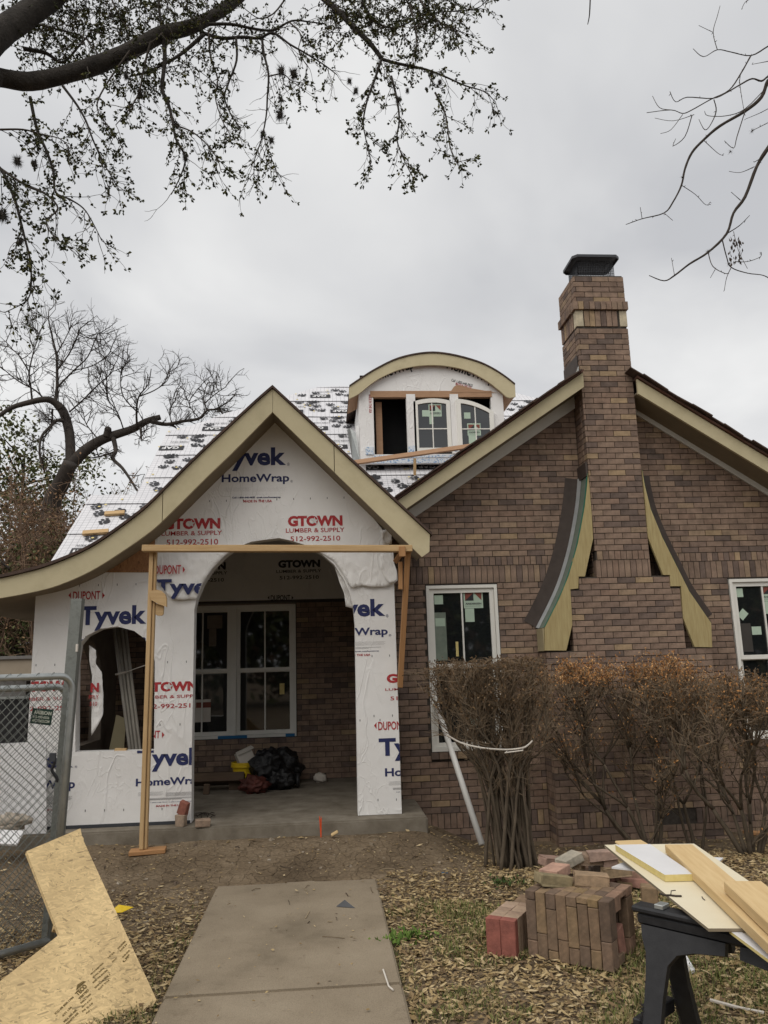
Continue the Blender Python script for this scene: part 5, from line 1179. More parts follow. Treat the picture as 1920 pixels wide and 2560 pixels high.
for s, lx in ((.04, -1), (Ls-.04, 1)):
    for sd_ in (-1, 1):
        top = e0+dv*(s)+pv*(sd_*.02)+Vector((0, 0, -.065)); foot = e0+dv*(s+.0)+pv*(sd_*.26); foot.z = .0
        # broad web tapering into a leg: outline in the plane of the leg pair
        dirv = (foot-top); L_ = dirv.length; dirv.normalize(); inw = dv*(-lx)
        prof_ = [(0, -.005), (0, .31), (.04, .31), (.055, .2), (.075, .14), (.115, .108), (.22, .098), (L_-.03, .09), (L_, .10), (L_, .03), (.3, .03), (.16, .028), (.09, .022), (.04, .002)]
        mb = MB(); nn = dirv.cross(inw).normalized()
        mb.plate([[(a, b_) for a, b_ in prof_]], lambda u, v, w=0: top+dirv*u+inw*v+nn*(w-.0125), .025); lg = mb.build('leg', 'blackplastic', sh)
        mb = MB()
        for k in range(30):
            u = .26+k*.0125
            if u > L_-.04: break
            mb.box(top+dirv*u+inw*.024, (.010, .03, .006))
        mb.build('rib', 'blackplastic', lg)
    m0 = e0+dv*s+pv*-.13; m0.z = .36; m1 = e0+dv*s+pv*.13; m1.z = .36
    board('brace', m0, m1, .03, .05, 'blackplastic', sh)
def slab_px(name, P, Z, t, mat, label, cat, edge=None, drop=None):
    """board lying level: its top outline in the picture, at height Z"""
    q = [at(a, b_, Z=Z) for a, b_ in P]
    cx = sum(q, Vector())/len(q); x = (q[1]-q[0]); x.z = 0; x.normalize(); y = Vector((-x.y, x.x, 0))
    mb = MB(); mb.plate([[((p-cx).dot(x), (p-cx).dot(y)) for p in q]], lambda u, v, w=0: Vector((u, v, -w)), t)
    me_o = mb.build(name, mat); me_o.matrix_basis = Matrix(((x.x, y.x, 0, cx.x), (x.y, y.y, 0, cx.y), (0, 0, 1, cx.z), (0, 0, 0, 1)))
    if edge:
        me_o.data.materials.append(MATS[edge])
        for p_ in me_o.data.polygons: p_.material_index = 0 if p_.normal.z > .9 else 1
    tag(me_o, label, cat); return me_o
slab_px('foam_board', [(1860, 2330), (1512, 2040+75), (1560, 2107), (2060, 2420), (2060, 2455)], ZH+.010, .008, 'cream', 'lowest cream board on the sawhorse, showing at its far left', 'board')
slab_px('foam_board', [(1822, 2325), (1848, 2325), (1990, 2424), (1990, 2450)], ZH+.012, .010, 'whiteboard', 'white strip poking out under the near right of the boards', 'board', 'foamedge')
slab_px('cream_panel', [(1511, 2112), (1771, 2321), (1880, 2321), (2020, 2400), (2060, 2330), (1735, 2109)], ZH+.024, .010, 'cream', 'large thin cream panel spread across the sawhorse', 'panel', 'soffit')
slab_px('triangle_offcut', [(1529, 2167), (1572, 2150), (1640, 2196), (1604, 2175)], ZH-.005, .008, 'whiteboard', 'pointed pale offcut sticking out over the loose bricks', 'board')
slab_px('triangle_offcut', [(1770, 2142), (1808, 2144), (1790, 2160), (1760, 2160)], ZH+.0, .006, 'whiteboard', 'pale corner poking out behind the long pine plank', 'board')
slab_px('white_trim', [(1538, 2112), (1662, 2187), (1735, 2185), (1625, 2110)], ZH+.052, .026, 'whiteboard', 'white-faced foam trim board with yellow edge on the cream panel', 'trim board', 'foamedge')
a = at(1545, 2108, Z=ZH+.0); tag(board('pine_offcut', at(1545, 2110, Z=ZH+.03), at(1612, 2107, Z=ZH+.03), .09, .012, 'lumber'), 'short pine slat peeping over the far edge of the cream panel', 'board')
def plank_px(name, P, Z, t, mat, label):
    q = [at(a, b_, Z=Z) for a, b_ in P]; m0, m1 = (q[0]+q[1])/2, (q[2]+q[3])/2; w = ((q[1]-q[0]).length+(q[3]-q[2]).length)/2
    dd = (m1-m0).normalized(); side = Vector((-dd.y, dd.x, 0)); w = abs((q[1]-q[0]).dot(side))
    o = board(name, m0+Vector((0, 0, -t/2)), m1+Vector((0, 0, -t/2)), w, t, mat, bev=.003); tag(o, label, 'plank'); return o
plank_px('pine_plank', [(1662, 2111), (1731, 2110), (2000, 2330), (1960, 2400)], ZH+.068, .038, 'lumber', 'long pine plank laid across the cream panel, far end free')
plank_px('pine_plank', [(1799, 2193), (1915, 2211), (2060, 2330), (1990, 2370)], ZH+.112, .040, 'lumber', 'thicker grained pine plank lying on top of the long one')
mb = MB(); q = [at(a, b_, Z=ZH+.028) for a, b_ in ((1650, 2234), (1662, 2238), (1675, 2238), (1690, 2240), (1704, 2240))]; mb.tube(q, .0035, 5); q2 = [at(1677, 2236, Z=ZH+.03), at(1678, 2227, Z=ZH+.04), at(1689, 2226, Z=ZH+.04)]; mb.tube(q2, .002, 5)
tag(mb.build('twig', 'twig'), 'bent dry twig lying at the edge of the cream panel', 'twig')
mb = MB(); mb.tube([at(1755, 2242, Z=ZH+.026), at(1757, 2246, Z=ZH+.026), at(1762, 2250, Z=ZH+.026)], .002, 5); tag(mb.build('catkin', 'twig'), 'small brown curl lying on the cream panel', 'twig')
# white siding piece and orange scrap in the grass
q = [at(1678, 2405, Z=.05), at(1715, 2386, Z=.05), at(1738, 2424, Z=.015), at(1683, 2448, Z=.015)]
sdg = thing('siding_scrap', 'ridged white siding scrap lying in the grass behind the sawhorse leg', 'siding', (q[0].x, q[0].y, 0))
for k in range(3):
    t0, t1 = k/3, (k+1)/3; mb = MB(); L0, L1 = q[0].lerp(q[3], t0), q[0].lerp(q[3], t1-.015); R0, R1 = q[1].lerp(q[2], t0), q[1].lerp(q[2], t1-.015)
    mb.add([L0, R0, R1, L1, L1+Vector((0, 0, -.015)), R1+Vector((0, 0, -.015))], [(0, 1, 2, 3), (3, 2, 5, 4)]); mb.build('flute', 'whiteboard', sdg, fix=False)
tag(board('pine_offcut', at(1750, 2328, Z=.02), at(1790, 2330, Z=.02), .07, .03, 'pine'), 'orange-brown wood offcut on the leaves under the cream panel', 'block')
for k, (x0, x1, y) in enumerate(((1862, 1960, 2082), (1870, 1960, 2095), (1875, 1960, 2108))):
    tag(board('scrap_plank', at(x0, y, Y=8.3), at(x1, y+2, Y=8.3), .1, .03, 'pinedark'), ['top', 'middle', 'bottom'][k]+' reddish plank in the small pile under the far window', 'plank')
mb = MB(); mb.tube([at(1776, 2500, Z=.03), at(1850, 2520, Z=.03), at(1910, 2532, Z=.03)], .008, 6); tag(mb.build('bleached_stick', 'card'), 'pale straight stick lying in the grass by the right sawhorse leg', 'stick')
# scraps on the walk
p = at(862, 2264, Z=.03); mb = MB(); mb.add([p+Vector((-.06, .01, -.005)), p+Vector((.07, -.04, -.008)), p+Vector((.0, .01, .035))], [(0, 1, 2)]); o = mb.build('shingle_scrap', 'darkmetal', fix=False); md = o.modifiers.new('t', 'SOLIDIFY'); md.thickness = .004; tag(o, 'dark triangular shingle scrap on the walk', 'scrap')
mb = MB(); mb.tube([at(958, 2424, Z=.026), at(965, 2445, Z=.026), at(972, 2466, Z=.026), at(983, 2475, Z=.026)], .005, 5); tag(mb.build('pale_stick', 'card'), 'pale peeled stick near the joint of the walk', 'stick')
mb = MB(); mb.box(at(1111, 2183, Z=.02), (.05, .03, .012), RZ(8)); tag(mb.build('blue_scrap', 'bluetape'), 'small blue tape scrap on the soil right of the walk', 'scrap')
# ================================================================== plants
basic('brushtwig', (.13, .085, .058), (.20, .135, .09), scale=5, rough=.95)
def rv(r_, s=1.0): return Vector((r_.uniform(-s, s), r_.uniform(-s, s), r_.uniform(-s, s)))
def leaf(mb, p, d, n, L_, w, col, fold=.25):
    d = d.normalized(); s = d.cross(n)
    if s.length < 1e-4: s = d.orthogonal()
    s.normalize(); n = s.cross(d)
    a, m1, m2, b_ = p, p+d*L_*.5+s*w-n*fold*w, p+d*L_*.5-s*w-n*fold*w, p+d*L_
    mid = p+d*L_*.5+n*fold*w*.6
    mb.add([a, m1, b_, m2, mid], [(0, 1, 4), (1, 2, 4), (2, 3, 4), (3, 0, 4)], col)
def wander(r_, p, d, L_, seg, curl, grav=0.0, upw=0.0):
    pts = [p]; d = d.normalized(); s = L_/seg
    for _ in range(seg):
        d = (d+rv(r_, curl)+Vector((0, 0, upw-grav))).normalized(); p = p+d*s; pts.append(p)
    return pts
def taper(r0_, r1_, k): return [r0_+(r1_-r0_)*i/(k-1) for i in range(k)]
def resample(pts, step):
    out = [pts[0]]; acc = 0
    for a, b_ in zip(pts, pts[1:]):
        L_ = (b_-a).length; n = max(1, int(L_/step))
        for k in range(1, n+1): out.append(a.lerp(b_, k/n))
    return out

# ---- live oak limb reaching in overhead
S1 = 1.728
def tr_(l, Ya, Yb, x0=0): 
    n = len(l)-1; return bez([at(x0+a/S1, b_/S1, Y=Ya+(Yb-Ya)*i/max(n, 1)) for i, (a, b_) in enumerate(l)], 4)
oak = thing('oak_tree', 'dark live oak with small new leaves, its limb reaching in overhead', 'tree', (-5.2, 4.6, 0))
ork = random.Random(11); og, tw, lf = MB(), MB(), MB()
trunk = MB(); t0 = Vector((-5.2, 4.6, -.2)); L1a = at(-30/S1, 330/S1, Y=5.7); L2a = at(-60/S1, 220/S1, Y=5.6)
trunk.tube([t0, t0+Vector((.05, 0, .6)), t0+Vector((.25, .2, 2.0)), t0+Vector((.55, .5, 3.3)), t0+Vector((1.0, .75, 4.3))], [.42, .34, .30, .28, .2], 16); trunk.build('trunk', 'bark', oak, smooth=True)
crotch = t0+Vector((.55, .5, 3.3))
def limb(path, r0_, r1_, name='limb', n=14, mat='bark'):
    path = resample(path, .06); k = len(path); rr = []
    for i in range(k): rr.append((r0_+(r1_-r0_)*i/(k-1))*(1+.16*noise.noise(path[i]*3)+.07*noise.noise(path[i]*11)))
    m_ = MB(); m_.tube(path, rr, n); m_.build(name, mat, oak, smooth=True)
PX = 6.0/FPX/S1
l1 = bez([crotch, crotch.lerp(L1a, .5)+Vector((0, 0, .1))], 4)[:-1]+tr_([(-40, 328), (0, 335), (130, 352), (300, 318), (450, 268), (600, 200), (700, 148), (820, 118), (900, 80), (980, 30), (1060, -40), (1180, -160)], 5.7, 6.6)
limb(l1, 78*PX, 24*PX)
l2 = bez([crotch, crotch.lerp(L2a, .6)+Vector((-.1, 0, .2))], 4)[:-1]+tr_([(-60, 200), (20, 130), (100, 75), (200, 0), (300, -85), (420, -200)], 5.6, 6.2)
limb(l2, 84*PX, 55*PX)
TR = [  # traced branches: points, depth at both ends, thickness at both ends (picture units)
 ([(870, 140), (960, 165), (1050, 160), (1120, 165), (1180, 142), (1250, 190), (1320, 230), (1400, 280), (1455, 322)], 6.3, 6.0, 20, 5),
 ([(900, 105), (1000, 105), (1100, 125), (1180, 130), (1260, 90), (1340, 95), (1410, 105)], 6.3, 6.5, 18, 6),
 ([(1340, -60), (1400, -5), (1450, 40), (1530, 120), (1600, 190), (1650, 255)], 6.4, 6.1, 38, 22),
 ([(700, 100), (712, 250), (700, 380), (725, 440), (745, 520), (760, 600), (800, 680), (780, 760), (740, 840)], 6.2, 5.8, 24, 4),
 ([(130, 420), (160, 560), (200, 650), (230, 740), (240, 830), (300, 860), (360, 900), (400, 960), (440, 1040)], 5.8, 5.5, 16, 3),
 ([(-30, 700), (10, 740), (40, 800), (70, 880), (90, 960), (110, 1040), (130, 1120), (135, 1200), (130, 1270), (100, 1310), (20, 1350)], 5.5, 5.4, 16, 3),
 ([(-10, 720), (110, 800), (200, 840), (250, 900), (200, 960), (240, 1030), (280, 1050)], 5.5, 5.3, 12, 3),
 ([(1020, 165), (1022, 260), (990, 350), (970, 420), (1000, 500), (1040, 560), (1020, 600)], 6.2, 6.0, 13, 3),
 ([(1130, 150), (1140, 230), (1160, 320), (1155, 420), (1150, 500), (1130, 600), (1100, 690), (1098, 790)], 6.2, 5.9, 14, 3),
 ([(1140, 560), (1150, 640), (1180, 700), (1195, 750)], 5.95, 5.9, 6, 2),
 ([(270, 370), (330, 450), (370, 520), (400, 600), (440, 690), (480, 760), (515, 820)], 5.9, 5.6, 13, 3),
 ([(750, 540), (830, 570), (900, 630), (940, 690), (955, 740)], 5.9, 5.7, 9, 3),
 ([(650, 180), (620, 300), (600, 400), (560, 470), (500, 540)], 6.1, 5.9, 12, 4),
 ([(560, 220), (450, 380), (420, 470), (480, 560), (530, 640)], 6.0, 5.8, 10, 3),
 ([(880, 150), (800, 220), (740, 260), (640, 310), (560, 330)], 6.2, 6.1, 22, 8),
 ([(900, 130), (910, 250), (940, 340), (930, 420), (960, 520), (1000, 590)], 6.2, 6.0, 11, 3),
 ([(1650, 250), (1620, 340), (1590, 420), (1570, 520), (1580, 600), (1605, 700)], 6.1, 5.9, 14, 3),
 ([(1650, 255), (1700, 270), (1770, 285), (1840, 300), (1920, 330), (2010, 370), (2090, 395), (2140, 440)], 6.1, 5.9, 18, 3),
 ([(1690, 330), (1715, 430), (1725, 520), (1715, 600), (1740, 680), (1780, 760)], 6.0, 5.8, 13, 3),
 ([(1880, 400), (1920, 480), (1935, 560), (1945, 640), (1975, 705)], 6.0, 5.8, 11, 3),
 ([(1770, 20), (1790, 100), (1800, 180), (1780, 260)], 6.2, 6.0, 12, 4),
 ([(1800, -20), (1860, 60), (1920, 110), (1985, 135)], 6.2, 6.0, 12, 4),
 ([(1560, -20), (1600, 80), (1690, 120), (1760, 100), (1840, 60), (2040, 40), (2090, 15)], 6.3, 6.1, 14, 3),
 ([(100, 210), (200, 230), (270, 270), (340, 200), (400, 130)], 6.0, 6.2, 22, 6),
 ([(0, 560), (100, 560), (180, 580), (260, 600), (300, 640)], 5.7, 5.6, 10, 3),
 ([(480, -10), (520, 80), (560, 130), (480, 120)], 6.3, 6.1, 10, 3), ([(685, -20), (690, 60), (705, 110)], 6.3, 6.2, 16, 12),
 ([(140, 100), (260, 130), (360, 160), (420, 230)], 6.2, 6.0, 12, 4), ([(1160, 330), (1220, 320), (1260, 350), (1300, 380)], 6.1, 6.0, 8, 3),
 ([(1230, 0), (1180, 60), (1120, 80), (1060, 40)], 6.4, 6.3, 10, 4), ([(1250, 95), (1300, 150), (1290, 220), (1330, 290)], 6.3, 6.1, 8, 3)]
LEAFC = [(.042, .050, .019), (.030, .036, .014), (.055, .062, .025), (.08, .082, .03), (.034, .038, .017), (.10, .095, .03)]
def cluster(p, d, r_, n, mb=lf, L0=.033, cols=LEAFC):
    for _ in range(n):
        dd = (d*.5+rv(r_, 1)).normalized(); leaf(mb, p+rv(r_, .012), dd, rv(r_, 1).normalized(), r_.uniform(.6, 1.25)*L0, r_.uniform(.24, .36)*L0, r_.choice(cols))
bare = {0, 8, 7, 9}
for bi, (l, Ya, Yb, ta, tb) in enumerate(TR):
    path = tr_(l, Ya, Yb); k = len(path); rr = [max(.0035, (ta+(tb-ta)*i/(k-1))*.5*PX) for i in range(k)]
    m_ = og if ta >= 13 else tw; m_.tube(path, rr, 7 if ta >= 13 else 5)
    pp = resample(path, .042); n_ = len(pp); start = .05 if ta < 20 else .25
    for i in range(int(n_*start), n_):
        dens = .8
        if ork.random() > dens: continue
        p = pp[i]; bd = (pp[min(i+1, n_-1)]-pp[max(i-1, 0)]).normalized()
        d = (bd*.7+rv(ork, .9)+Vector((0, 0, -.35))).normalized(); L_ = ork.uniform(.10, .34)
        q = wander(ork, p, d, L_, 5, .28, .06); tw.tube(q, taper(.0034, .0015, 6), 3, cap=False)
        leafy_ = (ork.random() < (.35 if bi in bare else .9))
        for j in range(1, 6):
            if ork.random() < .5:
                d2 = (q[j]-q[j-1]).normalized()+rv(ork, .8); q2 = wander(ork, q[j], d2, ork.uniform(.05, .15), 3, .3, .03); tw.tube(q2, taper(.0022, .0012, 4), 3, cap=False)
                if leafy_:
                    cluster(q2[-1], d2, ork, ork.randint(4, 8))
                    if ork.random() < .5: cluster(q2[1], d2, ork, 3)
            if leafy_ and ork.random() < .55: cluster(q[j], d, ork, ork.randint(2, 4))
# upper foliage mass above the limb
for _ in range(760):
    a, b_ = ork.choice([(ork.uniform(0, 1000), ork.uniform(-40, 330)), (ork.uniform(100, 900), ork.uniform(-60, 160)), (ork.uniform(1400, 2000), ork.uniform(-60, 150))])
    p = at(a/S1, b_/S1, Y=ork.uniform(5.9, 6.9)); q = wander(ork, p, rv(ork, 1)+Vector((0, 0, -.3)), ork.uniform(.15, .4), 5, .3, .05); tw.tube(q, taper(.004, .0015, 6), 3, cap=False)
    for j in range(1, 6):
        if ork.random() < .7: cluster(q[j], rv(ork, 1), ork, ork.randint(2, 5))
og.build('branch', 'bark', oak, smooth=True)['kind'] = 'stuff'; tw.build('twigs', 'twig', oak)['kind'] = 'stuff'; lf.build('foliage', 'leafy', oak, fix=False)['kind'] = 'stuff'
# ball moss tufts on the branches
BM_ = [(75, 695, 26, 5.55, 'largest', 'on the drooping twigs at the far left'), (150, 705, 18, 5.6, 'smaller', 'just right of the largest one at far left'), (12, 930, 30, 5.45, 'half-cropped', 'on the left picture edge'), (90, 1040, 16, 5.45, 'small round', 'low on the leftmost drooping branch'),
 (1215, 305, 28, 6.05, 'wide', 'left of a paired tuft under the limb'), (1268, 318, 30, 6.05, 'ragged', 'right of a paired tuft under the limb'), (1213, 430, 16, 6.0, 'small', 'above the oval tuft on a bare hanging branch'), (1210, 498, 27, 5.98, 'oval', 'on the bare hanging branch'), (1135, 578, 18, 5.95, 'left', 'of two tufts near the bare branch tip'), (1172, 605, 20, 5.95, 'right', 'of two tufts near the bare branch tip'),
 (1510, 350, 18, 6.0, 'upper', 'tuft of a pair left of the right cluster'), (1537, 392, 20, 6.0, 'lower', 'tuft of a pair left of the right cluster'), (800, 680, 18, 5.85, 'dark', 'on the middle drooping branch, lowest'), (605, 405, 22, 6.0, 'shaggy', 'hanging just under the big limb'), (545, 328, 18, 6.0, 'flattened', 'touching the underside of the big limb'), (477, 65, 14, 6.1, 'small', 'above the big limb near the top'), (762, 540, 18, 5.9, 'middle', 'on the middle drooping branch'), (1585, 578, 12, 5.95, 'tiny', 'low on the branch left of the right cluster'),
 (1900, 355, 18, 5.95, 'round', 'out on the right oak cluster'), (1720, 430, 20, 5.95, 'dense', 'on the lower left of the right oak cluster'), (1760, 390, 14, 5.95, 'small', 'between two tufts of the right oak cluster'), (1865, 320, 16, 5.95, 'upper', 'on the spine of the right oak cluster'), (1600, 100, 22, 6.2, 'broad', 'at the top of the right oak cluster'), (1570, 15, 26, 6.2, 'topmost', 'cut by the top edge of the picture')]
for k, (a, b_, r_, Y, w1_, w2_) in enumerate(BM_):
    c = at(a/S1, b_/S1, Y=Y); mb = MB(); rr = 1.25*r_/S1*Y/FPX
    for _ in range(300):
        d = rv(ork, 1).normalized(); e = c+d*rr*ork.uniform(.75, 1.25)+Vector((0, 0, -.012*ork.random())); s = d.orthogonal()*rr*.035; mb.add([c+d*rr*.1+s, c+d*rr*.1-s, e], [(0, 1, 2)])
    core = len(mb.v); mb.tube([c+Vector((0, 0, -rr*.4)), c, c+Vector((0, 0, rr*.4))], [rr*.22, rr*.42, rr*.22], 7)
    tag(mb.build('ball_moss', 'moss', fix=False), f'{w1_} spiky ball moss tuft {w2_}', 'moss', 'ball moss on the oak')

# ---- bare branches at the right
elm = thing('bare_tree', 'leafless tree whose thin branches enter at the upper right', 'tree', (5.4, 5.2, 0))
T2 = [([(1720, 170), (1659, 200), (1585, 240), (1500, 225), (1440, 215), (1380, 245), (1335, 210)], 8, 3), ([(1440, 215), (1422, 140), (1440, 70), (1452, 25)], 4.5, 2.5), ([(1422, 140), (1360, 110)], 3, 2),
 ([(1585, 240), (1540, 320), (1490, 390), (1410, 430), (1330, 475), (1290, 490), (1240, 475), (1135, 487)], 8, 3), ([(1240, 475), (1190, 465), (1160, 415)], 4, 2.5), ([(1340, 495), (1250, 522), (1170, 510)], 4, 2), ([(1290, 495), (1240, 560), (1195, 577)], 4, 2),
 ([(1720, 290), (1659, 330), (1630, 350), (1590, 340), (1540, 365), (1480, 400), (1420, 425), (1310, 420), (1260, 440), (1235, 395)], 11, 3), ([(1800, 300), (1700, 330), (1659, 350), (1630, 420), (1560, 480), (1450, 545), (1380, 605), (1330, 660), (1300, 730), (1285, 800), (1250, 870), (1210, 920), (1115, 945), (1045, 970)], 22, 3.5),
 ([(1285, 800), (1345, 840), (1390, 885), (1410, 872)], 4, 2), ([(1210, 920), (1247, 952)], 3, 2), ([(1115, 945), (1107, 895)], 3, 2), ([(1330, 500), (1300, 590), (1250, 630), (1260, 600)], 5, 2.5), ([(1380, 605), (1440, 660), (1465, 672)], 4, 2), ([(1560, 480), (1525, 590), (1510, 640), (1470, 608)], 5, 2.5),
 ([(1425, 430), (1435, 480), (1410, 540), (1385, 560), (1360, 515)], 6, 2.5), ([(1659, 470), (1620, 490), (1560, 515)], 4, 2), ([(1659, 530), (1590, 565)], 4, 3), ([(1659, 370), (1560, 470), (1480, 500), (1400, 500), (1385, 480)], 5, 2.5),
 ([(1800, 520), (1720, 560), (1659, 640), (1610, 720), (1560, 850), (1510, 920), (1480, 1010), (1400, 1090), (1320, 1140), (1255, 1190), (1210, 1213), (1145, 1190)], 24, 4), ([(1255, 1190), (1242, 1115)], 3, 2), ([(1480, 1010), (1535, 975), (1580, 930)], 6, 2.5), ([(1400, 1090), (1420, 1150), (1470, 1180), (1490, 1180)], 5, 3),
 ([(1460, 1030), (1480, 1110), (1500, 1155), (1570, 1180), (1640, 1190), (1690, 1220)], 6, 4), ([(1500, 1155), (1480, 1200), (1470, 1255)], 4, 2), ([(1540, 865), (1500, 830)], 4, 2), ([(1600, 720), (1540, 745), (1490, 740)], 4, 2), ([(1430, 1165), (1410, 1200)], 3, 2), ([(1515, 1130), (1570, 1130), (1625, 1110), (1630, 1090)], 4, 2), ([(1510, 1000), (1530, 1080), (1570, 1160)], 3, 2),
 ([(1659, 265), (1590, 278)], 4, 2), ([(1540, 320), (1535, 360)], 4, 2), ([(1535, 345), (1545, 420), (1560, 500)], 4, 2), ([(1590, -10), (1560, 10), (1545, 40)], 5, 2), ([(892, -40), (888, 60), (880, 105)], 8, 4), ([(1659, 640), (1630, 680), (1600, 700)], 5, 3)]
eb = MB(); er = random.Random(5); YE = 5.4
for i, (l, ta, tb) in enumerate(T2):
    Yb = YE+.25*math.sin(i*1.7); path = bez([at(960+a/S1, b_/S1, Y=YE+(Yb-YE)*(j/max(1, len(l)-1))) for j, (a, b_) in enumerate(l)], 4); k = len(path); PE = YE/FPX/S1
    eb.tube(path, [max(.002, (ta+(tb-ta)*j/(k-1))*.5*PE*(1+.2*noise.noise(path[j]*20))) for j in range(k)], 6)
    pp = resample(path, .05)
    for p in pp[1:]:
        if er.random() < .28:
            d = rv(er, 1).normalized(); eb.tube([p, p+d*er.uniform(.008, .022)], [.0032, .0012], 4)
trunk = MB(); rb = Vector((5.4, 5.2, -.2)); e1_, e2_ = at(960+1800/S1, 300/S1, Y=YE), at(960+1800/S1, 520/S1, Y=YE)
trunk.tube([rb, rb+Vector((-.05, 0, 1.5)), rb+Vector((-.2, .1, 3.2)), e1_+Vector((.5, 0, .3)), e1_], [.2, .16, .12, .05, .02], 12); trunk.tube([rb+Vector((-.2, .1, 3.2)), e2_+Vector((.6, 0, .1)), e2_], [.1, .05, .02], 10); trunk.build('trunk', 'bark', elm, smooth=True)
eb.build('branches', 'twig', elm, smooth=True)['kind'] = 'stuff'
dl = MB()
for _ in range(46):
    p = at(960+er.uniform(1490, 1550)/S1, er.uniform(1020, 1140)/S1, Y=YE+er.uniform(-.05, .05)); leaf(dl, p, Vector((er.uniform(-.4, .4), er.uniform(-.4, .4), -1)), rv(er, 1), er.uniform(.03, .05), .009, (.06, .045, .035))
for a, b_ in ((1290, 765), (1490, 1140), (1400, 1085), (1590, 565), (1497, 655)):
    c = at(960+a/S1, b_/S1, Y=YE)
    for _ in range(40):
        d = rv(er, 1).normalized(); s = d.orthogonal()*.002; dl.add([c+s, c-s, c+d*er.uniform(.02, .04)], [(0, 1, 2)], (.07, .06, .05))
dl.build('dead_leaves', 'leafy', elm, fix=False)['kind'] = 'stuff'

# ---- leafless oak far behind the roof
YT = 24.0; S3 = 2.592
P3 = lambda a, b_, Y=YT: at(a/S3, 760+b_/S3, Y=Y)
far = thing('bare_oak', 'big leafless oak with a long level limb behind the house', 'tree', P3(330, 1300)*1); far.location.z = 0
fr3 = random.Random(21); fb, ft = MB(), MB(); PT = YT/FPX/S3
T3 = [([(250, 1900), (330, 1320), (400, 1160), (455, 1030)], 110, 72), ([(455, 1050), (455, 900), (442, 800), (410, 700), (375, 655)], 54, 46), ([(395, 680), (350, 635), (290, 618), (180, 640), (80, 670), (0, 720), (-100, 800)], 42, 16),
 ([(360, 640), (370, 540), (370, 430), (365, 330), (340, 220), (315, 100), (318, 30)], 20, 4), ([(370, 430), (430, 350), (490, 240), (515, 165)], 9, 3), ([(370, 540), (480, 430), (570, 340), (630, 200), (650, 190)], 11, 3), ([(210, 640), (200, 540), (190, 440), (220, 300), (250, 200), (230, 160)], 12, 3), ([(190, 440), (120, 330), (60, 280), (40, 240)], 8, 3), ([(290, 620), (230, 560), (120, 500), (20, 420), (-40, 380)], 10, 3),
 ([(365, 330), (420, 230), (470, 130)], 7, 3), ([(450, 700), (540, 620), (640, 520), (720, 450), (740, 400)], 10, 3), ([(480, 430), (600, 400), (700, 330), (720, 290)], 7, 3),
 ([(430, 1080), (540, 960), (640, 890), (740, 850), (860, 810), (950, 760), (1040, 733)], 66, 30), ([(690, 860), (700, 820), (695, 812)], 42, 36), ([(980, 762), (1080, 780), (1180, 760), (1290, 742), (1340, 690), (1400, 680), (1480, 633)], 24, 7), ([(1400, 680), (1425, 690), (1445, 712)], 14, 9), ([(1090, 780), (1120, 790), (1140, 800)], 14, 10),
 ([(890, 805), (885, 700), (900, 600), (960, 520), (980, 420)], 14, 3), ([(900, 600), (1000, 560), (1080, 500), (1100, 440)], 8, 3), ([(890, 700), (800, 600), (780, 480), (790, 430)], 8, 3), ([(1340, 690), (1320, 600), (1345, 510)], 10, 3), ([(1330, 640), (1400, 580), (1460, 540)], 7, 3), ([(1290, 740), (1230, 660), (1240, 600)], 6, 2), ([(1110, 765), (1100, 690), (1140, 620)], 6, 2),
 ([(735, 870), (750, 950), (730, 1000), (790, 1060), (840, 1130), (890, 1210)], 26, 10), ([(735, 960), (640, 990), (560, 1000)], 12, 5), ([(410, 760), (370, 755), (330, 790), (265, 870), (260, 1000), (290, 1090)], 20, 8), ([(800, 810), (760, 700), (700, 620), (690, 560)], 8, 3), ([(640, 880), (560, 780), (540, 700)], 8, 3), ([(340, 680), (335, 760), (300, 850), (200, 900)], 10, 4), ([(910, 800), (915, 860), (920, 885)], 16, 5)]
def spray(p, d, L_, r_, lv):
    q = wander(fr3, p, d, L_, 5, .22, -.03); ft.tube(q, taper(r_, r_*.5, 6), 3, cap=False)
    if lv <= 0: return
    for j in range(1, 6):
        if fr3.random() < .8: spray(q[j], ((q[j]-q[j-1]).normalized()*.8+rv(fr3, .8)), L_*fr3.uniform(.4, .65), r_*.6, lv-1)
for l, ta, tb in T3:
    dz = fr3.uniform(-1.2, 1.2); path = bez([P3(a, b_, YT+dz*(j/max(1, len(l)-1))) for j, (a, b_) in enumerate(l)], 4); k = len(path)
    fb.tube(path, [max(.014, (ta+(tb-ta)*j/(k-1))*.62*PT) for j in range(k)], 8 if ta > 18 else 5)
    pp = resample(path, .30); n_ = len(pp)
    for i in range(2 if ta < 30 else int(n_*.42), n_):
        if pp[i].z < 4: continue
        if fr3.random() < (.72 if ta < 30 else .35):
            bd = (pp[i]-pp[i-1]).normalized(); spray(pp[i], bd*.6+rv(fr3, .9)+Vector((-.12, 0, .2)), fr3.uniform(.4, .95)*(1.1 if ta < 13 else .7), .017, 2)
fb.build('trunk', 'farbark', far, smooth=True); ft.build('twigs', 'farbark', far, fix=False)['kind'] = 'stuff'

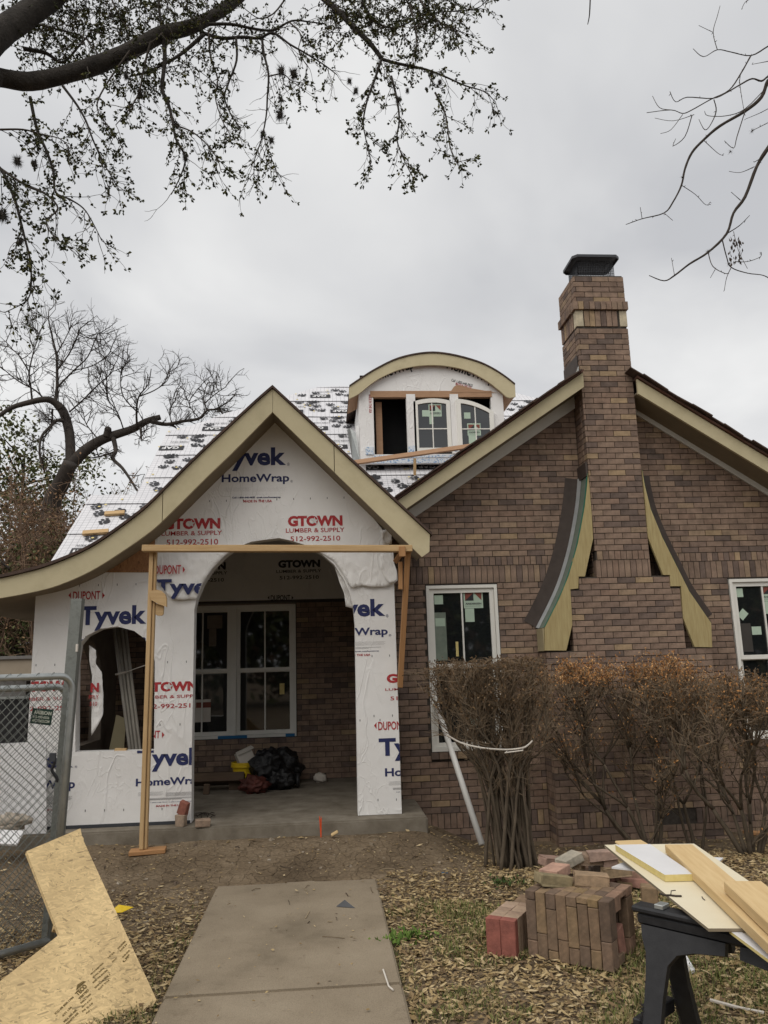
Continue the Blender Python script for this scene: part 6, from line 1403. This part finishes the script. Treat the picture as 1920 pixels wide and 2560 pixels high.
# ---- leafy trees and brush at the left
def leaf_tree(name, label, cx, cy, h_, rad, cols, seed, n, L0, zlo=.35, trunk_r=.16, mat='leafy'):
    r_ = random.Random(seed); root = thing(name, label, 'tree', (cx, cy, 0)); t = MB(); l = MB(); tips = []
    t.tube([(cx, cy, -.2), (cx+.1, cy, h_*.3), (cx, cy+.1, h_*.6), (cx+.05, cy, h_*.9)], [trunk_r, trunk_r*.8, trunk_r*.5, .03], 8)
    for _ in range(26):
        z = h_*r_.uniform(zlo*.7, .85); a = r_.uniform(0, 6.28); q = wander(r_, Vector((cx, cy, z)), Vector((math.cos(a), math.sin(a), .5)), rad*r_.uniform(.7, 1.1), 6, .2); t.tube(q, taper(trunk_r*.3, .012, 7), 5); tips += q[2:]
    t.build('trunk', 'farbark', root, smooth=True)
    cl = [p+rv(r_, rad*.35) for p in tips for _ in range(2)]
    for _ in range(n):
        c = r_.choice(cl); p = c+Vector((r_.gauss(0, .22), r_.gauss(0, .22), r_.gauss(0, .2)))*rad*.5; s = r_.uniform(.7, 1.3)
        leaf(l, p, rv(r_, 1), rv(r_, 1)+Vector((0, 0, .6)), L0*s, L0*.3*s, r_.choice(cols))
    l.build('crown', mat, root, fix=False)['kind'] = 'stuff'; return root
GRN = [(.10, .115, .045), (.07, .085, .032), (.14, .15, .065), (.055, .065, .026), (.18, .18, .085)]
leaf_tree('evergreen_tree', 'small dull green leafy tree behind the bare oak', P3(150, 1000, 28).x, 28, P3(150, 770, 28).z, 2.6, GRN, 31, 9000, .16)
leaf_tree('evergreen_tree', 'dark green bushy tree at the left picture edge below the eave', -6.0, 17, 4.3, 1.7, GRN, 32, 7000, .10, zlo=.1)
BRN = [(.25, .15, .088), (.18, .108, .066), (.30, .185, .105), (.14, .088, .058), (.34, .22, .125)]
br = random.Random(41); ts, tl_ = MB(), MB()
for _ in range(190):
    x, y = br.uniform(-8.8, -3.6), br.uniform(15.5, 21); hgt = (4.8+1.6*noise.noise(Vector((x, y*.4, 2)))+br.uniform(-.8, .6))*(y/18)
    if x > -4.8: hgt *= .85
    q = wander(br, Vector((x, y, -.1)), Vector((br.uniform(-.25, .25), br.uniform(-.2, .2), 1)), hgt, 9, .12, 0, .06); ts.tube(q, taper(.035, .008, 10), 4, cap=False)
    for j in range(3, 10):
        for _k in range(3):
            w = wander(br, q[j], (q[j]-q[j-1]).normalized()*.5+rv(br, 1)+Vector((0, 0, .2)), br.uniform(.4, 1.1), 4, .3); ts.tube(w, taper(.010, .004, 5), 3, cap=False)
            for m2 in w[1:]:
                for _l in range(2):
                    if br.random() < .75: leaf(tl_, m2+rv(br, .12), rv(br, 1), rv(br, 1), br.uniform(.05, .10), .02, br.choice(BRN if m2.z > 2.4 or br.random() < .6 else GRN))
                w2 = wander(br, m2, rv(br, 1)+Vector((0, 0, .2)), br.uniform(.2, .4), 2, .3); ts.tube(w2, taper(.006, .003, 3), 3, cap=False)
ths = thing('thicket', 'tangled brown winter thicket filling the left edge behind the house', 'thicket', (-6, 18, 0), kind='stuff')
ts.build('stems', 'brushtwig', ths, fix=False); tl_.build('dry_leaves', 'leafy', ths, fix=False)
# neighbour's wall, fence and the dark cabinet glimpsed past the gate
nw = thing('garden_wall', 'tan masonry wall seen low behind the trees at the left edge', 'wall', (-6, 14, 0))
mb = MB(); mb.box2((-9, 14, -.1), (-3.9, 14.3, at(30, 1648, Y=14).z)); mb.build('wall', 'farwall', nw)
mb = MB(); mb.box2((-9.05, 13.96, at(30, 1648, Y=14).z), (-3.85, 14.34, at(30, 1640, Y=14).z)); mb.build('coping', 'farroof', nw)
cbn = thing('dark_trailer', 'dark sided trailer standing past the left end of the porch', 'trailer', (-3.6, 9, 0))
a, b_ = at(71, 1746, Y=9.0), at(71, 1860, Y=9.0)
mb = MB(); mb.box2((-6, 9.0, .35), (a.x, 10.6, a.z)); mb.build('body', 'darkscreen', cbn); mb = MB(); mb.box2((-6.02, 8.98, a.z), (a.x+.01, 10.62, a.z+.025)); mb.build('roof_rail', 'galv', cbn)
mb = MB(); mb.box2((-6, 9.05, a.z+.026), (a.x-.05, 10.55, a.z+.2)); mb.build('roof', 'farroof', cbn)
for y in (9.2, 10.3):
    mb = MB(); mb.tube([(a.x-.3, y, .0), (a.x-.3, y, .36)], .05, 8); mb.build('jack', 'darkmetal', cbn)

# ---- shrubs along the wall
def shrub(label, base, top_px, Y, nst, spread, seed, leafcols=None, nleaf=0, twigs=9, rad=.016, base_r=.12, top_z=None, flat=.10, lean=0):
    """many stems from one stool, fanning to a clipped flat top"""
    r_ = random.Random(seed); root = thing('shrub', label, 'shrub', base, 'winter shrubs along the house'); st, tg, lv = MB(), MB(), MB()
    tx0, tx1 = top_px
    for i in range(nst):
        a = r_.uniform(0, 6.28); b0 = base+Vector((math.cos(a), math.sin(a)*.7, 0))*base_r*r_.uniform(.2, 1)
        t = (i+.5)/nst+r_.uniform(-.06, .06); tp_ = Vector((tx0+(tx1-tx0)*t, base.y+r_.uniform(-spread, spread), top_z+r_.uniform(-flat, flat*.6)))
        mid = b0.lerp(tp_, .42)+Vector((-(tp_.x-b0.x)*.14, 0, .10))+rv(r_, .05); m2 = b0.lerp(tp_, .72)+rv(r_, .06)
        path = bez([b0, mid, m2, tp_], 5); path = [p+rv(r_, .006) for p in path]; k = len(path); rr = taper(rad*r_.uniform(.6, 1.2), .003, k); st.tube(path, rr, 6)
        for j in range(int(k*.3), k):
            for _ in range(twigs if j > k*.6 else 3):
                if r_.random() < .62:
                    f = j/k; d = (path[j]-path[j-1]).normalized()*.5+rv(r_, .75)+Vector((0, 0, .45)); L_ = r_.uniform(.10, .30)
                    q = wander(r_, path[j], d, L_, 4, .25)
                    lim = top_z+flat*.7+r_.uniform(-.05, .04)
                    q = [Vector((p.x, p.y, min(p.z, lim))) for p in q]
                    tg.tube(q, taper(.0034, .0014, 5), 3, cap=False)
                    q2 = wander(r_, q[2], d+rv(r_, .8), L_*.6, 3, .3); q2 = [Vector((p.x, p.y, min(p.z, lim))) for p in q2]; tg.tube(q2, taper(.0024, .0012, 4), 3, cap=False)
                    if leafcols:
                        for m_ in q[1:]+q2[1:]:
                            if r_.random() < nleaf*(1 if m_.z > top_z-.28 else .12): 
                                for _l in range(2): leaf(lv, m_+rv(r_, .012), rv(r_, 1)+Vector((0, 0, .4)), rv(r_, 1), r_.uniform(.018, .034), .0065, r_.choice(leafcols))
    st.build('stems', 'shrubbark', root, smooth=True)['kind'] = 'stuff'; tg.build('twigs', 'shrubtwig', root, fix=False)['kind'] = 'stuff'
    if leafcols: lv.build('dry_leaves', 'leafy', root, fix=False)['kind'] = 'stuff'
    return root
DRY = [(.42, .205, .075), (.34, .155, .058), (.50, .27, .11), (.25, .115, .045), (.54, .33, .16)]
DUL = [(.16, .10, .055), (.12, .08, .05), (.20, .13, .07)]
b1 = at(1285, 2205, Y=6.75); b1.z = gz(b1.x, b1.y)-.02
zt_ = at(1200, 1672, Y=6.75).z
shrub('upright bare shrub tied with cord in front of the first brick-wall window', b1, (at(1080, 1690, Y=6.75).x, at(1352, 1690, Y=6.75).x), 6.75, 46, .24, 51, DUL, .3, 8, .0165, .24, zt_-.06, flat=.16)
b2 = at(1625, 2100, Y=7.6); b2.z = gz(b2.x, b2.y)-.02; z2_ = at(1600, 1640, Y=7.6).z
def fork_shrub(label, base, seed, dirs, lim_z, xr_, cols, nleaf, L0=.5, r0_=.022, lev=5, leaf_band=.3):
    """few trunks that fork again and again up to a roughly clipped top"""
    r_ = random.Random(seed); root = thing('shrub', label, 'shrub', base, 'winter shrubs along the house'); tg, lv = MB(), MB()
    def lim(x): return lim_z+.10*noise.noise(Vector((x*3.3, seed, 0)))+r_.uniform(-.14, .06)
    def tw_(p, d, L_):
        q = wander(r_, p, d, L_, 4, .28); m_ = lim(p.x)+.03; q = [Vector((v.x, v.y, min(v.z, m_))) for v in q]; tg.tube(q, taper(.0032, .0013, 5), 3, cap=False)
        for v in q[1:]:
            if r_.random() < nleaf*(1 if v.z > lim_z-leaf_band else .10):
                for _ in range(2): leaf(lv, v+rv(r_, .025), rv(r_, 1)+Vector((0, 0, .4)), rv(r_, 1), r_.uniform(.018, .036), .0065, r_.choice(cols))
    def grow(mb, p, d, L_, rad, k):
        q = wander(r_, p, d, L_, 5, .13, 0, .05); top = lim(p.x)
        q = [v for v in q if v.z < top] or q[:2]
        if len(q) < 2: return
        mb.tube(q, taper(rad, rad*.72, len(q)), 6 if rad > .008 else 4)
        dd = (q[-1]-q[-2]).normalized()
        if k <= 2:
            for v in q[1:]:
                for _ in range(2):
                    if r_.random() < (.8 if v.z > lim_z-.4 else .6): tw_(v, dd*.5+rv(r_, .8)+Vector((0, 0, .3)), r_.uniform(.08, .26))
        if k <= 0 or q[-1].z > top-.06: return
        nb = 3 if r_.random() < .35 else 2; ax = rv(r_, 1)
        for j in range(nb):
            side = Vector((xr_*r_.uniform(-1, 1), r_.uniform(-.5, .5), r_.uniform(-.1, .5))); grow(mb, q[-1], dd*.85+side*.62, L_*r_.uniform(.68, .9), rad*.68, k-1)
        if r_.random() < .4: j = r_.randint(1, len(q)-1); grow(mb, q[j], dd*.5+Vector((xr_*r_.uniform(-1.2, 1.2), r_.uniform(-.5, .5), .3)), L_*.6, rad*.5, k-2)
    for (dx_, dy_, off_) in dirs:
        mb = MB(); grow(mb, base+Vector((off_, dy_*.1, 0)), Vector((dx_, dy_, 1)), L0*r_.uniform(.85, 1.15), r0_*r_.uniform(.8, 1.15), lev); mb.build('stem', 'shrubbark', root, smooth=True)
    tg.build('twigs', 'shrubtwig', root, fix=False)['kind'] = 'stuff'; lv.build('dry_leaves', 'leafy', root, fix=False)['kind'] = 'stuff'
fork_shrub('large shrub with orange-brown dead leaves on top, in front of the chimney', b2, 152, [(-.85, .05, -.08), (-.62, .05, -.06), (-.42, -.15, -.03), (-.2, .15, 0), (.05, -.1, .04), (.26, .12, .07)], z2_, 1.0, DRY, 1.0, lev=4, leaf_band=.24)
b3 = at(1735, 2085, Y=7.7); b3.z = gz(b3.x, b3.y)-.02
fork_shrub('slender forked shrub right of the orange one, below the right curb', b3, 153, [(-.25, 0, -.03), (.05, .1, 0), (.26, -.1, .04)], z2_-.14, .9, DRY, .4, r0_=.018, lev=4)
b4 = at(1880, 2165, Y=6.9); b4.z = gz(b4.x, b4.y)-.02
fork_shrub('bare twiggy shrub under the far brick-wall window', b4, 154, [(-.45, 0, -.06), (-.25, .15, -.02), (-.08, -.1, 0), (.1, .1, .03), (.3, -.05, .06), (.5, .1, .08)], at(1850, 1690, Y=6.9).z, .9, DUL+DRY[:1], .4, lev=4)
pts = [at(a, b_, Y=6.52+.02*math.sin(a)) for a, b_ in ((1118, 1838), (1150, 1856), (1185, 1866), (1225, 1872), (1270, 1874), (1305, 1870), (1318, 1864), (1331, 1852))]
mb = MB(); mb.tube(bez(pts, 4), .007, 6); mb.tube([at(1305, 1868, Y=6.5), at(1308, 1876, Y=6.5), at(1262, 1882, Y=6.5), at(1268, 1878, Y=6.5)], .006, 5)
tag(mb.build('tie_cord', 'card'), 'pale cord tied round the stems of the upright bare shrub', 'cord')
# low green weeds at the shrub's foot and beside the walk
wd = random.Random(61)
for k, (px, py, n_, s, lab) in enumerate(((1265, 2212, 90, .035, 'dark green weeds at the foot of the upright shrub'), (990, 2345, 120, .04, 'bright green weed clump touching the right edge of the walk'), (1040, 2340, 80, .035, 'second green weed clump just right of the walk'))):
    c = at(px, py, Z=.01); c.z = gz(c.x, c.y); mb = MB()
    for _ in range(n_):
        p = c+Vector((wd.gauss(0, .07), wd.gauss(0, .06), wd.uniform(0, .035))); leaf(mb, p, rv(wd, 1)+Vector((0, 0, .7)), Vector((0, 0, 1)), wd.uniform(.6, 1.3)*s, s*.3, wd.choice([(.10, .16, .03), (.07, .12, .025), (.14, .20, .05)] if k else [(.05, .08, .025), (.07, .10, .03)]))
    tag(mb.build('weed_clump', 'leafy', fix=False), lab, 'weeds', kind='stuff')

# ---- litter, grass, chips
def free(x, y):
    if WX0-.01 < x < WX1+.01 and y < 6.62: return rnd.random() < .012
    return y < 7.55 or (x > .95 and y < 8.5)
LIT = [(.30, .215, .105), (.25, .175, .085), (.37, .275, .14), (.19, .13, .07), (.44, .34, .19), (.14, .095, .055), (.38, .285, .15), (.26, .185, .10), (.47, .37, .22)]
gl2 = random.Random(71); mb = MB(); cnt = 0
for _ in range(95000):
    y = 2.9+(gl2.random()**1.1)*5.4; x = gl2.uniform(-3.0, 4.6)
    if not free(x, y): continue
    dens = 1.0
    m_ = noise.noise(Vector((x*1.3, y*1.3, 9)))*.5+.5
    if x < WX0: dens = (.75*sstep(6.3, 5.2, y)+.12)*(.5+.8*m_)
    elif x < WX1+.02: dens = .05
    else:
        dens = (.9*sstep(7.2, 6.2, y)+.16)*(.45+.85*m_)
        if x < 1.3 and y > 6.2: dens *= .45
    if 6.6 < y < 7.5 and x < 1: dens *= .12
    if gl2.random() > dens: continue
    z = gz(x, y) if not (WX0 < x < WX1 and y < 6.6) else .021
    a = gl2.uniform(0, 6.28); d = Vector((math.cos(a), math.sin(a), gl2.uniform(-.15, .35))); s = gl2.choice((.55, .75, .9, 1, 1.15, 1.5))*gl2.uniform(.85, 1.15)
    leaf(mb, Vector((x, y, z+gl2.uniform(.002, .02))), d, Vector((gl2.uniform(-.5, .5), gl2.uniform(-.5, .5), 1)), .043*s, .0075*s*gl2.uniform(.7, 1.4), gl2.choice(LIT), gl2.uniform(-.5, .6)); cnt += 1
for _ in range(70000):
    y = 2.9+gl2.random()*4.6; x = gl2.uniform(-2.8, 4.2)
    if WX0 < x < WX1 and y < 6.6 and gl2.random() > .02: continue
    if y > 6.5 and x < 1.1 and gl2.random() > .12: continue
    if y > 7.4 and x < .95: continue
    if noise.noise(Vector((x*1.3, y*1.3, 9)))*.5+.5 < gl2.uniform(.1, .6): continue
    z = .021 if (WX0 < x < WX1 and y < 6.6) else gz(x, y)+.004; a = gl2.uniform(0, 6.28); L_ = gl2.uniform(.008, .026); d = Vector((math.cos(a), math.sin(a), gl2.uniform(-.1, .4)))*L_; s_ = Vector((-math.sin(a), math.cos(a), gl2.uniform(-.6, .6)))*L_*gl2.uniform(.15, .4); p = Vector((x, y, z+gl2.uniform(0, .01)))
    mb.add([p, p+d*.5+s_, p+d, p+d*.45-s_], [(0, 1, 2, 3)], gl2.choice(LIT))
tag(mb.build('leaf_litter', 'leafy', fix=False), 'dry tan oak leaves strewn over the yard', 'leaves', kind='stuff')
GC = [(.13, .155, .045), (.10, .125, .035), (.17, .18, .06), (.24, .20, .09), (.08, .10, .03), (.28, .22, .11)]
mb = MB()
for _ in range(90000):
    x, y = gl2.uniform(-2.2, 3.6), 2.9+gl2.random()**1.2*3.6
    if WX0-.005 < x < WX1+.005: continue
    m_ = noise.noise(Vector((x*1.5+4, y*1.5, 2)))+.35*noise.noise(Vector((x*5, y*5, 6)))
    if x > WX1:
        th = -.22+ (y-3.4)*.2-(x-.4)*.09; edge = x < WX1+.10
    else: th = .55+(y-4)*.1; edge = x > WX0-.16
    if m_ < th and not (edge and gl2.random() < .45*(1-sstep(4.5, 6.2, y))): continue
    z = gz(x, y); hgt = gl2.uniform(.025, .06)*(1.1 if m_ > th+.25 else .8); a = gl2.uniform(0, 6.28); l_ = Vector((math.cos(a), math.sin(a), 0)); s = Vector((-l_.y, l_.x, 0))*.0022; p = Vector((x, y, z-.004)); c = gl2.choice(GC)
    m1 = p+Vector((0, 0, hgt*.6))+l_*hgt*.25; tip = p+Vector((0, 0, hgt))+l_*hgt*gl2.uniform(.4, 1.0); mb.add([p-s, p+s, m1+s, m1-s, tip], [(0, 1, 2, 3), (3, 2, 4)], c)
tag(mb.build('grass', 'leafy', fix=False), 'thin green grass coming through the fallen leaves', 'grass', kind='stuff')
mb = MB()
for _ in range(420):
    x, y = gl2.uniform(-2.4, 3.4), gl2.uniform(3.6, 8.2)
    if not (y < 7.5 or x > 1): continue
    if WX0 < x < WX1 and y < 6.6 and gl2.random() < .72: continue
    z = .024 if (WX0 < x < WX1 and y < 6.6) else gz(x, y)+.006; a = gl2.uniform(0, 6.28); L_ = gl2.uniform(.03, .15); d = Vector((math.cos(a), math.sin(a), 0)); p = Vector((x, y, z))
    mb.tube([p, p+d*L_*.5+Vector((0, 0, gl2.uniform(0, .008)))+rv(gl2, .006), p+d*L_], gl2.uniform(.0015, .004), 4, gl2.choice([(.09, .065, .045), (.06, .045, .035), (.15, .11, .07), (.3, .24, .16)]))
for _ in range(420):
    x, y = gl2.uniform(-2.2, 3.2), gl2.uniform(5.6, 8.3)
    if not ((y < 7.55 and (y > 6.7 or x < WX0 or x > WX1)) or x > 1): continue
    s = gl2.uniform(.004, .013)*(1.7 if gl2.random() < .08 else 1); c = Vector((x, y, gz(x, y)+s*.2))
    mb.box(c, (s*2, s*1.5, s), Matrix.Rotation(gl2.uniform(0, 3), 3, 'Z') @ Matrix.Rotation(gl2.uniform(-.4, .4), 3, 'X'), gl2.choice([(.26, .21, .15), (.30, .25, .19), (.2, .155, .11), (.12, .09, .065), (.36, .31, .25)]), s*.35)
tag(mb.build('debris', 'leafy', fix=False), 'twigs, chips and small stones scattered over soil and walk', 'debris', kind='stuff')
# trees along the far side of the street, behind the viewer (seen only in the glass)
mb = MB(); hr = random.Random(81)
for _ in range(26000):
    x = hr.uniform(-32, 32); top = 5.0+2.2*noise.noise(Vector((x*.13, 0, 1))); z = top*math.sqrt(hr.random()); y = -17+hr.gauss(0, 1.6)
    leaf(mb, Vector((x, y, z)), rv(hr, 1), rv(hr, 1), hr.uniform(.35, .8), .16, hr.choice(GRN+BRN[:2]))
tag(mb.build('street_trees', 'leafy', fix=False), 'row of trees across the street behind the viewer', 'trees', kind='stuff')
